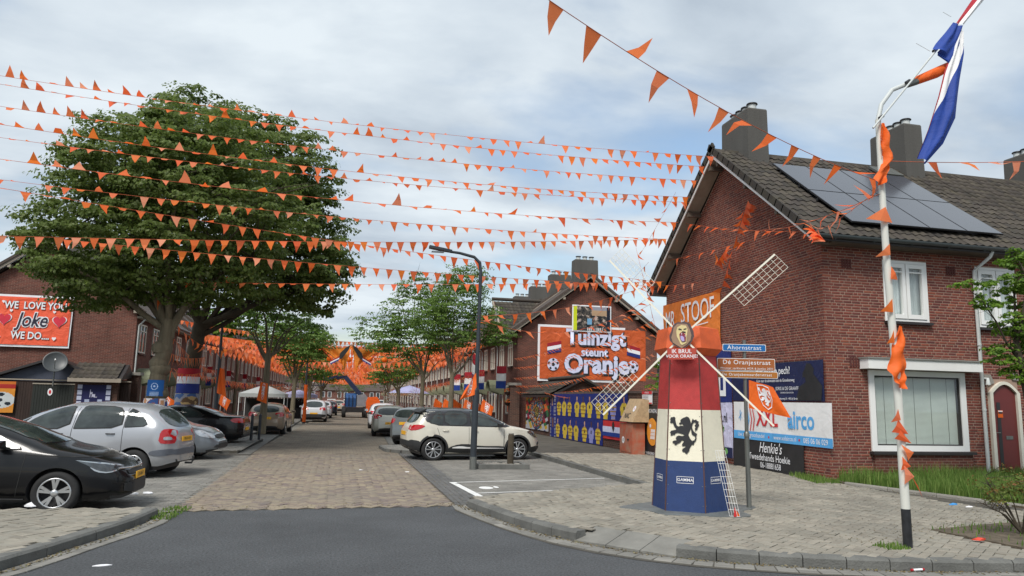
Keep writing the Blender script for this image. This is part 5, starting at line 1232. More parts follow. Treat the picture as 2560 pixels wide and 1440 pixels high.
# ================================================================== WINDMILL
MC = Vector((5.43, 10.86, .13)); fdir = Vector((-.567, -.823, 0)).normalized(); fr = Vector((-fdir.y, fdir.x, 0))  # fr: to the right as seen
fr = Vector((.823, -.567, 0))
mill = thing('model_windmill', 'man-high hexagonal model windmill striped red, white and blue with an orange cap', 'windmill', MC)
m_mr = mat('mill_red', lin((176, 50, 48)), .55, var=.14, scale=9, bump=.35, bscale=120); m_mw = mat('mill_white', lin((232, 226, 204)), .6, var=.05, scale=9, bump=.5, bscale=110); m_mb = mat('mill_blue', lin((32, 56, 104)), .5, var=.12, scale=9, bump=.3, bscale=120); m_mo = mat('mill_orange', lin((214, 92, 40)), .6, var=.12, scale=7, bump=.35, bscale=110)
a0 = math.atan2(fdir.y, fdir.x)
def hexr(r, z, rot=0.0): return [Vector((r * math.cos(a0 + math.pi / 6 + i * math.pi / 3 + rot), r * math.sin(a0 + math.pi / 6 + i * math.pi / 3 + rot), z)) for i in range(6)]
def rad(z): return .585 - (.585 - .435) * z / 2.33
for nm, z0, z1, mt_ in (('blue_band', 0, .735, m_mb), ('white_band', .735, 1.50, m_mw), ('red_band', 1.50, 2.33, m_mr)):
    b = MB(); A, B_ = hexr(rad(z0), z0), hexr(rad(z1), z1)
    for i in range(6):
        j = (i + 1) % 6; g = .008
        a1, a2, c1, c2 = A[i].lerp(A[j], g), A[j].lerp(A[i], g), B_[j].lerp(B_[i], g), B_[i].lerp(B_[j], g)
        b.add([a1, a2, c1, c2], [(0, 1, 2, 3)], mt_)
    b.build(nm, mill)
for i in range(6):
    b = MB(); A, B_ = hexr(rad(0) + .002, 0)[i], hexr(rad(2.33) + .002, 2.33)[i]; b.beam(A, B_, .014, .014, mat('seam_strip', lin((88, 60, 54)), .6, var=.3)); b.build('corner_strip', mill)
    for z_ in (.1, .38, .66, .9, 1.4, 1.6, 2.2):
        r_ = rad(z_); p0, p1 = hexr(r_, z_)[i], hexr(r_, z_)[(i + 1) % 6]
        if (p0 + p1).dot(Vector((.45, .9, 0))) > .2: continue
        for f in (.05, .95): q = p0.lerp(p1, f); n_ = Vector((q.x, q.y, 0)).normalized(); s_ = MB(); s_.lathe([(.008, 0), (.006, .004), (0, .004)], q, n_, m_steel, 6); s_.build('screw', mill)
b = MB(); A, B_ = hexr(rad(0) - .012, 0.001), hexr(rad(2.33) - .012, 2.33); b.add(A + B_, [(i, (i + 1) % 6, 6 + (i + 1) % 6, 6 + i) for i in range(6)] + [tuple(range(6, 12))], m_frameblk); b.build('inner_frame', mill)
# cap: flared skirt, upright band, hipped top
b = MB(); rings = [hexr(.435, 2.335), hexr(.535, 2.44), hexr(.475, 2.76), hexr(.30, 2.80)]
vs = sum(rings, []); fs = []
for k in range(3): fs += [(k*6 + i, k*6 + (i+1) % 6, k*6 + 6 + (i+1) % 6, k*6 + 6 + i) for i in range(6)]
b.add(vs, fs + [tuple(range(18, 24))], m_mo); b.build('cap', mill)
# front face helpers
zc_ = lambda z: fdir * (rad(z) * math.cos(math.pi / 6))
tilt = (zc_(1.5) - zc_(.735) + Z * .765).normalized()
lion(mill, zc_(1.12) + Z * 1.12 , fr, tilt, .56, m_black, .012)
for fi, (sx_) in enumerate((0, 1, -1)):
    d_ = Matrix.Rotation(fi * math.pi / 3 if fi < 2 else -math.pi / 3, 3, 'Z') @ fdir; rt = Matrix.Rotation(math.pi / 2, 3, 'Z') @ d_
    c = d_ * (rad(.46) * math.cos(math.pi / 6)) + Z * .46
    fw = .125
    for P_ in ([(-fw, -.05), (fw, -.05), (fw, -.044), (-fw, -.044)], [(-fw, .044), (fw, .044), (fw, .05), (-fw, .05)], [(-fw, -.05), (-fw + .006, -.05), (-fw + .006, .05), (-fw, .05)], [(fw - .006, -.05), (fw, -.05), (fw, .05), (fw - .006, .05)]): flat(mill, P_, c, rt, tilt, m_wprint, .006)
    text(mill, 'GAMMA' if fi < 9 else '', c, rt, tilt, .062, m_wprint, .006, .004, 1.05)
# hub, arms and lattices
hubz = 2.60; hub = fdir * .60 + Z * hubz
HB = MC + hub; nrm = fdir
def sp_(px, py): return onplane(px, py, HB, nrm) - MC
arms = {'ul': sp_(1524, 651), 'ur': sp_(1937, 636), 'll': sp_(1508, 1037), 'lr': sp_(1935, 1065)}
m_sail = mat('sail_wood', lin((228, 224, 208)), .6, var=.06)
hc = hub.copy()
for k, e_ in arms.items():
    s_ = thing('sail', None, None); del_ = None
    s_.parent = mill
    b = MB(); d = (e_ - hc).normalized(); b.beam(hc + d * .12, e_, .026, .026, m_sail, up=fdir); b.build('arm', s_)
    if k == 'lr': continue
    side = d.cross(fdir).normalized()
    if k in ('ur', 'll'): side = side
    L_ = (e_ - hc).length; t0 = .54; wd = .27
    # lattice lies on the clockwise side of each arm
    sg = {'ul': 1, 'ur': 1, 'll': 1}[k]
    b = MB(); n = 9
    for i in range(n + 1):
        p = hc + d * (L_ * (t0 + (1 - t0) * i / n)); b.tube([p, p + side * sg * wd], .003, m_sail, 5)
    for j in range(1, 5):
        o_ = side * sg * wd * j / 4; b.tube([hc + d * L_ * t0 + o_, e_ + o_], .003 if j < 4 else .004, m_sail, 5)
    b.build('lattice', s_)
t = thing('fallen_lattice', 'white wire sail lattice leaning against the right side of the windmill', 'lattice', (0, 0, 0))
lt = [Vector(onplane(*p, MC + fdir * .62, fdir)) for p in ((1788, 1127), (1812, 1127), (1850, 1285), (1824, 1287))]
lt[2].z = lt[3].z = .135
b = MB()
for j in range(5):
    f_ = j / 4; b.tube([lt[0].lerp(lt[1], f_), lt[3].lerp(lt[2], f_)], .003, m_wp, 5)
for i in range(11):
    f_ = i / 10; b.tube([lt[0].lerp(lt[3], f_), lt[1].lerp(lt[2], f_)], .003, m_wp, 5)
b.build('wires', t)
b = MB(); q = lt[3].lerp(lt[2], .4); b.add([q, q + Vector((.09, -.02, .0)), q + Vector((.02, -.01, .12)), q + Vector((.05, .05, .01))], [(0, 1, 2), (1, 3, 2), (0, 2, 3)], m_orange); b.add([q + Vector((-.02, -.03, 0)), q + Vector((.03, -.03, 0)), q + Vector((0, -.03, .14))], [(0, 1, 2)], m_redp); tag(b.build('ribbon_bits'), 'orange and red ribbon scraps at the foot of the fallen lattice', 'ribbon')
# roaring lion shield and ribbon board (plain lion head)
lh = hub + fdir * .03 + Z * .03
m_mane = mat('mane_taupe', lin((150, 122, 98)), .6, var=.1); m_maneD = mat('mane_dark', lin((84, 66, 66)), .6); m_face = mat('lion_face', lin((214, 196, 142)), .6); m_mouth = mat('lion_mouth', lin((130, 40, 60)), .5); m_tong = mat('lion_tongue', lin((176, 160, 205)), .5)
S = .155
def lp_(P, mt_, off): 
    b = MB(); N_ = fr.cross(Z); b.prism([lh + fr * x * S + Z * y * S + N_ * off for x, y in P], N_ * .006, mt_); return b.build('lion_head', mill)
lp_([(0, -1.5), (.55, -1.15), (.95, -.75), (1.2, -.2), (1.15, .3), (.95, .7), (.85, 1.05), (.5, 1.2), (.25, 1.3), (0, 1.2), (-.35, 1.22), (-.7, 1.05), (-.9, .75), (-1.0, .35), (-1.2, -.1), (-1.15, -.6), (-.8, -1.0), (-.4, -1.25)], m_maneD, 0)
lp_([(0, -1.35), (.5, -1.0), (.85, -.6), (.95, -.1), (.8, .5), (.55, 1.0), (.1, 1.05), (-.4, 1.05), (-.75, .7), (-.85, .2), (-1.0, -.3), (-.85, -.8), (-.4, -1.1)], m_mane, .008)
lp_([(.05, -1.05), (.45, -.85), (.5, -.3), (.55, .1), (.6, .45), (.45, .85), (0, .92), (-.4, .7), (-.5, .3), (-.45, -.2), (-.25, -.6), (-.1, -.95)], m_face, .016)
lp_([(.05, -.75), (.4, -.7), (.45, -.1), (.25, .12), (-.05, .2), (-.2, 0), (-.15, -.4)], m_mouth, .024)
lp_([(.08, -.7), (.3, -.66), (.25, -.3), (.1, -.15), (-.08, -.15), (-.08, -.45)], m_tong, .032)
for P_ in ([(-.3, .5), (.0, .42), (.05, .5), (-.2, .6)], [(.2, .45), (.5, .52), (.48, .6), (.22, .54)], [(.02, .2), (.42, .14), (.4, .26), (.1, .3)]): lp_(P_, m_black, .024)
for P_ in ([(.36, -.1), (.42, -.1), (.38, -.32)], [(.0, .1), (.08, .1), (.04, -.08)]): lp_(P_, m_wprint, .034)
rb = hub + fdir * .045 - Z * .265
b = MB(); N_ = fr.cross(Z); P_ = [(-.2, -.085), (.2, -.085), (.225, .085), (-.225, .085)]; b.prism([rb + fr * x + Z * y for x, y in P_], N_ * .01, mat('ribbon_board', lin((172, 66, 50)), .5)); b.build('ribbon_board', mill)
text(mill, 'IK BRUL', rb + Z * .035, fr, Z, .085, m_wprint, .013, .008, 1.0); text(mill, 'VOOR ORANJE!', rb - Z * .038, fr, Z, .068, m_wprint, .013, .006, 1.0)

# ================================================================== POLES AND SIGNS
SP = Vector((6.42, 10.82, .12))
t = thing('sign_post', 'grey steel sign post with street name plates right of the windmill', 'sign post', SP)
b = MB(); b.tube([(0, 0, 0), (-.01, 0, 1.15)], .038, m_steel, 12); b.tube([(-.01, 0, 1.15), (-.015, 0, 2.64)], .029, m_steel, 12); b.lathe([(.045, 0), (.045, .06), (.03, .08)], (-.01, 0, 1.1), Z, m_steel, 12); b.build('pole', t)
U_ = Vector((math.cos(R(13)), -math.sin(R(13)), 0)); Nn = U_.cross(Z)
def plate(name, x0, x1, z0, z1, mt_, mtb, label, words, rowsz):
    o_ = SP + Vector((0, 0, 0)); t_ = thing(name, label, 'street sign', SP + Z * ((z0 + z1) / 2 - .12))
    inv = Matrix.Translation(-Vector(t_.location)); c0 = Vector((SP.x, SP.y, 0)) + Nn * .045
    def q(x, z, off=0): return inv @ (c0 + U_ * x + Z * z + Nn * off)
    def rrect(g, off, d, m_):
        b = MB(); r_ = .018; P_ = []
        for (cx, cz, a) in ((x1 - g - r_, z0 + g + r_, -90), (x1 - g - r_, z1 - g - r_, 0), (x0 + g + r_, z1 - g - r_, 90), (x0 + g + r_, z0 + g + r_, 180)):
            for k in range(4): an = R(a + k * 30); P_.append((cx + r_ * math.cos(an), cz + r_ * math.sin(an)))
        b.prism([q(x, z, off) for x, z in P_], Nn * d, m_); return b
    rrect(0, 0, .008, mtb).build('edge', t_); rrect(.008, .0085, .002, mt_).build('plate_face', t_)
    for (s_, x, z, sz, bo) in words: text(t_, s_, q(x, z), U_, Z, sz, m_wprint, .013, bo, 1.05, space=1.12)
    b = MB(); b.box(inv @ Vector((SP.x - .035, SP.y - .04, z0 + .02)), inv @ Vector((SP.x + .035, SP.y + .03, z0 + .05)), m_steel); b.build('clamp', t_)
m_sb = mat('sign_blue', lin((20, 100, 165)), .35, var=.04); m_sbr = mat('sign_brown', lin((160, 92, 44)), .4, var=.05); m_sbr2 = mat('sign_brown_ochre', lin((166, 104, 38)), .4)
plate('street_sign', -.38, .32, 2.575, 2.69, m_sb, m_wp, 'blue street name plate reading Ahornstraat, uppermost on the post', [('Ahornstraat', -.03, 2.632, .095, .002)], 0)
plate('street_sign', -.47, .46, 2.265, 2.46, m_sbr, m_wp, 'brown street name plate reading Oranjestraat in the middle of the post', [('Dé Oranjestraat', 0, 2.395, .098, .002), ('Winnaar verkiezing ADR & Jumbo 2021', 0, 2.30, .045, 0)], 0)
plate('street_sign', -.49, .50, 2.145, 2.255, m_sbr2, m_wp, 'ochre name plate reading De Oranjebewaarderstraat, lowest on the post', [('De Oranjebewaarderstraat', 0, 2.20, .062, .001)], 0)
# orange lion flag on the sign post
def flag(name, label, org, U, V, w, h, mt_, nx=18, ny=12, amp=.05, droop=0.0, twist=0.0, seed=0, parent=None, cat='flag', shear=0.0, group=None):
    org, U, V = Vector(org), Vector(U).normalized(), Vector(V).normalized(); N = U.cross(V)
    b = MB(); vs = []
    def P(u, v): return org + U * (u * w) + V * (v * h + shear * u * w) - Z * (droop * u * u * w) + N * (amp * math.sin(u * 7 + v * 2 + seed) * u + amp * .5 * math.sin(v * 5 + seed * 2) * u)
    for j in range(ny + 1):
        for i in range(nx + 1): vs.append(P(i / nx, j / ny))
    b.add(vs, [(j*(nx+1)+i, j*(nx+1)+i+1, (j+1)*(nx+1)+i+1, (j+1)*(nx+1)+i) for j in range(ny) for i in range(nx)], mt_, True)
    o = b.build(name, parent); tag(o, label, cat if parent is None else None, group); return o, P
FP = Vector((6.45, 10.77, 2.10)); 
def lionflag(u, v):
    r_ = math.hypot((u - .55) * 1.3, v - .5)
    return None
def lion_flag(label, org, U, V, w, h, shear=0., droop=0., amp=.04, seed=0, emb=True, group=None):
    o, P = flag('orange_flag', label, org, U, V, w, h, m_orange, amp=amp, droop=droop, shear=shear, seed=seed, group=group)
    if emb:
        U, V = Vector(U).normalized(), Vector(V).normalized(); N = U.cross(V)
        def sh(poly, mt_, off):
            vs = [P(x, y) + N * off for x, y in poly]; b = MB(); b.add(vs, [tuple(range(len(vs)))], mt_); b.build('crest_print', o)
        k = .5 / 350; asp = h / w
        out = [(.28, .9), (.30, .5), (.38, .2), (.5, .07), (.62, .2), (.70, .5), (.72, .9), (.5, .94)]; inn = [(x * .9 + .05, y * .92 + .04) for x, y in out]
        for i in range(8): j = (i + 1) % 8; sh([out[i], out[j], inn[j], inn[i]], m_wprint, .012)
        for L0 in (LION, LTAIL): sh([(.5 + (x - 525) * k * 1.1 * asp, .55 + (514 - y) * k * 1.15) for x, y in L0][::-1], m_wprint, .014)
    return o
fl = [onplane(*p, SP + Vector((0, -.05, 0)), Nn) for p in ((1872, 950), (1872, 1020), (1975, 1045), (1935, 968))]
o, P = None, None
def quadflag(label, c, mt_=m_orange, name='orange_flag', amp=.02, nx=16, ny=12, emb=True, group=None, Nn_=None, cat='flag'):
    """flag through four corner points: top-hoist, bottom-hoist, bottom-fly, top-fly"""
    a, b0, c0, d0 = [Vector(p) for p in c]; N = (c0 - a).cross(b0 - d0).normalized()
    if N.dot(CAM - a) < 0: N = -N
    def P(u, v): q = (b0.lerp(c0, u)).lerp(a.lerp(d0, u), v); return q + N * (amp * math.sin(u * 8 + v * 3) * (.3 + u))
    m_ = MB(); vs = [P(i / nx, j / ny) for j in range(ny + 1) for i in range(nx + 1)]
    m_.add(vs, [(j*(nx+1)+i, j*(nx+1)+i+1, (j+1)*(nx+1)+i+1, (j+1)*(nx+1)+i) for j in range(ny) for i in range(nx)], mt_, True)
    o = m_.build(name); tag(o, label, cat, group)
    if emb:
        w = (a - d0).length; h = (a - b0).length; asp = h / w
        def sh(poly, m2, off):
            vs = [P(x, y) + N * off for x, y in poly]; q = MB(); q.add(vs, [tuple(range(len(vs)))], m2); q.build('crest_print', o)
        out = [(.30, .92), (.31, .5), (.38, .22), (.5, .1), (.62, .22), (.69, .5), (.70, .92), (.5, .96)]; inn = [((x - .5) * .9 + .5, (y - .52) * .92 + .52) for x, y in out]
        for i in range(8): j = (i + 1) % 8; sh([out[i], out[j], inn[j], inn[i]], m_wprint, .012)
        k = .62 / 350
        for L0 in (LION, LTAIL): sh([(.5 + (x - 525) * k * .75, .54 + (514 - y) * k) for x, y in L0], m_wprint, .014)
    return o
quadflag('orange flag with a white lion crest flying from the street sign post', fl, amp=.03)
# black lamp post
LPp = Vector((3.38, 18.35, 0))
t = thing('street_lamp', 'tall black street lamp with a bent arm beside the parking bays', 'street lamp', LPp)
b = MB(); b.tube([(0, 0, 0), (0, 0, .32)], .088, m_steel, 14); b.tube([(0, 0, .32), (.02, 0, 1.95)], .08, m_postblk, 14); b.tube([(.02, 0, 1.95), (.03, 0, 2.05)], [.08, .055], m_postblk, 14); b.tube([(.03, 0, 2.05), (.06, 0, 4.95), (.03, 0, 5.18), (-.12, 0, 5.32), (-.5, 0, 5.40), (-.75, 0, 5.42)], [.055, .042, .042, .04, .035, .033], m_postblk, 14); b.build('pole', t)
b = MB(); b.prism([(-.7, -.07, 5.40), (-.95, -.12, 5.43), (-1.28, -.1, 5.48), (-1.28, .1, 5.48), (-.95, .12, 5.43), (-.7, .07, 5.40)], (0, 0, .06), m_postblk); b.build('lamp_head', t)
b = MB(); b.box((-1.22, -.09, 5.385), (-.9, .09, 5.398), g_solar); b.build('lens', t)
p_ = [atY(*q, 18.3) for q in ((1190, 932), (1192, 985), (1148, 1000), (1166, 970))]
quadflag('orange lion flag hanging from the black street lamp', p_, amp=.05)
# white pole with black foot, curved arm, flag stick
WP = Vector((6.55, 7.62, .12))
wp_ = thing('lamp_pole', 'white street lamp pole with black banded foot and orange wrapped lamp', 'street lamp', WP)
def wl_(px, py): return atY(px, py, 7.62) - WP
b = MB(); b.tube([(0, 0, 0), wl_(2264, 1272)], .052, mat('black_scuffed_paint', (0.018, 0.019, 0.022), .4, var=.6, scale=9), 16); b.build('pole_foot', wp_)
b = MB(); b.tube([wl_(2264, 1272), wl_(2246, 1000), wl_(2216, 640), wl_(2204, 460)], [.051, .047, .042, .038], m_postwht, 16); b.tube([wl_(2204, 460), wl_(2195, 300)], [.036, .034], m_postwht, 16); b.build('pole', wp_)
b = MB(); b.tube([wl_(2195, 300), wl_(2203, 262), wl_(2230, 225), wl_(2262, 212), wl_(2285, 205)], .028, m_pipe, 12); b.build('arm', wp_)
b = MB(); b.tube([wl_(2276, 208), wl_(2295, 200), wl_(2340, 182), wl_(2388, 158), wl_(2402, 152)], [.035, .055, .068, .055, .03], m_orange, 14); b.build('wrapped_lamp', wp_)
for q_ in (((2385, 160), (2400, 153), .05, .035), ((2268, 212), (2290, 203), .04, .05)): b = MB(); b.tube([wl_(*q_[0]), wl_(*q_[1])], [q_[2], q_[3]], m_steel, 12); b.build('lamp_end', wp_)
ST = thing('flag_stick', 'wooden stick tied to the white lamp pole carrying the Dutch flag', 'flag pole', WP)
b = MB(); sa, se = wl_(2173, 325) + Vector((0, -.07, 0)), wl_(2470, -40) + Vector((0, -.07, 0)); b.tube([sa, se], .013, m_pipe, 8)
for q in ((2196, 296), (2262, 208), (2330, 130)): c = wl_(*q) + Vector((0, -.05, 0)); b.tube([c - Vector((.03, 0, .02)), c + Vector((.03, 0, .02))], .02, m_frameblk, 8)
b.tube([wl_(2325, 128), wl_(2290, 108)], .003, m_pipe, 5); b.tube([wl_(2378, 42), wl_(2357, 30)], .003, m_pipe, 5); b.build('stick', ST)
# Dutch flag: rolled at the stick, then a long hanging fold
FL = tag(thing('dutch_flag', 'red white and blue flag furled on its stick and hanging in a long blue fold', 'flag', WP))
def foldsurf(name, Lp, Rp, cols, nx=14, amp=.025, depth=0.0, seed=0):
    n = len(Lp); b = MB(); K = 5
    def itp(A, t):
        x = t * (n - 1); i = min(int(x), n - 2); return A[i].lerp(A[i + 1], x - i)
    ny = 30
    for (u0, u1, mt_) in cols:
        vs = []
        for j in range(ny + 1):
            t = j / ny; a, c = itp(Lp, t), itp(Rp, t)
            f0 = u0(t) if callable(u0) else u0; f1 = u1(t) if callable(u1) else u1
            for i in range(nx + 1):
                u = f0 + (f1 - f0) * i / nx; p = a.lerp(c, u); p = p + Vector((0, -1, 0)) * (amp * (math.sin(u * 9 + t * 3 + seed) + .5 * math.sin(u * 17 - t * 4)) + .05 * math.sin(math.pi * u))
                vs.append(p)
        b.add(vs, [(j*(nx+1)+i, j*(nx+1)+i+1, (j+1)*(nx+1)+i+1, (j+1)*(nx+1)+i) for j in range(ny) for i in range(nx)], mt_, True)
    return b.build(name, FL)
def P_(L): return [wl_(*q) + Vector((0, -.09, 0)) for q in L]
foldsurf('hanging_fold', P_([(2382, 85), (2366, 130), (2345, 190), (2330, 250), (2305, 330), (2278, 400)]), P_([(2388, 90), (2392, 150), (2385, 210), (2376, 300), (2345, 365), (2300, 415)]),
    [(0, lambda t: max(0.0, .05), m_red), (.05, lambda t: max(.05, min(.9, 1.0 - 1.35 * t)) if t > .1 else .95, m_white), (lambda t: max(.05, min(.9, 1.0 - 1.35 * t)) if t > .1 else .95, 1, m_blue)], amp=.02)
foldsurf('upper_roll', P_([(2374, 68), (2395, 40), (2420, 5), (2440, -30)]), P_([(2392, 76), (2420, 40), (2448, 5), (2470, -25)]), [(0, .3, m_red), (.3, 1, m_white)], amp=.018, seed=2)
foldsurf('blue_wrap', P_([(2320, 130), (2330, 115), (2350, 90), (2366, 66)]), P_([(2330, 146), (2356, 168), (2384, 118), (2390, 82)]), [(0, 1, m_blue)], amp=.02, seed=4)
# flags tied round the white pole
def rag(label, L, Rr, mt_=None, amp=.03, seed=0, name='pole_flag', wob=.35):
    mt_ = mt_ or m_orange; n = len(L); b = MB(); nx, ny = 10, 22; L = [wl_(*q) + WP for q in L]; Rr = [wl_(*q) + WP for q in Rr]
    def itp(A, t): x = t * (n - 1); i = min(int(x), n - 2); return A[i].lerp(A[i + 1], x - i)
    vs = []
    for j in range(ny + 1):
        t = j / ny; a, c = itp(L, t), itp(Rr, t)
        for i in range(nx + 1): u = i / nx; vs.append(a.lerp(c, u) + Vector((0, -1, 0)) * (.07 + amp * math.sin(u * 6 + t * 7 + seed) + .02 * math.sin(t * 23 + u * 4)))
    b.add(vs, [(j*(nx+1)+i, j*(nx+1)+i+1, (j+1)*(nx+1)+i+1, (j+1)*(nx+1)+i) for j in range(ny) for i in range(nx)], mt_, True)
    o = b.build(name); tag(o, label, 'flag'); return o
rag('topmost orange flag tied round the white lamp pole', [(2190, 315), (2192, 370), (2200, 410), (2175, 450), (2182, 470)], [(2200, 312), (2212, 360), (2225, 400), (2212, 430), (2200, 462)], seed=1)
rag('large orange lion flag tied half way up the white lamp pole', [(2236, 815), (2222, 870), (2213, 925), (2225, 955), (2242, 970)], [(2242, 818), (2252, 870), (2258, 920), (2250, 950), (2252, 974)], seed=2)
for k, q in enumerate((((2222, 560), (2156, 550), (2205, 520)), ((2214, 612), (2178, 645), (2216, 640)), ((2216, 668), (2232, 702), (2215, 700)), ((2222, 748), (2192, 780), (2224, 782)), ((2224, 826), (2206, 860), (2226, 858)), ((2233, 1022), (2215, 1055), (2240, 1050)), ((2236, 1048), (2220, 1080), (2262, 1085)), ((2240, 1075), (2225, 1096), (2268, 1108)), ((2240, 1110), (2258, 1150), (2272, 1130)), ((2246, 1140), (2243, 1175), (2268, 1165)), ((2248, 1160), (2250, 1210), (2275, 1190)), ((2262, 1180), (2294, 1242), (2272, 1200)))):
    A = [wl_(*p) + WP + Vector((0, -.06 - .01 * (k % 3), 0)) for p in q]; b = MB(); M0 = (A[0] + A[1]) / 2 + Vector((0, -.02, 0)); b.add([A[0], M0, A[1], A[2]], [(0, 1, 3), (1, 2, 3)], m_pen)
    o = b.build('pole_pennant'); tag(o, ('%s loose orange pennant from the top on the white lamp pole' % ORD[k]), 'pennant', 'loose pennants wrapped down the white pole')
# concrete tree pit with stump post
t = thing('tree_pit', 'raised concrete tree pit with rubble between the parking bays', 'tree pit', (4.2, 18.7, 0))
b = MB(); 
for A, B_ in (((-.68, -.36, 0), (.62, -.24, .13)), ((-.68, .5, 0), (.62, .62, .13)), ((-.68, -.235, 0), (-.56, .495, .13)), ((.5, -.235, 0), (.62, .495, .13))):
    q = MB(); q.box(A, B_, m_kerb); q.build('kerb_block', t)
q = MB(); q.box((-.555, -.235, .0), (.495, .495, .09), m_soil); q.build('soil', t)
q = MB()
for i in range(160): c = Vector((random.uniform(-.5, .45), random.uniform(-.2, .45), .10)); s_ = random.uniform(.01, .035); q.obox(c, Vector((s_, s_ * .3, 0)), Vector((-s_ * .3, s_, .005)), Vector((0, 0, s_ * .6)), m_conc)
q.build('rubble', t, kind='stuff')
t = thing('bollard', 'short weathered wooden post standing in the tree pit', 'post', (4.42, 18.78, .08))
b = MB(); b.tube([(0, 0, 0), (.01, 0, .74), (.01, 0, .78)], [.085, .08, .065], m_twig, 12); b.tube([(.01, 0, .78), (.01, 0, .80)], .07, m_conc, 12); b.build('post', t)
for k, (x, y) in enumerate(((-2.62, 28.6), (-2.85, 28.2))):
    b = MB(); b.tube([(x, y, .0), (x, y, 1.0)], .05, m_postblk, 10); b.lathe([(.05, 0), (0.0, .05)], (x, y, 1.0), Z, m_postblk, 10); o = b.build('bollard'); tag(o, ['right', 'left'][k] + ' one of two dark bollards by the gold hatchback', 'bollard', 'dark bollards')
# ================================================================== CARS
def paint(name, col, metal=0.3, rough=0.28, coat=.6): return mat(name, col, rough, metal, var=0.03, scale=1.5, coat=coat, spec=.35)
m_tyre = mat('tyre_rubber', (0.018, 0.018, 0.018), .85, var=.2, bump=.2); m_rimm = mat('alloy_rim', (0.55, 0.56, 0.57), .3, .8, var=.08); m_rimd = mat('wheel_dark', (0.03, 0.03, 0.032), .5)
m_clad = mat('black_plastic', (0.022, 0.023, 0.024), .6, var=.15); m_chrome = mat('chrome_trim', (0.6, 0.6, 0.6), .15, 1.0, var=.03); m_plate = mat('yellow_plate', lin((236, 176, 40)), .5)
m_tail = mat('tail_lamp_red', lin((180, 16, 22)), .15, coat=.8, var=.1); m_head = mat('head_lamp', (0.42, 0.44, 0.46), .12, .4, var=.3, scale=10, coat=1); m_headd = mat('head_lamp_dark', (0.07, 0.075, 0.08), .1, .4, var=.5, scale=10, coat=1)
m_seam = mat('door_seam', (0.012, 0.012, 0.012), .7); m_dglass = mat('car_window', (0.035, 0.044, 0.042), .05, 0, var=.7, scale=1.6, spec=.6, coat=.15)
def smooth_pts(P, n):
    X = [p[0] for p in P]; Y = [p[1] for p in P]
    return lambda x: float(np.interp(x, X, Y))
def chaikin(P, it=2, closed=True):
    for _ in range(it):
        Q = []
        for i in range(len(P)):
            a, b = P[i], P[(i + 1) % len(P)]
            Q += [(a[0]*.78 + b[0]*.22, a[1]*.78 + b[1]*.22), (a[0]*.22 + b[0]*.78, a[1]*.22 + b[1]*.78)]
        P = Q
    return P
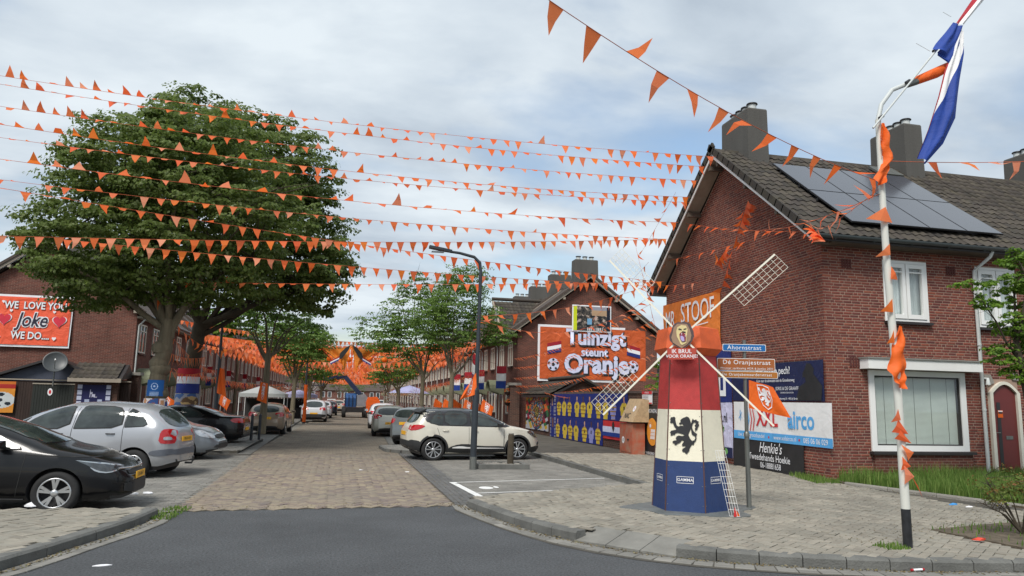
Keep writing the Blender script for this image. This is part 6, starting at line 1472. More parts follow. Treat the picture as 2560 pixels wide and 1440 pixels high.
def car(label, spec, body_mat, loc, rz, anchor, group=None, cat='car', roof_mat=None, name='parked_car'):
    t = thing(name, label, cat, (0, 0, 0), group)
    L, W, H = spec['L'], spec['W'], spec['H']
    # denser smoothed outlines
    def sm(P, r_=.05):
        X = np.array([p[0] for p in P]); Y = np.array([p[1] for p in P]); xs = np.linspace(0, L, 400); ys = np.interp(xs, X, Y); k = max(1, int(r_ / L * 400)); ker = np.ones(2 * k + 1) / (2 * k + 1)
        yp = np.pad(ys, k, mode='edge'); ys2 = np.convolve(yp, ker, 'valid'); return lambda x: float(np.interp(x, xs, ys2))
    top, belt, bot, wid = sm(spec['top'], .06), sm(spec['belt'], .12), sm(spec['bot'], .06), sm(spec['wid'], .10)
    tum = spec.get('tum', .22)
    ns = 84; xs = [L * (0.5 - 0.5 * math.cos(math.pi * i / (ns - 1))) * .55 + L * i / (ns - 1) * .45 for i in range(ns)]
    NL, NU = 9, 12
    def ring(x):
        zb, zt = bot(x), top(x); zl = min(belt(x), zt - .02); w = wid(x); out = []
        for i in range(NL):
            r_ = i / (NL - 1); z = zb + (zl - zb) * r_
            y = w * (1 - .10 * (1 - min(1, r_ / .25)) ** 2 - .035 * max(0, (r_ - .55) / .45) ** 1.5 + (.012 if .5 < r_ < .62 else 0))
            out.append((y, z))
        wb = out[-1][0]; g = min(1, max(0, (zt - zl) / .35)); tu = .10 + (tum - .10) * g
        for i in range(1, NU + 1):
            q = math.sin(i / NU * math.pi / 2) ** .8 if i < NU else 1.0
            y = wb * (1 - tu * q) * max(0, 1 - q ** (5 + 2 * g)) ** (1 / 2.2); out.append((y, zl + (zt - zl) * q))
        return out
    vs = []; fs = []; K = NL + NU
    for x in xs:
        r_ = ring(x); vs += [(x, y, z) for y, z in r_] + [(x, -y, z) for y, z in r_[-2::-1]] 
    K2 = 2 * K - 1
    for i in range(ns - 1):
        for j in range(K2 - 1): fs.append((i*K2 + j, i*K2 + j + 1, (i+1)*K2 + j + 1, (i+1)*K2 + j))
        fs.append((i*K2 + K2 - 1, i*K2, (i+1)*K2, (i+1)*K2 + K2 - 1))
    fs.append(tuple(range(K2 - 1, -1, -1))); fs.append(tuple((ns-1)*K2 + j for j in range(K2)))
    b = MB(); b.add(vs, fs, body_mat, True)
    b.mi(m_rimd)
    body = b.build('body', t)
    bm = bmesh.new(); bm.from_mesh(body.data); bmesh.ops.recalc_face_normals(bm, faces=bm.faces); bm.to_mesh(body.data); bvh = BVHTree.FromBMesh(bm); bm.free()
    # wheel arches
    ra = spec.get('ra', .355); cut = MB(); wr = spec.get('wr', .315)
    for xw in spec['wh']:
        for sg in (1, -1): cut.tube([(xw, sg * .58 * W / 2, wr + .01), (xw, sg * (W / 2 + .3), wr + .01)], ra, m_rimd, 36)
    co = cut.build('cutter'); md = body.modifiers.new('b', 'BOOLEAN'); md.object = co; md.operation = 'DIFFERENCE'; md.solver = 'EXACT'
    dg = bpy.context.evaluated_depsgraph_get(); me = bpy.data.meshes.new_from_object(body.evaluated_get(dg)); 
    body.modifiers.clear(); body.data = me; bpy.data.objects.remove(co)
    me.materials.clear(); me.materials.append(body_mat); me.materials.append(m_rimd)
    for p in me.polygons:
        c = p.center; inside = any((c.x - xw) ** 2 + (c.z - wr - .01) ** 2 < (ra - .004) ** 2 for xw in spec['wh']) or (any(abs(math.hypot(c.x - xw, c.z - wr - .01) - ra) < .01 for xw in spec['wh']) and abs(p.normal.y) < .5)
        p.material_index = 1 if (inside and abs(c.y) < W / 2 * .99) and p.area > 0 and (abs(c.y) < W/2*.93 or abs(p.normal.y) < .5) else 0
        if c.z < bot(c.x) + .03: p.material_index = 1
    me.polygons.foreach_set('use_smooth', [True] * len(me.polygons)); me.set_sharp_from_angle(angle=R(38))
    def cast(o, d): h = bvh.ray_cast(Vector(o), Vector(d)); return (h[0], h[1]) if h[0] is not None else (None, None)
    def panel(nm, poly, axis, mt, off=.009, parent=t, grid=.06, rnd_=0, thick=.012, bothy=True):
        if rnd_: poly = chaikin(poly, rnd_)
        P = []
        for i in range(len(poly)):
            a, c = Vector(poly[i]), Vector(poly[(i + 1) % len(poly)]); n = max(1, int((c - a).length / grid))
            for k in range(n): P.append(tuple(a.lerp(c, k / n)))
        PC = (sum(p[0] for p in P) / len(P), sum(p[1] for p in P) / len(P))
        n0 = len(P); x0, x1 = min(p[0] for p in P), max(p[0] for p in P); y0, y1 = min(p[1] for p in P), max(p[1] for p in P)
        ins = []
        x = x0 + grid * .5
        while x < x1:
            y = y0 + grid * .5
            while y < y1:
                if inpoly(x, y, P) and min((x - p[0]) ** 2 + (y - p[1]) ** 2 for p in P) > (grid * .35) ** 2: ins.append((x, y))
                y += grid
            x += grid
        r_ = delaunay_2d_cdt([Vector(p) for p in P + ins], [(i, (i + 1) % n0) for i in range(n0)], [list(range(n0))], 1, 1e-5)
        V2, F2 = r_[0], r_[2]; objs = []
        for sg in ((1, -1) if axis == 'side' and bothy else (1,)):
            top_, low = [], []; ok = True
            for v in V2:
                if axis == 'side': o_, d_ = (v.x, sg * 3, v.y), (0, -sg, 0)
                elif axis == 'top': o_, d_ = (v.x, v.y, 4), (0, 0, -1)
                elif axis == 'rear': o_, d_ = (-3, v.x, v.y), (1, 0, 0)
                else: o_, d_ = (L + 3, v.x, v.y), (-1, 0, 0)
                h, n_ = cast(o_, d_); kk = 0
                while (h is None or (axis == 'side' and abs(h.y) < W * .2)) and kk < 14:
                    kk += 1; f_ = kk * .06; a_, b_ = v.x + (PC[0] - v.x) * f_, v.y + (PC[1] - v.y) * f_
                    h, n_ = cast({'side': (a_, sg * 3, b_), 'top': (a_, b_, 4), 'rear': (-3, a_, b_), 'front': (L + 3, a_, b_)}[axis], d_)
                if h is None: h, n_, _, _ = bvh.find_nearest(Vector(o_) + Vector(d_) * 3)
                if n_.dot(Vector(d_)) > 0: n_ = -n_
                top_.append(h + n_ * off); low.append(h - n_ * thick)
            q = MB(); n = len(top_); q.add(top_, [tuple(f) for f in F2], mt, True)
            q.add(top_ + low, [(i, (i + 1) % n0, n + (i + 1) % n0, n + i) for i in range(n0)], mt)
            objs.append(q.build(nm, parent))
        return objs
    for P_ in spec['side_glass']: 
        panel('window_rubber', [(c[0], c[1]) for c in chaikin(P_, 1)], 'side', m_seam, .008)
        cx, cz = sum(p[0] for p in P_) / len(P_), sum(p[1] for p in P_) / len(P_)
        panel('side_window', [(cx + (x - cx) * .955, cz + (z - cz) * .92) for x, z in chaikin(P_, 1)], 'side', spec.get('glass', m_dglass), .013)
    if 'wind' in spec: panel('windshield', spec['wind'], 'top', m_dglass, .009, rnd_=1)
    if 'rearg' in spec: panel('rear_window', spec['rearg'], 'rear', m_dglass, .010, rnd_=2)
    for i_, (nm, ax, P_, mt_) in enumerate(spec.get('panels', [])): panel(nm, P_, ax, mt_, .010 + .0015 * i_, rnd_=1 if len(P_) > 3 else 0)
    if roof_mat: 
        for P_ in spec['roofp']: panel('roof_panel', P_, 'side', roof_mat, .005, grid=.05)
        panel('roof_panel', spec['rooft'], 'top', roof_mat, .005, grid=.07)
    for a, c in spec.get('seams', []):
        a, c = Vector(a), Vector(c); d = (c - a).normalized(); s_ = Vector((-d.y, d.x)) * .0045; panel('door_seam', [tuple(a - s_), tuple(a + s_), tuple(c + s_), tuple(c - s_)], 'side', m_seam, .004, grid=.05, thick=.004)
    for x, z in spec.get('handles', []):
        for sg in (1, -1):
            h, n_ = cast((x, sg * 3, z), (0, -sg, 0))
            if h is None: continue
            q = MB(); q.tube([h + Vector((-.09, 0, 0)), h + Vector((-.07, sg * .03, 0)), h + Vector((.07, sg * .03, 0)), h + Vector((.09, 0, 0))], .013, spec.get('handle_mat', body_mat), 8); q.build('door_handle', t)
    # arch trims
    if spec.get('arch'):
        for xw in spec['wh']:
            A = [(xw + (ra + .055) * math.cos(a), wr + .01 + (ra + .055) * math.sin(a)) for a in [R(-12 + 204 * i / 20) for i in range(21)]]; B2 = [(xw + (ra - .0) * math.cos(a), wr + .01 + (ra - .0) * math.sin(a)) for a in [R(-12 + 204 * i / 20) for i in range(21)]]
            A = [(x, max(z, bot(x) + .012)) for x, z in A]; B2 = [(x, max(z, bot(x) + .012)) for x, z in B2]
            panel('arch_trim', A + B2[::-1], 'side', m_clad, .016, grid=.05)
    # wheels
    for xw in spec['wh']:
        for sg in (1, -1):
            yo = sg * (W / 2 - .035); wd = -sg * .2
            wt = bpy.data.objects.new('wheel', None); COL.objects.link(wt); wt.parent = t; wt.location = (xw, yo, wr)
            rr_ = spec.get('rim', .215)
            q = MB(); q.lathe([(rr_, 0), (rr_ + .03, .012), (wr - .03, .012), (wr, -.02), (wr, -.17), (wr - .03, -.2), (rr_, -.19)], (0, 0, 0), (0, sg, 0), m_tyre, 40); q.build('tyre', wt)
            q = MB(); q.lathe([(rr_ + .001, .002), (rr_ - .012, .004), (rr_ - .02, -.03), (rr_ - .02, -.12), (0, -.12)], (0, 0, 0), (0, sg, 0), m_rimd, 32); q.lathe([(rr_ + .004, .002), (rr_ - .004, .012), (rr_ - .018, .004)], (0, 0, 0), (0, sg, 0), m_rimm, 32)
            nsp = spec.get('spokes', 5); sw = spec.get('spw', .05)
            for k in range(nsp):
                a = 2 * math.pi * k / nsp + .3; sk = spec.get('skew', .0)
                for dv in (spec.get('dbl', (0,))):
                    a1 = a + dv; a2 = a + dv * spec.get('conv', .4) + sk
                    r1, r2 = .045, rr_ - .008
                    p1 = Vector((math.cos(a2) * r1, sg * .0, math.sin(a2) * r1)); p2 = Vector((math.cos(a1) * r2, sg * .004, math.sin(a1) * r2)); d = (p2 - p1).normalized(); s_ = Vector((-d.z, 0, d.x))
                    q.prism([p1 - s_ * sw * .32, p1 + s_ * sw * .32, p2 + s_ * sw * .55, p2 - s_ * sw * .55], (0, -sg * .025, 0), m_rimm)
            q.lathe([(.055, -.02), (.055, .004), (.03, .012), (0, .012)], (0, 0, 0), (0, sg, 0), m_rimm, 16)
            q.build('rim', wt)
    q = MB(); q.box((L * .09, -W * .36, .17), (L * .90, W * .36, .34), m_rimd); q.build('underbody', t)
    if 'mirror' in spec:
        x, z = spec['mirror']
        for sg in (1, -1):
            h, n_ = cast((x, sg * 3, z), (0, -sg, 0))
            if h is None: continue
            q = MB(); q.beam(h, h + Vector((-.02, sg * .1, .01)), .04, .03, m_clad); c = h + Vector((-.03, sg * .17, .05))
            q.prism([c + Vector(v) for v in ((.06, -sg * .09, -.06), (.09, 0, -.05), (.05, sg * .09, -.04), (.04, sg * .1, .04), (.07, 0, .07), (.05, -sg * .09, .06))], (-.12, 0, 0), spec.get('mirror_mat', body_mat)); q.build('wing_mirror', t)
    pl = spec.get('plate_r')
    if pl:
        q = MB(); x, z = pl; q.box((x - .012, -.26, z - .055), (x, .26, z + .055), m_plate); o = q.build('number_plate', t)
        if spec.get('ptext'): text(o, spec['ptext'], (x - .014, 0, z), (0, -1, 0), (0, 0, 1), .085, m_black, .002, .004, .95)
    pl = spec.get('plate_f')
    if pl:
        q = MB(); x, z = pl; q.box((x, -.26, z - .055), (x + .012, .26, z + .055), m_plate); o = q.build('number_plate', t)
        if spec.get('ptext'): text(o, spec['ptext'], (x + .014, 0, z), (0, 1, 0), (0, 0, 1), .085, m_black, .002, .004, .95)
    if 'extra' in spec: spec['extra'](t, cast)
    t.rotation_euler = (0, 0, rz); t.scale = (.965, .95, .93)
    a = Matrix.Rotation(rz, 3, 'Z') @ Vector((anchor[0] * .965, anchor[1] * .95, 0)); t.location = (loc[0] - a.x, loc[1] - a.y, loc[2] if len(loc) > 2 else 0)
    return t
def S(**k): return k
# --- cream crossover
def cap_extra(t, cast):
    q = MB(); q.tube([(.62, 0, 1.56), (.42, 0, 1.66)], .006, m_clad, 6); q.build('aerial', t)
    q = MB(); q.prism([(.34, -.50, 1.40), (.54, -.56, 1.50), (.54, .56, 1.50), (.34, .50, 1.40)], (-.02, 0, .035), m_clad); q.build('rear_spoiler', t)
capt = S(L=4.12, W=1.78, H=1.57, wh=(.70, 3.306), wr=.335, ra=.385, rim=.238, spokes=5, dbl=(-.26, .26), conv=.5, spw=.032, skew=.12,
    top=[(0,.66),(.02,.90),(.08,1.02),(.20,1.14),(.38,1.40),(.50,1.50),(.75,1.55),(1.35,1.57),(1.9,1.555),(2.35,1.47),(2.75,1.28),(3.12,1.07),(3.45,1.01),(3.8,.92),(4.02,.78),(4.1,.62),(4.12,.52)],
    belt=[(0,.86),(.3,1.06),(.6,1.04),(1.5,.98),(3.0,.96),(3.5,.93),(3.9,.82),(4.12,.5)], bot=[(0,.42),(.2,.30),(.4,.22),(3.7,.22),(3.95,.24),(4.12,.34)],
    wid=[(0,.30),(.05,.54),(.14,.70),(.32,.80),(.6,.865),(1.6,.885),(3.2,.885),(3.7,.84),(3.95,.72),(4.08,.56),(4.12,.46)],
    side_glass=[[(.52,1.12),(.86,1.05),(.98,1.05),(.98,1.47),(.80,1.44)], [(1.02,1.05),(1.72,1.03),(1.72,1.49),(1.02,1.475)], [(1.80,1.03),(2.78,1.01),(2.74,1.10),(2.28,1.38),(1.98,1.475),(1.80,1.485)]],
    wind=[(2.12,-.50),(2.12,.50),(2.98,.66),(3.02,.3),(3.02,-.3),(2.98,-.66)], rearg=[(-.58,1.10),(.58,1.10),(.50,1.42),(-.50,1.42)],
    panels=[('tail_light','side',[(.03,.93),(.05,1.03),(.30,1.07),(.46,1.03),(.38,.97),(.22,.90),(.08,.88)],m_tail), ('tail_light','rear',[(-.78,.92),(-.55,.92),(-.5,1.02),(-.76,1.04)],m_tail), ('tail_light','rear',[(.78,.92),(.55,.92),(.5,1.02),(.76,1.04)],m_tail),
        ('sill_cladding','side',[(1.10,.235),(2.92,.235),(2.88,.38),(2.86,.44),(2.1,.44),(1.8,.50),(1.45,.50),(1.14,.40)],m_clad), ('rear_bumper','side',[(.01,.43),(.05,.62),(.26,.60),(.33,.55),(.31,.30),(.2,.31)],m_clad), ('rear_bumper','rear',[(-.7,.42),(.7,.42),(.66,.60),(-.66,.60)],m_clad),
        ('front_bumper','side',[(3.72,.24),(3.94,.25),(4.08,.35),(4.10,.44),(3.85,.42),(3.73,.40)],m_clad), ('chrome_strip','side',[(1.24,.405),(1.5,.445),(1.75,.405),(2.84,.385),(2.84,.365),(1.26,.375)],m_wp),
        ('head_light','side',[(3.58,.88),(3.75,.90),(3.95,.80),(4.03,.70),(3.92,.68),(3.78,.76)],m_headd), ('fuel_flap','side',[(.50,.72),(.50,.90),(.70,.91),(.70,.73)],None), ('lower_grille','side',[(3.98,.46),(4.07,.47),(4.09,.57),(4.0,.52)],m_clad)],
    seams=[((.93,.60),(.80,.98)),((.98,.42),(.93,.60)),((1.76,.42),(1.76,1.0)),((2.84,.42),(2.86,.98)),((2.86,.42),(2.86,.9))], handles=[(1.05,.90),(1.95,.88)], mirror=(2.72,1.02), mirror_mat=m_clad, arch=True,
    roofp=[[(.36,1.40),(.50,1.15),(.84,1.04),(2.9,1.0),(3.06,1.03),(2.75,1.25),(2.35,1.44),(1.9,1.53),(1.35,1.55),(.75,1.53),(.48,1.47)]], rooft=[(.50,-.57),(2.06,-.55),(2.06,.55),(.50,.57)], extra=cap_extra, plate_r=(.0,.80), ptext='')
m_cap = paint('cream_car_paint', lin((206, 202, 188)), .05)
capt['panels'] = [(a, b_, c, (m_cap if d is None else d)) for a, b_, c, d in capt['panels']]
m_caproof = paint('dark_roof_paint', (0.03, 0.03, 0.033), .2)
car('cream crossover with a black roof parked nose to the pavement', capt, m_cap, (2.72, 20.88), R(8), (.70, -.86), roof_mat=m_caproof)
# --- silver MPV
def pic_extra(t, cast):
    q = MB(); q.tube([(-.0, 0, .3), (-.14, 0, .3), (-.17, 0, .36), (-.17, 0, .42)], .022, m_frameblk, 8); q.lathe([(.02, 0), (.03, .03), (.0, .06)], (-.17, 0, .41), Z, m_frameblk, 10); q.build('tow_bar', t)
pic = S(L=4.28, W=1.75, H=1.64, wh=(.74, 3.5), wr=.31, ra=.36, rim=.195, spokes=7, spw=.062, conv=1,
    top=[(0,.66),(.03,.98),(.10,1.10),(.30,1.32),(.55,1.53),(.8,1.60),(1.6,1.64),(2.3,1.60),(2.9,1.42),(3.4,1.14),(3.62,1.02),(3.95,.90),(4.2,.7),(4.28,.5)],
    belt=[(0,.9),(.3,1.07),(.8,1.03),(3.0,.98),(3.5,.96),(4.0,.8),(4.28,.48)], bot=[(0,.36),(.25,.27),(4.0,.24),(4.28,.32)], wid=[(0,.34),(.06,.60),(.16,.74),(.36,.84),(1.2,.875),(3.3,.87),(3.9,.78),(4.15,.6),(4.28,.44)],
    side_glass=[[(.50,1.12),(.98,1.08),(1.0,1.10),(.98,1.50),(.80,1.45),(.62,1.30)], [(1.04,1.07),(2.02,1.03),(2.04,1.05),(1.96,1.50),(1.86,1.54),(1.20,1.53),(1.04,1.40)], [(2.13,1.03),(3.16,1.00),(3.16,1.05),(2.82,1.30),(2.45,1.47),(2.2,1.52),(2.08,1.50)], [(3.22,1.03),(3.42,1.02),(3.08,1.22),(2.98,1.27)]],
    wind=[(2.6,-.5),(2.6,.5),(3.45,.62),(3.5,0),(3.45,-.62)], rearg=[(-.6,1.10),(.6,1.10),(.5,1.48),(-.5,1.48)],
    panels=[('tail_light','side',[(.03,.76),(.05,1.02),(.13,1.07),(.24,1.05),(.26,.92),(.24,.76),(.12,.74)],m_tail), ('tail_light','rear',[(-.80,.76),(-.68,.76),(-.66,1.02),(-.76,1.04)],m_tail), ('tail_light','rear',[(.80,.76),(.68,.76),(.66,1.02),(.76,1.04)],m_tail),
       ('bumper_strip','side',[(.02,.52),(.04,.64),(.2,.63),(.4,.60),(.44,.54),(.38,.51),(.2,.48)],mat('grey_bumper', lin((92, 96, 104)), .5)), ('bumper_strip','rear',[(-.74,.5),(.74,.5),(.74,.63),(-.74,.63)],mat('grey_bumper', lin((92, 96, 104)), .5)), ('head_light','side',[(3.85,.78),(4.0,.80),(4.2,.66),(4.12,.6),(3.92,.66)],m_head), ('side_moulding','side',[(1.2,.48),(3.1,.46),(3.1,.51),(1.2,.53)],mat('grey_bumper', lin((92, 96, 104)), .5)), ('reverse_lamp','side',[(.08,.83),(.10,.90),(.20,.90),(.20,.83)],m_head)],
    seams=[((1.0,.60),(1.01,1.05)),((1.0,.60),(1.25,.32)),((2.08,.30),(2.06,1.05)),((3.2,.34),(3.2,1.0)),((2.06,1.05),(2.02,1.5)),((1.01,1.05),(1.0,1.5))], handles=[(1.25,.95),(2.32,.93)], handle_mat=m_clad, mirror=(3.1,1.06), extra=pic_extra, plate_r=(-.0,.84), ptext='93-LH-KV')
m_pic = paint('silver_car_paint', (0.42, 0.43, 0.45), .45, .25)
car('silver people carrier with a tow bar seen from its rear side', pic, m_pic, (-3.88, 16.45), R(168), (.74, .85))
# --- black hatchback (front)
def aur_extra(t, cast):
    q = MB(); 
    for sg in (1, -1): q.tube([(3.98, sg * .66, .30), (4.12, sg * .60, .36), (4.2, sg * .52, .47)], .02, m_chrome, 6); q.tube([(3.98, sg * .66, .30), (4.2, sg * .50, .29), (4.3, sg * .28, .29)], .018, m_chrome, 6)
    q.tube([(4.16, -.6, .66), (4.27, -.35, .66), (4.31, 0, .66), (4.27, .35, .66), (4.16, .6, .66)], .016, m_chrome, 6); q.build('chrome_trim', t)
aur = S(L=4.33, W=1.76, H=1.475, wh=(.80, 3.40), wr=.318, ra=.365, rim=.222, spokes=5, dbl=(-.16, .16), conv=.25, spw=.042, skew=.1,
    top=[(0,.6),(.04,.95),(.12,1.02),(.5,1.33),(.9,1.43),(1.7,1.475),(2.2,1.44),(2.7,1.28),(3.3,1.0),(3.75,.90),(4.1,.77),(4.26,.62),(4.33,.48)],
    belt=[(0,.8),(.5,1.0),(1.5,.95),(3.0,.90),(3.6,.86),(4.0,.74),(4.33,.46)], bot=[(0,.34),(.3,.22),(4.0,.19),(4.24,.2),(4.33,.26)], wid=[(0,.62),(.1,.78),(.5,.86),(1.5,.88),(3.4,.875),(3.85,.80),(4.12,.66),(4.28,.46),(4.33,.34)],
    side_glass=[[(1.0,1.0),(1.68,.98),(1.72,1.38),(1.2,1.34)], [(1.76,.98),(2.92,.94),(2.88,1.0),(2.4,1.26),(2.1,1.37),(1.8,1.385)], [(.6,1.04),(.95,1.0),(1.1,1.3),(.85,1.27)]],
    wind=[(2.12,-.52),(2.12,.52),(3.12,.66),(3.22,.3),(3.22,-.3),(3.12,-.66)], rearg=[(-.55,1.05),(.55,1.05),(.48,1.32),(-.48,1.32)],
    panels=[('head_light','side',[(3.62,.80),(3.95,.76),(4.16,.70),(4.2,.65),(4.05,.61),(3.9,.64),(3.8,.72)],m_headd), ('head_light_strip','side',[(3.62,.805),(3.95,.765),(4.2,.69),(4.21,.675),(3.95,.745),(3.66,.79)],m_chrome), ('head_light_strip','side',[(3.8,.71),(3.92,.64),(4.05,.61),(4.18,.66),(4.2,.65),(4.05,.595),(3.9,.62)],m_chrome), ('fog_recess','front',[(-.5,.27),(.5,.27),(.5,.46),(-.5,.46)],m_clad), ('front_grille','front',[(-.4,.55),(.4,.55),(.42,.62),(-.42,.62)],m_clad), ('sill','side',[(1.2,.2),(3.0,.2),(3.0,.25),(1.2,.25)],m_clad)],
    seams=[((1.74,.28),(1.72,.98)),((2.9,.28),(2.98,.9)),((3.0,.88),(3.9,.84))], handles=[(1.95,.86),(1.05,.9)], mirror=(2.70,.98), extra=aur_extra, plate_f=(4.335,.53), ptext='GX-465-F')
m_blackp = paint('black_car_paint', (0.004, 0.004, 0.005), 0, .25, .35)
car('black hatchback with its front in the left foreground', aur, m_blackp, (-3.76, 11.82), R(0), (3.40, -.86))
# --- others
def hatch(L=4.0, W=1.72, H=1.48, **k):
    s = L / 4.0
    d = S(L=L, W=W, H=H, wh=(.72 * s, 3.2 * s), wr=.305, ra=.35, rim=.2, spokes=5, dbl=(-.14, .14), spw=.04,
      top=[(0,.6),(.03*s,.92),(.10*s,1.02),(.34*s,1.30),(.52*s,H-.08),(.9*s,H-.02),(1.6*s,H),(2.1*s,H-.06),(2.6*s,H-.25),(3.05*s,1.0),(3.5*s,.90),(3.85*s,.74),(4.0*s,.5)],
      belt=[(0,.82),(.4*s,1.0),(1.5*s,.96),(3.0*s,.92),(3.6*s,.84),(4.0*s,.48)], bot=[(0,.34),(.25*s,.24),(3.7*s,.22),(4.0*s,.3)], wid=[(0,.5),(.06*s,.68),(.2*s,.79),(.45*s,W/2-.02),(1.5*s,W/2),(3.2*s,W/2-.01),(3.7*s,W/2-.12),(3.92*s,.58),(4.0*s,.44)],
      side_glass=[[(.55*s,1.06),(1.55*s,1.0),(1.58*s,H-.1),(.9*s,H-.13)], [(1.64*s,1.0),(2.75*s,.97),(2.65*s,1.04),(2.2*s,H-.18),(1.7*s,H-.1)]],
      wind=[(2.05*s,-.5),(2.05*s,.5),(2.9*s,.62),(2.98*s,0),(2.9*s,-.62)], rearg=[(-.60,1.04),(.60,1.04),(.52,H-.14),(-.52,H-.14)],
      panels=[('tail_light','side',[(.03,.84),(.06,1.03),(.22,1.05),(.30,.94),(.2,.84)],m_tail), ('tail_light','rear',[(-.78,.84),(-.60,.86),(-.63,1.04),(-.74,1.06)],m_tail), ('tail_light','rear',[(.78,.84),(.60,.86),(.63,1.04),(.74,1.06)],m_tail), ('head_light','side',[(3.45*s,.82),(3.6*s,.84),(3.84*s,.70),(3.8*s,.62),(3.55*s,.68)],m_head), ('head_light','front',[(-.72,.62),(-.5,.60),(-.48,.72),(-.7,.76)],m_head), ('head_light','front',[(.72,.62),(.5,.60),(.48,.72),(.7,.76)],m_head), ('front_grille','front',[(-.4,.6),(.4,.6),(.42,.7),(-.42,.7)],m_clad), ('lower_grille','front',[(-.6,.33),(.6,.33),(.5,.46),(-.5,.46)],m_clad), ('rear_valance','rear',[(-.55,.32),(.55,.32),(.5,.42),(-.5,.42)],m_clad)],
      seams=[((1.6*s,.3),(1.6*s,1.0)),((2.75*s,.3),(2.78*s,.95)),((.8*s,.75),(.86*s,1.0))], handles=[(1.8*s,.88)], mirror=(2.55*s,1.0), plate_r=(.0,.62), plate_f=(L+.003,.46))
    d.update(k); return d
m_golf = paint('grey_car_paint', lin((118, 124, 130)), .4)
car('grey hatchback nose out between the silver carrier and the black saloon', hatch(4.2, 1.76, 1.48, spokes=9, spw=.05, dbl=(0,), conv=1, ptext='', plate_f=None), m_golf, (-3.78, 20.82), R(-6), (3.36, -.86))
sed = hatch(4.64, 1.78, 1.45, wh=(.98, 3.64), top=[(0,.65),(.03,1.0),(.12,1.07),(.75,1.10),(1.1,1.24),(1.45,1.38),(1.9,1.45),(2.4,1.44),(2.9,1.34),(3.5,1.04),(3.95,.93),(4.4,.76),(4.64,.5)],
   belt=[(0,.86),(.5,1.0),(1.5,.98),(3.2,.93),(4.0,.84),(4.64,.48)], side_glass=[[(1.15,1.04),(2.05,1.0),(2.08,1.36),(1.7,1.33)],[(2.13,1.0),(3.25,.97),(3.1,1.06),(2.65,1.27),(2.2,1.36)]], wind=[(2.5,-.5),(2.5,.5),(3.35,.62),(3.42,0),(3.35,-.62)], seams=[((2.1,.3),(2.1,1.0)),((3.2,.3),(3.25,.95)),((1.2,.75),(1.15,1.02))], handles=[(1.35,.9),(2.3,.88)],
   panels=[('rear_window','top',[(.92,-.52),(.92,.52),(1.42,.46),(1.42,-.46)],m_dglass), ('tail_light','side',[(.03,.84),(.05,.99),(.30,1.0),(.42,.93),(.3,.84)],m_tail), ('tail_light','rear',[(-.80,.84),(-.42,.84),(-.42,.98),(-.78,1.0)],m_tail), ('tail_light','rear',[(.80,.84),(.42,.84),(.42,.98),(.78,1.0)],m_tail), ('rear_valance','rear',[(-.6,.34),(.6,.34),(.6,.42),(-.6,.42)],m_clad)], ptext='')
sed.pop('rearg')
car('black saloon with red tail lamps under the big tree', sed, m_blackp, (-3.05, 26.4), R(174), (.1, .7))
m_fie = paint('champagne_gold_paint', lin((158, 142, 124)), .4)
car('champagne gold hatchback seen from behind beside a street tree trunk', hatch(3.97, 1.74, 1.48, ptext='22-SXF-2', plate_r=(0, .78)), m_fie, (-2.93, 34.2), R(90 - 3), (0, 0))
m_wcar = paint('white_car_paint', (0.6, 0.62, 0.64), .1)
car('white crossover seen from behind on the left of the street', hatch(4.2, 1.8, 1.6, wr=.34, ra=.38, plate_r=(0, .62), ptext='', panels=hatch(4.2, 1.8, 1.6)['panels'] + [('rear_bumper','rear',[(-.8,.36),(.8,.36),(.8,.58),(-.8,.58)],m_clad)]), m_wcar, (-1.35, 51), R(90), (0, 0))
car('small white hatchback beyond the white crossover', hatch(3.8, 1.68, 1.48, ptext=''), m_wcar, (-1.0, 60), R(90), (0, 0))
m_cor = paint('silver_beige_paint', lin((176, 174, 162)), .4)
car('silver beige hatchback seen from behind right of the street', hatch(3.99, 1.72, 1.49, ptext='38-XX-RT', rearg=[(-.62,1.02),(.62,1.02),(.56,1.34),(-.56,1.34)], plate_r=(0,.64)), m_cor, (2.42, 33.3), R(90 - 2), (0, 0))
m_est = paint('pewter_car_paint', lin((126, 132, 134)), .4)
est = hatch(4.4, 1.78, 1.52, top=[(0,.65),(.03,1.0),(.12,1.12),(.34,1.42),(.5,1.48),(1.4,1.52),(2.3,1.48),(2.9,1.26),(3.35,1.02),(3.9,.92),(4.3,.7),(4.4,.5)], side_glass=[[(.45,1.08),(1.0,1.04),(1.0,1.42),(.7,1.40)],[(1.06,1.04),(1.9,1.0),(1.92,1.42),(1.06,1.42)],[(1.97,1.0),(3.05,.97),(2.95,1.03),(2.4,1.32),(2.0,1.42)]], rearg=[(-.62,1.08),(.62,1.08),(.54,1.38),(-.54,1.38)], plate_r=(0,.86), ptext='')
car('pewter grey estate half hidden behind the cream crossover', est, m_est, (2.5, 27.3), R(55), (0, 0))
car('white car just beyond the silver beige hatchback', hatch(4.0, 1.74, 1.52, ptext=''), m_wcar, (2.6, 41.5), R(90 - 2), (0, 0))
car('dark car before the blue lift on the left', hatch(4.1, 1.74, 1.46, ptext=''), paint('dark_blue_paint', (0.02, 0.03, 0.05), .3), (-.6, 69), R(90), (0, 0))
car('far white car right of the blue lift', hatch(4.1, 1.74, 1.46, ptext=''), m_wcar, (3.9, 84), R(-88), (0, 0))
car('far silver car left behind the blue lift', hatch(4.1, 1.74, 1.46, ptext=''), m_cor, (.3, 82), R(92), (0, 0))
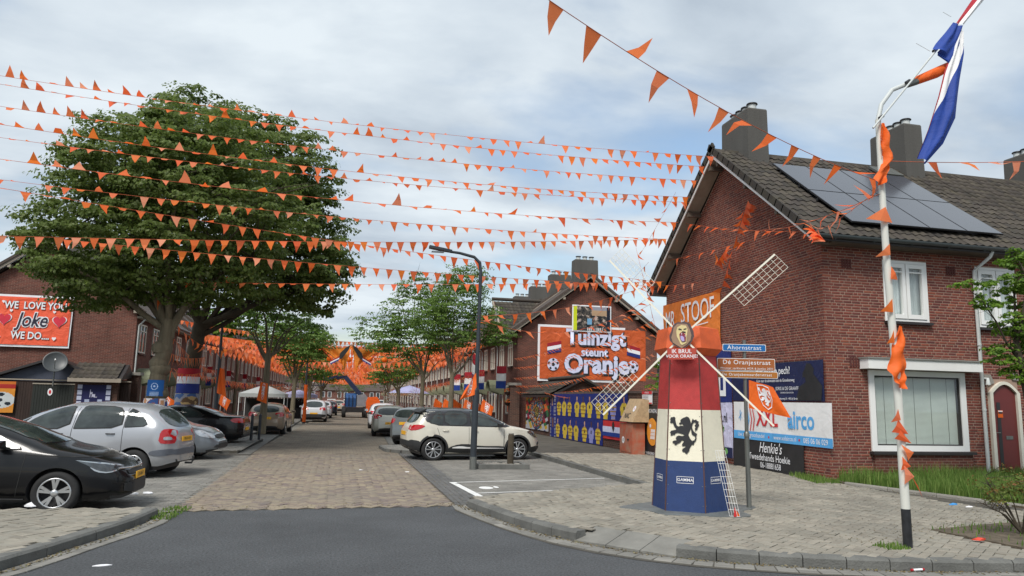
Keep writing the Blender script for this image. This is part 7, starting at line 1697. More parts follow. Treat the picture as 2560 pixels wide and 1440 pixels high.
# ------------------------------------------------ blue boom lift
m_lift = mat('lift_blue', lin((24, 70, 120)), .4, var=.1, coat=.3); m_liftd = mat('lift_dark_blue', lin((24, 38, 66)), .45)
t = thing('boom_lift', 'blue cherry picker lift with a grey counterweight standing in the street', 'boom lift', (1.55, 64.5, 0))
b = MB(); b.box((-.95, -1.6, .45), (.95, 1.6, .85), m_frameblk); b.build('chassis', t)
for x in (-1.0, .72):
    for y in (-1.35, 1.1):
        q = MB(); q.lathe([(.2, 0), (.43, .02), (.45, .1), (.45, .26), (.42, .32), (.2, .32)], (x, y, .45), (1, 0, 0), m_tyre, 20); q.lathe([(0, .02), (.2, .02)], (x, y, .45), (1, 0, 0), m_frameblk, 16); q.build('wheel', t)
b = MB(); b.prism([(-.75, -1.2, .88), (-.75, .3, .88), (-.75, .3, 1.75), (-.75, -.8, 2.0), (-.75, -1.2, 1.6)], (.9, 0, 0), m_lift); b.build('turret', t)
b = MB(); b.prism([(.17, -1.5, .95), (1.05, -1.5, .95), (1.05, -1.5, 1.65), (.8, -1.5, 1.95), (.17, -1.5, 1.85)], (0, 1.6, 0), mat('lift_grey', lin((126, 132, 138)), .45)); b.build('counterweight', t)
for i in range(4): q = MB(); q.beam((-.78 + i * .3, -1.25, .95), (-.78 + i * .3, -1.25, 1.85), .06, .05, m_liftd); q.build('guard_rib', t)
b = MB(); b.beam((.45, -.9, 1.9), (-.85, -.6, 3.35), .3, .34, m_liftd); b.build('lower_boom', t)
b = MB(); b.beam((-.85, -.6, 3.35), (-1.55, -.3, 3.25), .2, .22, m_liftd); b.beam((-1.5, -.3, 3.4), (-2.6, 0, 3.05), .14, .16, m_liftd); b.build('upper_boom', t)
b = MB()
for z in (0, .5, 1.0):
    b.tube([(-2.6, -.4, 2.6 + z), (-3.6, -.4, 2.6 + z), (-3.6, .4, 2.6 + z), (-2.6, .4, 2.6 + z), (-2.6, -.4, 2.6 + z)], .025, m_liftd, 6)
for x, y in ((-2.6, -.4), (-3.6, -.4), (-3.6, .4), (-2.6, .4)): b.tube([(x, y, 2.6), (x, y, 3.6)], .025, m_liftd, 6)
b.box((-3.6, -.4, 2.56), (-2.6, .4, 2.6), m_frameblk); b.build('basket', t)
# parked scooters / bike shapes right of the lift
t = thing('orange_covered_trailer', 'orange covered trailer standing right of the lift', 'trailer', (3.0, 62, 0)); b = MB(); b.prism([(-.5, 0, .5), (.5, 0, .5), (.55, 0, 1.4), (.3, 0, 1.75), (-.4, 0, 1.7), (-.55, 0, 1.3)], (0, 2.2, 0), m_orange); b.build('cover', t)
for x in (-.55, .42): q = MB(); q.lathe([(0, 0), (.3, 0), (.32, .06), (.3, .12), (0, .12)], (x, .6, .32), (1, 0, 0), m_tyre, 16); q.build('wheel', t)
# ================================================================== PARTY TENTS, PARASOL
def tent(label, c, w, d, zl, zp, mt_):
    t = thing('party_tent', label, 'tent', c); b = MB(); x, y = w / 2, d / 2
    b.add([(-x, -y, zl), (x, -y, zl), (x, y, zl), (-x, y, zl), (0, 0, zp), (-x, -y, zl - .22), (x, -y, zl - .22), (x, y, zl - .22), (-x, y, zl - .22)], [(0, 1, 4), (1, 2, 4), (2, 3, 4), (3, 0, 4), (0, 5, 6, 1), (1, 6, 7, 2), (2, 7, 8, 3), (3, 8, 5, 0)], mt_); b.build('canopy', t)
    for px_, py_ in ((-x, -y), (x, -y), (x, y), (-x, y)): q = MB(); q.tube([(px_ * .98, py_ * .98, 0), (px_ * .98, py_ * .98, zl - .01)], .025, m_wp, 8); q.build('leg', t)
    q = MB(); q.box((-x * .96, y * .9, .1), (x * .96, y * .92, zl - .3), m_roomdark); q.box((-x * .5, -.3, 0), (x * .3, .3, .75), m_clad); q.build('back_wall', t)
    q = MB(); q.prism([(x * .97, -y * .95, 0), (x * .97, -y * .95, zl - .2), (x * .97, -y * .5, zl - .2), (x * .97, -y * .8, 0)], (-.01, 0, 0), mt_); q.build('side_curtain', t)
    return t
m_tentw = mat('tent_grey_white', lin((172, 174, 172)), .7, var=.05, trans=.1); m_tentb = mat('tent_lilac', lin((158, 160, 196)), .7, var=.06)
tent('white peaked party tent on the left pavement behind the gold hatchback', (-4.25, 48, .0), 2.6, 3.2, 1.8, 2.35, m_tentw)
tent('lilac party tent on the left pavement beyond the white one', (-2.75, 59, .0), 2.7, 4, 1.8, 2.15, m_tentb)
t = thing('parasol', 'grey violet parasol on the right pavement', 'parasol', (5.9, 62, .1)); b = MB(); b.lathe([(1.7, 2.0), (1.0, 2.35), (.0, 2.65)], (0, 0, 0), Z, m_tentb, 8, False); b.build('canopy', t); b = MB(); b.tube([(0, 0, 0), (0, 0, 2.6)], .03, m_wp); b.build('pole', t)

# ================================================================== TREES
def leaf_mesh(name, C, Nrm, size, mt, parent, seed, rnds=None, droop=.35, asp=.8):
    """C (n,3) leaf centres, Nrm (n,3) leaf normals -> kite shaped leaves"""
    rg = np.random.default_rng(seed); n = len(C)
    N_ = Nrm / np.linalg.norm(Nrm, axis=1, keepdims=True)
    t_ = rg.normal(size=(n, 3)); T = t_ - N_ * (t_ * N_).sum(1, keepdims=True); T /= np.linalg.norm(T, axis=1, keepdims=True) + 1e-9
    B_ = np.cross(N_, T); s_ = size * (.7 + .6 * rg.random(n))[:, None]
    tip = C + T * s_ * .6 - N_ * s_ * .12; base = C - T * s_ * .5; l = C + B_ * s_ * .5 * asp + N_ * s_ * .0; r_ = C - B_ * s_ * .5 * asp; 
    V = np.stack([base, l, tip, r_], 1).reshape(-1, 3); k = np.arange(n)[:, None] * 4
    F = np.concatenate([k + [0, 1, 2], k + [0, 2, 3]])
    rn_ = np.repeat(rnds if rnds is not None else rg.random(n), 4)
    return np_mesh(name, V, F, mt, rn_, parent)
def clumps(ells, n, seed, shell=.55, zmin=None, rough=.22):
    rg = np.random.default_rng(seed); out = []
    vol = np.array([e_[3] * e_[4] * e_[5] for e_ in ells]); vol = vol ** (2 / 3); vol /= vol.sum()
    while len(out) < n:
        e_ = ells[rg.choice(len(ells), p=vol)]; d = rg.normal(size=3); d /= np.linalg.norm(d)
        r_ = (shell + (1 - shell) * rg.random() ** .6) * (1 + rough * noise.noise(Vector(tuple(d * 2.2 + np.array(e_[:3])))) + .12 * noise.noise(Vector(tuple(d * 6)))) 
        p = np.array(e_[:3]) + d * np.array(e_[3:6]) * r_
        if zmin and p[2] < zmin(p) : continue
        out.append((p, d))
    return out
def foliage(parent, ells, nc, per, cr_, size, mt, seed, shell=.55, zmin=None, name='crown', flat_=.55, updown=.9):
    rg = np.random.default_rng(seed + 1); cl = clumps(ells, nc, seed, shell, zmin); Cs, Ns, Rs = [], [], []
    for p, d in cl:
        m_ = int(per * rg.uniform(.6, 1.3)); r_ = cr_ * rg.uniform(.6, 1.35)
        q = rg.normal(size=(m_, 3)); q /= np.linalg.norm(q, axis=1, keepdims=True); q[:, 2] = np.abs(q[:, 2]) * updown - (1 - updown) * .5
        rad_ = r_ * rg.uniform(.55, 1.0, (m_, 1)); C_ = p + q * rad_ * np.array([1, 1, flat_]) + d * r_ * .2
        Cs.append(C_); Ns.append(q * .8 + d * .5 + rg.normal(size=(m_, 3)) * .45 + np.array([0, 0, .35])); Rs.append((rg.random() * .55 + rg.random(m_) * .45) % 1)
    return leaf_mesh(name, np.concatenate(Cs), np.concatenate(Ns), size, mt, parent, seed, np.concatenate(Rs))
def limbs(parent, base, trunk, r0, tips, mt, seed, name='trunk', forkt=None, minor=6):
    rr = random.Random(seed); b = MB(); T = [Vector(p) for p in trunk]; n = len(T)
    b.tube(T, [r0 * (1.15 if i == 0 else 1 - .3 * i / n) for i in range(n)], mt, 14); o = b.build(name, parent)
    top_ = T[-1]
    for tp in tips:
        b = MB(); e_ = Vector(tp); s0 = top_ - Vector((0, 0, rr.uniform(0, .5))); mid = s0.lerp(e_, .5) + Vector((rr.uniform(-.3, .3), rr.uniform(-.3, .3), rr.uniform(.0, .5)))
        q = [s0, s0.lerp(mid, .5) + Vector((0, 0, -.08)), mid, mid.lerp(e_, .5) + Vector((0, 0, .15)), e_]; rb_ = r0 * rr.uniform(.33, .48); b.tube(q, [rb_, rb_ * .82, rb_ * .6, rb_ * .38, rb_ * .15], mt, 9)
        for k in range(minor):
            f_ = rr.uniform(.35, .95); i = min(3, int(f_ * 4)); p = q[i].lerp(q[i + 1], f_ * 4 - i); d = Vector((rr.gauss(0, 1), rr.gauss(0, 1), rr.uniform(-.1, 1))).normalized() * rr.uniform(.8, 2.2) * min(1.6, r0 * 6)
            b.tube([p, p + d * .5 + Vector((0, 0, .1)), p + d], [rb_ * .28, rb_ * .18, rb_ * .05], m_twig, 5, smooth=True)
        b.build('limb', parent)
    return o
# the two big lindens whose crowns merge
tA = Vector((-5.06, 23.5, .1))
t = thing('linden_tree', 'big leafy tree with a blue poster on its trunk, nearer of the two merged crowns', 'tree', tA)
limbs(t, None, [(0, 0, 0), (.03, 0, .9), (-.03, 0, 1.9), (.06, 0, 2.6), (.12, 0, 3.3), (.15, .05, 3.75)], .26, [(-3.0, .3, 6.6), (-1.6, -1, 8.2), (.4, .6, 8.6), (2.2, -.5, 7.6), (2.8, .8, 6.0), (-3.4, -.8, 5.2), (.6, -1.8, 8.0), (-1.0, 2, 8.5)], m_bark, 5, minor=6)
for z_ in (1.6, 2.3, 2.45, 2.9):
    b = MB(); b.lathe([(.22, -.16), (.285, -.05), (.29, .05), (.22, .17)], (-.0 + .03 * math.sin(z_ * 9), 0, z_), (0.1, .1, 1), m_bark, 12); b.build('bark_burl', t)
zA = lambda p: 4.0 + .25 * abs(p[0] + .3) * (.55 if p[0] < 0 else .2) if abs(p[0]) > 1 else 4.4
EA = [(-.6, .2, 7.1, 3.0, 3.4, 3.0), (-2.0, 0, 5.8, 1.95, 3.0, 1.7), (.9, 0, 7.0, 2.8, 3.0, 2.9), (.35, .2, 9.0, 1.8, 2.4, 1.5), (-1.6, 0, 8.1, 1.5, 2.3, 1.35), (-2.1, 0, 4.6, 1.4, 2.2, .8), (.6, 0, 4.8, 2.2, 2.0, .7)]
foliage(t, EA, 1500, 66, .40, .098, m_leafA, 11, shell=.5, zmin=lambda p: 3.7 + max(0, -p[0] - 2.3) * 1.15 + .4 * noise.noise(Vector((p[0], p[1], 0))))
tB = Vector((-5.32, 29.5, .1))
t = thing('linden_tree', 'farther of the two big leafy trees, a Dutch flag wrapped round its trunk', 'tree', tB)
limbs(t, None, [(0, 0, 0), (.02, 0, 1.6), (.1, 0, 3.0), (.25, 0, 4.2)], .31, [(1.2, 0, 10.2), (3.0, .5, 8.4), (3.9, 0, 6.5), (-.6, .6, 10.6), (2.0, -1, 9.3), (5.0, -.6, 5.6), (-1.8, -1, 9.5), (3.0, 1.5, 7.6), (3.6, -.5, 5.9)], m_twig, 6, minor=9)
EB = [(.9, 0, 8.6, 4.1, 4.0, 3.9), (3.3, 0, 7.2, 2.3, 3.2, 2.5), (-.5, 0, 11.2, 1.9, 2.4, 2.1), (2.0, 0, 10.2, 2.9, 3.0, 2.2), (4.3, 0, 6.1, 1.35, 2.4, 1.5)]
foliage(t, EB, 1500, 66, .46, .118, m_leafA, 12, shell=.5, zmin=lambda p: 4.75 + .35 * noise.noise(Vector((p[0] * .8, p[1], 3))) + (.9 if p[0] < 1.2 else 0))
# things tied to the trunks
def wrap(name, label, c, r0, r1, z0, z1, fn, arc=(R(180), R(360)), cat='poster', nx=36, ny=36):
    def wp(u, v): a = arc[0] + (arc[1] - arc[0]) * u; r_ = r0 + (r1 - r0) * v; return Vector((c[0] + r_ * math.cos(a), c[1] + r_ * math.sin(a), z0 + (z1 - z0) * v))
    return painted(name, (0, 0, 0), Ux, Z, 1, 1, nx, ny, fn, m_vcol, warp=wp, label=label, cat=cat)
def blueposter(u, v):
    r_ = math.hypot((u - .5) * 1.2, v - .6)
    return lin((190, 210, 235)) if (.18 < r_ < .22 or r_ < .06 or (v < .28 and .25 < u < .75 and int(v * 40) % 3 == 0)) else lin((32, 92, 160))
wrap('trunk_poster', 'blue poster with a white emblem on the nearer big tree trunk', (tA.x + .0, tA.y), .30, .295, 1.62, 2.08, blueposter, (R(215), R(315)))
def lionart(u, v):
    n = noise.noise(Vector((u * 6, v * 6, 1))); 
    if n > .25: return lin((205, 150, 110))
    if n > .0: return lin((230, 225, 225))
    if n > -.2: return lin((150, 80, 60))
    return lin((60, 90, 150))
wrap('trunk_wrap', 'orange and blue lion print cloth round the foot of the nearer big tree', (tA.x - .02, tA.y), .36, .32, .7, 1.55, lionart, (R(180), R(360)), 'cloth')
def nlflag(u, v): f = .93 + .14 * noise.noise(Vector((u * 9, v * 4, 0))); c = lin((165, 32, 45)) if v > .68 else ((.7, .7, .74) if v > .38 else lin((36, 52, 130))); return tuple(min(1, x * f) for x in c)
wrap('trunk_flag', 'Dutch flag wrapped round the farther big tree trunk', (tB.x + .0, tB.y), .40, .385, 1.72, 2.62, nlflag, (R(180), R(360)), 'flag')
def lion2(u, v):
    n = noise.noise(Vector((u * 5, v * 5, 7)))
    if math.hypot(u - .68, v - .6) < .28: return lin((190, 160, 110)) if n > -.05 else lin((110, 84, 60))
    return lin((70, 100, 150)) if n > .05 else lin((150, 150, 160))
wrap('trunk_wrap', 'blue and sandy lion print cloth below the flag on the farther tree trunk', (tB.x, tB.y), .42, .41, .9, 1.71, lion2, (R(180), R(360)), 'cloth')
# plane fence-post strings round trunks are part of the bunting below
def street_tree(label, base, h, trunk_h, ells, seed, r0=.14, nc=260, per=30, mt_=m_leafB, bark=m_bark, size=.13, lean=0.0, group='street trees along the pavement'):
    t = thing('street_tree', label, 'tree', base, group); rr = random.Random(seed)
    tips = [(e_[0] + rr.uniform(-.4, .4) * e_[3], e_[1], e_[2] + .3 * e_[5]) for e_ in ells] + [(rr.uniform(-1.2, 1.2), rr.uniform(-1, 1), trunk_h + rr.uniform(.8, 2)) for _ in range(4)]
    limbs(t, None, [(0, 0, 0), (.03, 0, trunk_h * .5), (.06 + lean, 0, trunk_h)], r0, tips, bark, seed, minor=4)
    foliage(t, ells, nc, per, .42, size, mt_, seed, shell=.35, flat_=.4)
    return t
street_tree('airy street tree at the right pavement, left of the black lamp', (4.9, 44, .1), 9, 3.0, [(-.6, 0, 6.6, 2.0, 1.9, 1.4), (-2.6, 0, 5.2, 1.7, 1.7, 1.2), (.7, 0, 7.6, 1.3, 1.4, 1.0), (-.8, 0, 8.3, .9, .9, .9), (1.4, 0, 5.4, 1.4, 1.5, 1.1), (-.9, 0, 4.9, 2.2, 1.8, .9)], 31, nc=680, size=.105)
street_tree('airy street tree at the right pavement, behind the black lamp', (5.8, 38.5, .1), 9, 3.0, [(.2, 0, 6.6, 1.7, 1.7, 1.3), (.6, 0, 7.8, 1.3, 1.3, .9), (1.6, 0, 5.6, 1.4, 1.4, .9), (-1.2, 0, 5.6, 1.1, 1.3, 1.0), (2.4, 0, 4.9, .9, 1.1, .6), (.2, 0, 4.8, 1.2, 1.2, .6)], 32, nc=560, size=.10)
street_tree('street tree on the left pavement beyond the gold hatchback', (-2.4, 44.8, .1), 7, 2.6, [(0, 0, 4.7, 1.9, 1.7, 1.3), (-1.3, 0, 5.0, 1.3, 1.2, 1.0), (1.1, 0, 4.6, 1.2, 1.2, .9), (0, 0, 6.2, 1.0, 1.1, .7)], 33, nc=460, size=.105)
street_tree('slim street tree in front of the gold hatchback', (-2.95, 33.2, .1), 7, 3.4, [(-.5, 0, 5.2, 1.0, 1.1, .8), (.6, 0, 5.3, .9, 1, .8), (1.6, .3, 4.4, .8, .8, .5)], 34, nc=90, r0=.15, per=18)
for k, (x, y, lab) in enumerate(((-1.9, 56, 'left pavement street tree half hidden in the bunting'), (-1.3, 68, 'farther left pavement street tree by the lift arm'), (4.4, 55, 'right pavement street tree deep in the bunting'), (4.4, 66, 'farther right pavement street tree deep in the bunting'), (.6, 150, 'distant street tree at the end of the left pavement'), (7.6, 120, 'distant street tree at the end of the right pavement'), (4.6, 210, 'tree before the terrace closing the street'))):
    street_tree(lab, (x, y, .1), 6, 2.2, [(0, 0, 4.0, 1.7, 1.6, 1.3), (-1.0, 0, 3.5, 1.0, 1.1, .9), (.9, 0, 3.6, 1.1, 1.1, .9)] if y < 100 else [(0, 0, 5.2, 3.2, 2.6, 2.4), (-2, 0, 4.3, 2, 2, 1.6), (2, 0, 4.3, 2, 2, 1.6)], 40 + k, nc=170, per=22)
street_tree('tall bright tree crown rising behind the left bunting', (-4.2, 92, .1), 12, 6, [(0, 0, 9.2, 2.4, 2.2, 1.8), (-1.6, 0, 7.9, 2.2, 2, 1.5), (1.8, 0, 7.8, 2.2, 2, 1.5)], 60, nc=300, mt_=m_leafC, size=.2)
street_tree('bright green tree crown between the left roofs and the street', (-8.2, 66, .1), 12, 5, [(0, 0, 8.2, 2.6, 2.2, 1.8), (-1.8, 0, 7.0, 2.2, 2, 1.6), (2.2, 0, 6.8, 2.4, 2, 1.8)], 61, nc=300, mt_=m_leafC, size=.18)
t = thing('garden_shrub_tree', 'bright green tree reaching in from the right edge before the brick facade', 'tree', (13.35, 12.0, .12))
limbs(t, None, [(0, 0, 0), (-.05, 0, 1.6), (-.25, 0, 3.0)], .07, [(-.2, 0, 4.6), (-1.4, 0, 3.98), (-.7, .1, 2.7), (.3, 0, 4.4)], m_twig, 71, minor=5)
foliage(t, [(-.1, 0, 4.62, .28, .3, .3), (-.4, 0, 4.05, .5, .4, .2), (-1.25, 0, 4.0, .4, .2, .09), (-.75, 0, 3.72, .45, .3, .2), (-.3, 0, 3.25, .4, .35, .3), (-.6, 0, 2.62, .42, .3, .25), (-.25, 0, 2.3, .35, .3, .22), (.2, 0, 3.9, .5, .4, .7), (.15, 0, 2.9, .45, .4, .8), (.8, 0, 3.6, .6, .6, 1.2)], 520, 36, .12, .055, m_leafC, 72, shell=.2, flat_=.6)
t = thing('shrub', 'small half bare shrub with reddish leaves at the lower right', 'shrub', (8.75, 8.15, .14))
rr = random.Random(9)
for k in range(16):
    b = MB(); a = rr.uniform(0, 6.28); d = Vector((math.cos(a) * rr.uniform(.2, .7), math.sin(a) * .45, rr.uniform(.35, .8))); q = [Vector((0, 0, 0)), d * .45 + Vector((0, 0, .08)), d]; b.tube(q, [.011, .008, .003], m_twig, 5)
    for j in range(4): p = q[1].lerp(q[2], rr.random()); e_ = Vector((rr.gauss(0, .13), rr.gauss(0, .13), rr.uniform(.02, .2))); b.tube([p, p + e_], [.005, .002], m_twig, 4)
    b.build('stem', t)
foliage(t, [(.25, 0, .62, .5, .4, .24), (-.25, 0, .55, .32, .3, .22), (.55, 0, .42, .35, .35, .25)], 130, 13, .09, .034, m_leafR, 74, shell=.2, flat_=.9)
t = thing('creeper', 'green climber hanging over the garden wall below the Tuinzigt banner', 'plant', (9.9, 21.6, 2.0))
foliage(t, [(0, .4, .25, .25, .45, .35), (.05, .2, .8, .15, .2, .3)], 46, 20, .14, .07, m_leafC, 75, shell=.2)

# ================================================================== BUNTING
def ang_sky(base, hi, t0=.0):
    return lambda t: base + (hi - base) * (1 - t) ** 1.3
VXX = 10.05
def rx(px, py): return atX(px, py, VXX)
sky_lines = [  # (left pixel, depth), (right pixel), sag, n, swing at left, swing at right
    ((-70, 178, 19), (1790, 392), .25, 58, 2.3, .1, 'highest of the pennant strings crossing the sky'),
    ((-70, 199, 19), (1765, 417), .25, 58, 2.0, .1, 'second highest pennant string crossing the sky'),
    ((-70, 255, 19), (1745, 452), .25, 58, 2.2, .15, 'third highest pennant string crossing the sky'),
    ((-70, 300, 17), (1725, 493), .28, 52, 1.9, .1, 'fourth highest pennant string crossing the sky'),
    ((-70, 334, 19), (1722, 506), .25, 56, 1.3, .4, 'fifth highest pennant string crossing the sky'),
    ((-70, 388, 16), (1695, 556), .25, 44, 1.6, .9, 'sixth pennant string from the top, with large pennants'),
    ((-70, 440, 19), (1672, 598), .22, 54, 1.0, .6, 'seventh pennant string from the top across the sky'),
    ((-70, 458, 16), (1640, 703), .15, 52, .9, .2, 'steepest pennant string, falling across the big tree to the left eave'),
    ((-70, 588, 17), (1660, 598), .12, 54, .5, .2, 'nearly level pennant string over the lower crown of the big tree'),
    ((150, 598, 19), (1640, 716), .12, 48, .3, .25, 'lowest but one pennant string from the tree to the left eave'),
    ((455, 705, 22.5), (1660, 704), .08, 40, 1.0, .3, 'lowest pennant string running level to the left eave'),
]
for (l, r_, sg, n, a0_, a1_, lab) in sky_lines:
    L0 = atY(l[0], l[1], l[2])
    bunting('pennant_string', lab, L0, rx(*r_), sg, n, (lambda a0_, a1_: lambda t: (a0_ + (1.15 - a0_) * min(1, t / .3)) if t < .62 and a1_ < .5 and a0_ > 1.1 else (1.15 + (a1_ - 1.15) * (t - .62) / .38 if a0_ > 1.1 and a1_ < .5 else a1_ + (a0_ - a1_) * (1 - t)))(a0_, a1_), (.2, .29) if n != 44 else (.25, .33), True, 'pennant strings crossing the sky', .38)
# short strings from the gable to the gutter corner and the pole
def gp_(px, py, x): return atX(px, py, x)
extra = [
    (atX(1700, 556, 10.3), atX(2042, 578, 10.2), .1, 13, 1.1, .6, 'blown pennant string lying along the gable to the gutter corner'),
    (atX(1640, 712, 10.3), atX(1745, 706, 10.3), .05, 5, .5, .5, 'short pennant string under the left eave of the gable'),
    (atX(1655, 655, 10.3), atX(1880, 600, 10.3), .02, 7, .4, .6, 'slanting pennant string rising to the right over the gable bricks'),
    (atX(2042, 578, 10.1), WP + wl_(2200, 470), .05, 9, 1.3, .5, 'tangled pennant string from the gutter corner to the white pole'),
    (atX(1860, 525, 10.3), atX(1800, 735, 10.4), .02, 11, .3, .8, 'bunched pennant string hanging down the gable wall'),
    (WP + wl_(2204, 455), atY(1340, -22, 5.2), .16, 13, .5, .5, 'large pennant string slanting down from the top of the picture to the white pole'),
    (WP + wl_(2204, 402), atY(2640, 400, 8.4), .03, 6, .9, .3, 'short pennant string running right from the white pole'),
    (Vector((3.4, 18.3, 3.80)), atX(1638, 706, 10.1), .25, 15, .1, .3, 'pennant string rising from the black lamp to the left eave of the corner house'),
    (Vector((3.4, 18.3, 3.72)), atX(1632, 735, 10.1), .75, 15, 1.0, 1.0, 'sagging pennant string from the black lamp across the Tuinzigt gable'),
    (Vector((3.4, 18.3, 3.75)), Vector((5.75, 38.3, 3.4)), .3, 16, 1.2, 1.2, 'dense pennant string from the black lamp to the tree behind it'),
    (tA + Vector((-.2, -.4, 4.4)), tB + Vector((2.2, -.6, 3.6)), .9, 16, .3, .2, 'drooping pennant string between the two big trees'),
    (atX(1868, 508, 10.2), atX(1852, 560, 10.2), .0, 16, 1.0, 1.5, 'bunched knot of pennants high on the gable wall, the upper one'),
    (atX(1812, 628, 10.2), atX(1790, 660, 10.2), .0, 14, 1.0, 1.5, 'bunched knot of pennants on the gable wall above the windmill sail'),
    (atX(2030, 570, 10.1), atX(2060, 600, 10.1), .0, 14, 1.0, 1.5, 'bunched knot of pennants at the end of the gutter'),
    (atX(1905, 575, 10.3), WP + wl_(2198, 485), .12, 12, 1.2, .9, 'second tangled pennant string crossing the roof edge to the white pole'),
    (atX(1598, 640, 9.9), atX(1690, 480, 10.3), .02, 6, .6, .6, 'short string of pennants slanting down left of the gable verge'),
    (atX(1440, 690, 10.2) if False else atY(1480, 800, 30), atX(1622, 655, 10.1), .05, 7, .3, .3, 'thin pennant string climbing to the left eave in front of the sky'),
    (atX(1660, 905, 10.0), atX(1590, 620, 10.1), .02, 6, .6, .2, 'loose pennant string hanging left of the orange banner'),
]
for (a, c, sg, n, a0_, a1_, lab) in extra:
    bunting('pennant_string', lab, a, c, sg, n, (lambda a0_, a1_: lambda t: a0_ + (a1_ - a0_) * t)(a0_, a1_), (.19, .29) if 'large' not in lab else (.165, .27), True, None, .9 if 'large' in lab or 'tangled' in lab or 'bunched' in lab else .45)
# strings between the corner house and the middle house, in front of the Tuinzigt banner
for k, (z0, z1) in enumerate(((5.05, 3.95), (4.45, 3.45), (4.0, 2.9), (3.35, 2.5), (2.75, 2.2), (2.25, 2.1))):
    nm_ = ['highest', 'second', 'third', 'fourth', 'fifth', 'lowest'][k]
    bunting('pennant_string', nm_ + ' of the pennant strings running back in front of the Tuinzigt banner', (10.2, 22.9, z0), (9.3, 39.2 if k < 5 else 33, z1), .35, 46, 1.1, (.17, .26), True, 'pennant strings before the Tuinzigt banner', .2)
# along the left row from the big tree, and round its trunks
bunting('pennant_string', 'upper pennant string round the big trunks towards the left row', tA + Vector((.35, -.2, 3.2)), (-8.6, 62, 3.9), .6, 80, .15, (.2, .34), True, None, .2)
bunting('pennant_string', 'middle pennant string round the big trunks towards the tent', tA + Vector((.35, -.3, 2.75)), tB + Vector((.6, -.5, 2.95)), .1, 26, .1, (.1, .36), True, None, .12)
bunting('pennant_string', 'lower pennant string hanging by the flag on the tree trunk', tA + Vector((.35, -.3, 2.25)), tB + Vector((.6, -.6, 2.4)), .1, 22, .2, (.12, .34), True, None, .15)
for k in range(5):
    bunting('pennant_string', '%s pennant string along the left terrace front, counted from the big trees' % ORD[k], (-8.6 + .1 * k, 39 + 4 * k, 3.1 - .15 * k), (-5.5 + .5 * k, 84 + 8 * k, 2.9 - .1 * k), .4, 120, .3, (.2, .3), False, 'pennant strings along the left terrace', .6)
for k in range(6):
    bunting('pennant_string', '%s pennant string along the right terrace front, counted from the Tuinzigt gable' % ORD[k], (8.3 - .25 * k, 41 + 3 * k, 3.4 - .2 * k), (8.0, 110 + 8 * k, 3.2 - .1 * k), .5, 150, .3, (.2, .3), False, 'pennant strings along the right terrace', .6)
# the canopy of bunting across the street
gr = 'pennant strings stretched across the decorated street'
rr = random.Random(77)
for i in range(78):
    y = 47.5 + i * .92 + (i * i) * .009
    sx_ = math.sin(RAD_ROW) * (y - 39)
    lab = ('foremost pennant string stretched across the decorated street', 'second pennant string stretched across the decorated street', 'third pennant string stretched across the decorated street')[i] if i < 3 else 'one of the many pennant strings massed across the street beyond the hanging banner'
    zl, zr = 5.55 - .1 * (i % 3), 5.5 - .1 * (i % 2)
    if i == 0:   # front line reaches left to the trees
        P0_, P1_ = Vector((-9.2, 45.5, 5.9)), Vector((9.7, 48, 5.5))
    else: P0_, P1_ = Vector((-9.3 + sx_, y + rr.uniform(-.5, .5), zl)), Vector((9.4 + sx_, y + rr.uniform(-.5, .5), zr))
    bunting('pennant_string', lab, P0_, P1_, rr.uniform(.35, .7) + .004 * i, 74 if i < 6 else 72, .1, (.23, .33) if i < 30 else (.31, .42), i < 3, gr, .35, rnd=i)
for i in range(16):
    y = 50 + i * 4.4; sx_ = math.sin(RAD_ROW) * (y - 39)
    bunting('pennant_string', 'one of the lower pennant strings sagging deep across the street', (-9.0 + sx_, y, 4.9), (9.2 + sx_, y + .6, 4.9), 1.0, 56, .1, (.28, .4), False, gr, .4, rnd=100 + i)
for i in range(46):
    y = 50 + rr.random() ** 1.3 * 70; sx_ = math.sin(RAD_ROW) * (y - 39); x = rr.uniform(-2.5, 6.5) + sx_
    z = 4.55 - .35 * rr.random() - (y - 50) * .004
    b = MB(); r_ = rr.uniform(.17, .24); b.lathe([(r_ * math.sin(math.pi * k / 10), -r_ * math.cos(math.pi * k / 10) * .92) for k in range(11)], (0, 0, 0), Z, m_lantern, 14)
    b.tube([(0, 0, r_ * .9), (0, 0, r_ + .5)], .008, m_string, 4); o = b.build('paper_lantern'); o.location = (x, y, z); tag(o, 'round orange paper lantern hanging among the street bunting', 'lantern', 'paper lanterns over the street')
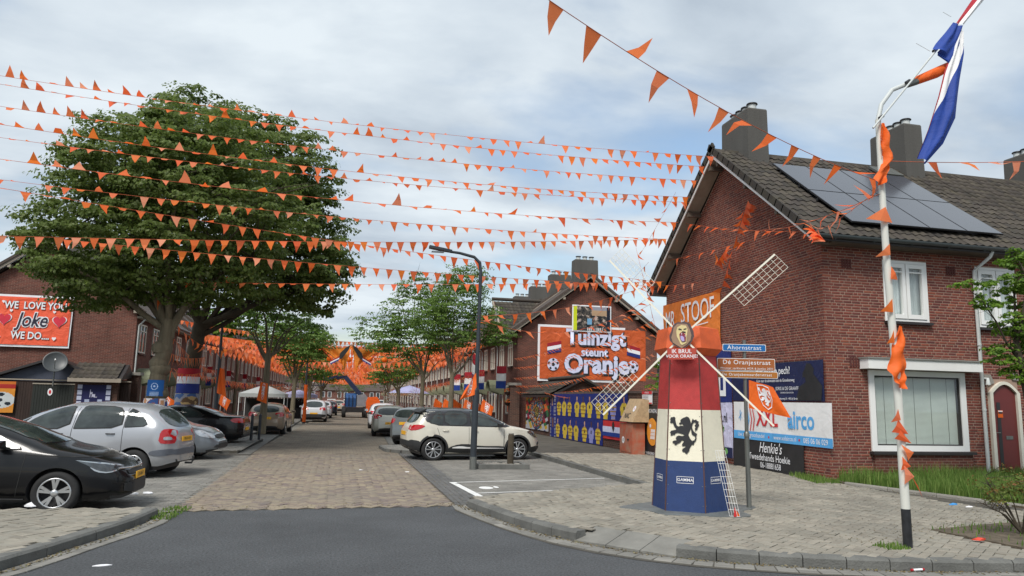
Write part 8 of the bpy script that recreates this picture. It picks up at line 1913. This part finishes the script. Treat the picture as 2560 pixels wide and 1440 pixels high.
# draped orange banner with black lions
t = thing('draped_banner', 'gathered orange cloth with a black lion and striped ribbons over the street', 'banner', (.74, 44.0, 4.72))
m_drape = mat('drape_orange', lin((236, 140, 48)), .65, var=.12, scale=2, bump=.6, bscale=2.5, trans=.2); m_drr = mat('drape_edge', lin((214, 88, 36)), .6)
def drape(sg):
    n, k = 16, 12; vs = []
    for j in range(k + 1):
        v = j / k
        for i in range(n + 1):
            u = i / n; x = sg * (u * 1.85 * (1 - v) + v * (.35 + .05 * u)); topz = -.12 * u - .25 * math.sin(math.pi * u) * (1 - v); z = (topz) * (1 - v) - v * 1.62 * (1 - .25 * u)
            vs.append((x, .12 * math.sin(u * 11 + v * 2) * (1 - .4 * v), z))
    b = MB(); b.add(vs, [(j*(n+1)+i, j*(n+1)+i+1, (j+1)*(n+1)+i+1, (j+1)*(n+1)+i) for j in range(k) for i in range(n)], m_drape, True); b.build('cloth_half', t)
    b = MB(); b.tube([(sg * 1.85, 0, -.12), (sg * 1.2, -.05, -.75), (sg * .4, -.1, -1.6)], .035, m_drr, 6); b.build('hem', t)
    q = MB(); q.add([(sg * x, -.16, z) for x, z in ((.06, -.04), (.32, -.2), (.62, -.52), (.72, -.9), (.52, -.85), (.34, -.6), (.14, -.3))], [tuple(range(7))], m_black); q.build('lion_emblem', t)
    for c_, mt_ in enumerate((m_red, m_wprint, m_blue)):
        q = MB(); o_ = c_ * .075; q.add([(sg * (.66), -.17, -.72 - o_), (sg * 1.15, -.17, -.98 - o_), (sg * 1.15, -.17, -1.05 - o_), (sg * .66, -.17, -.79 - o_)], [(0, 1, 2, 3)], mt_); q.build('ribbon', t)
drape(1); drape(-1)
b = MB(); b.tube([(-10, 0, .9), (-1.85, 0, -.12), (0, 0, 0), (1.85, 0, -.12), (8.8, 0, .7)], .01, m_string, 5); b.build('cord', t)
# Dutch flags on the fronts of both terraces
def nl(label, p, w, h, ux, group, tilt=0.0, wav=.06):
    t = thing('dutch_flag', label, 'flag', p, group); U_ = Vector(ux).normalized()
    for k, mt_ in enumerate((m_red, m_white, m_blue)):
        b = MB(); n = 8; vs = []
        for j in (0, 1):
            for i in range(n + 1): u = i / n; vs.append(U_ * (u * w) + Z * (-(k + j) * h / 3 + tilt * u) + U_.cross(Z) * (wav * math.sin(u * 7 + k * .4)))
        b.add(vs, [(i, i + 1, n + 2 + i, n + 1 + i) for i in range(n)], mt_, True); b.build('stripe', t)
    b = MB(); b.tube([(0, 0, -.05), (0, 0, .1), U_.cross(Z) * -.6 + Z * -.5], .012, m_wp, 6); b.build('flag_stick', t)
gl = 'Dutch flags hung out along the left terrace'; gr2 = 'Dutch flags hung out along the right terrace'
for i, y in enumerate((46.5, 53.0, 61.0, 70, 80)): nl('Dutch flag on the left terrace front, %s from the Joke banner' % ORD[i], (-8.7 + .018 * (y - 39), y, 3.5), .75, 1.25, (.6, -.8, 0), gl)
nl('large Dutch flag hanging from an upper window of the right terrace', (8.35, 46.5, 4.7), .7, 2.0, (.5, -.8, 0), gr2, -.5)
for i, y in enumerate((41.2, 47.5, 52.0, 57.0)): nl('Dutch flag under the canopies of the right terrace, %s from the Tuinzigt banner' % ORD[i], (8.8, y, 3.6), .75, 1.25, (.6, -.8, 0), gr2)
# orange lion flags along the pavements
for i, (x, y) in enumerate(((-6.6, 31.5), (-7.6, 36.5), (-7.3, 40.5), (-6.6, 47), (7.4, 38.0), (7.5, 41.5), (7.5, 44.0), (7.4, 48), (7.4, 52), (7.4, 57))):
    sd = 'left' if x < 0 else 'right'; k = i if x < 0 else i - 4
    t0_ = [Vector((x, y, 1.75)), Vector((x - .1, y, 1.15)), Vector((x + .42, y - .2, .75)), Vector((x + .55, y - .2, 1.35))]
    quadflag('orange flag on the %s pavement, %s of them from the camera' % (sd, ORD[k]), t0_, amp=.06, emb=i < 7, group='orange flags along the pavements')
    b = MB(); b.tube([(x, y, .1), (x, y, 1.85)], .015, m_wp, 6); o = b.build('flag_post'); tag(o, 'thin post of the %s orange flag on the %s pavement' % (ORD[k], sd), 'post', 'thin flag posts')
quadflag('long orange flag hanging on the slim street tree trunk', [Vector((-3.1, 33.0, 2.25)), Vector((-3.22, 33, 1.5)), Vector((-2.8, 32.95, 1.35)), Vector((-2.82, 33.0, 2.2))], amp=.05)
quadflag('long orange flag hanging on the dark pole left of the party tent', [Vector((-4.55, 31.5, 2.75)), Vector((-4.6, 31.5, 1.75)), Vector((-4.2, 31.4, 1.6)), Vector((-4.4, 31.5, 2.7))], amp=.05, emb=False)
for k, (x, y, h, lab) in enumerate(((-4.6, 31.6, 4.6, 'dark slim pole on the left carrying bunting by the party tent'), (-1.85, 48.5, 4.4, 'dark pole wound with orange cloth by the white crossover'))):
    t = thing('dark_pole', lab, 'pole', (x, y, .0)); b = MB(); b.tube([(0, 0, 0), (0, 0, h)], [.09, .045], m_postblk, 10); b.build('shaft', t)
    if k: b = MB(); b.tube([(0, 0, .1), (0.02, 0, 1.2), (0, 0, 2.4)], [.12, .1, .12], m_orange, 10); b.build('orange_wrap', t)
# string-light rings / tinsel balls on the right and left pavements
for k, (x, y) in enumerate(((4.9, 47.5), (5.3, 51), (4.2, 58), (-3.0, 52.5), (-2.4, 58), (-1.9, 63))):
    b = MB()
    for j in range(26): a = j / 26 * math.pi * 2; d = Vector((math.cos(a), rr.uniform(-.3, .3), math.sin(a))); b.tube([d * .12, d * .52], .008, m_red if j % 3 == 0 else m_wp, 3)
    o = b.build('tinsel_ball'); o.location = (x, y, 1.75 + (k % 2) * .3); tag(o, 'tinsel ring of red and white threads over the pavement', 'decoration', 'tinsel rings')
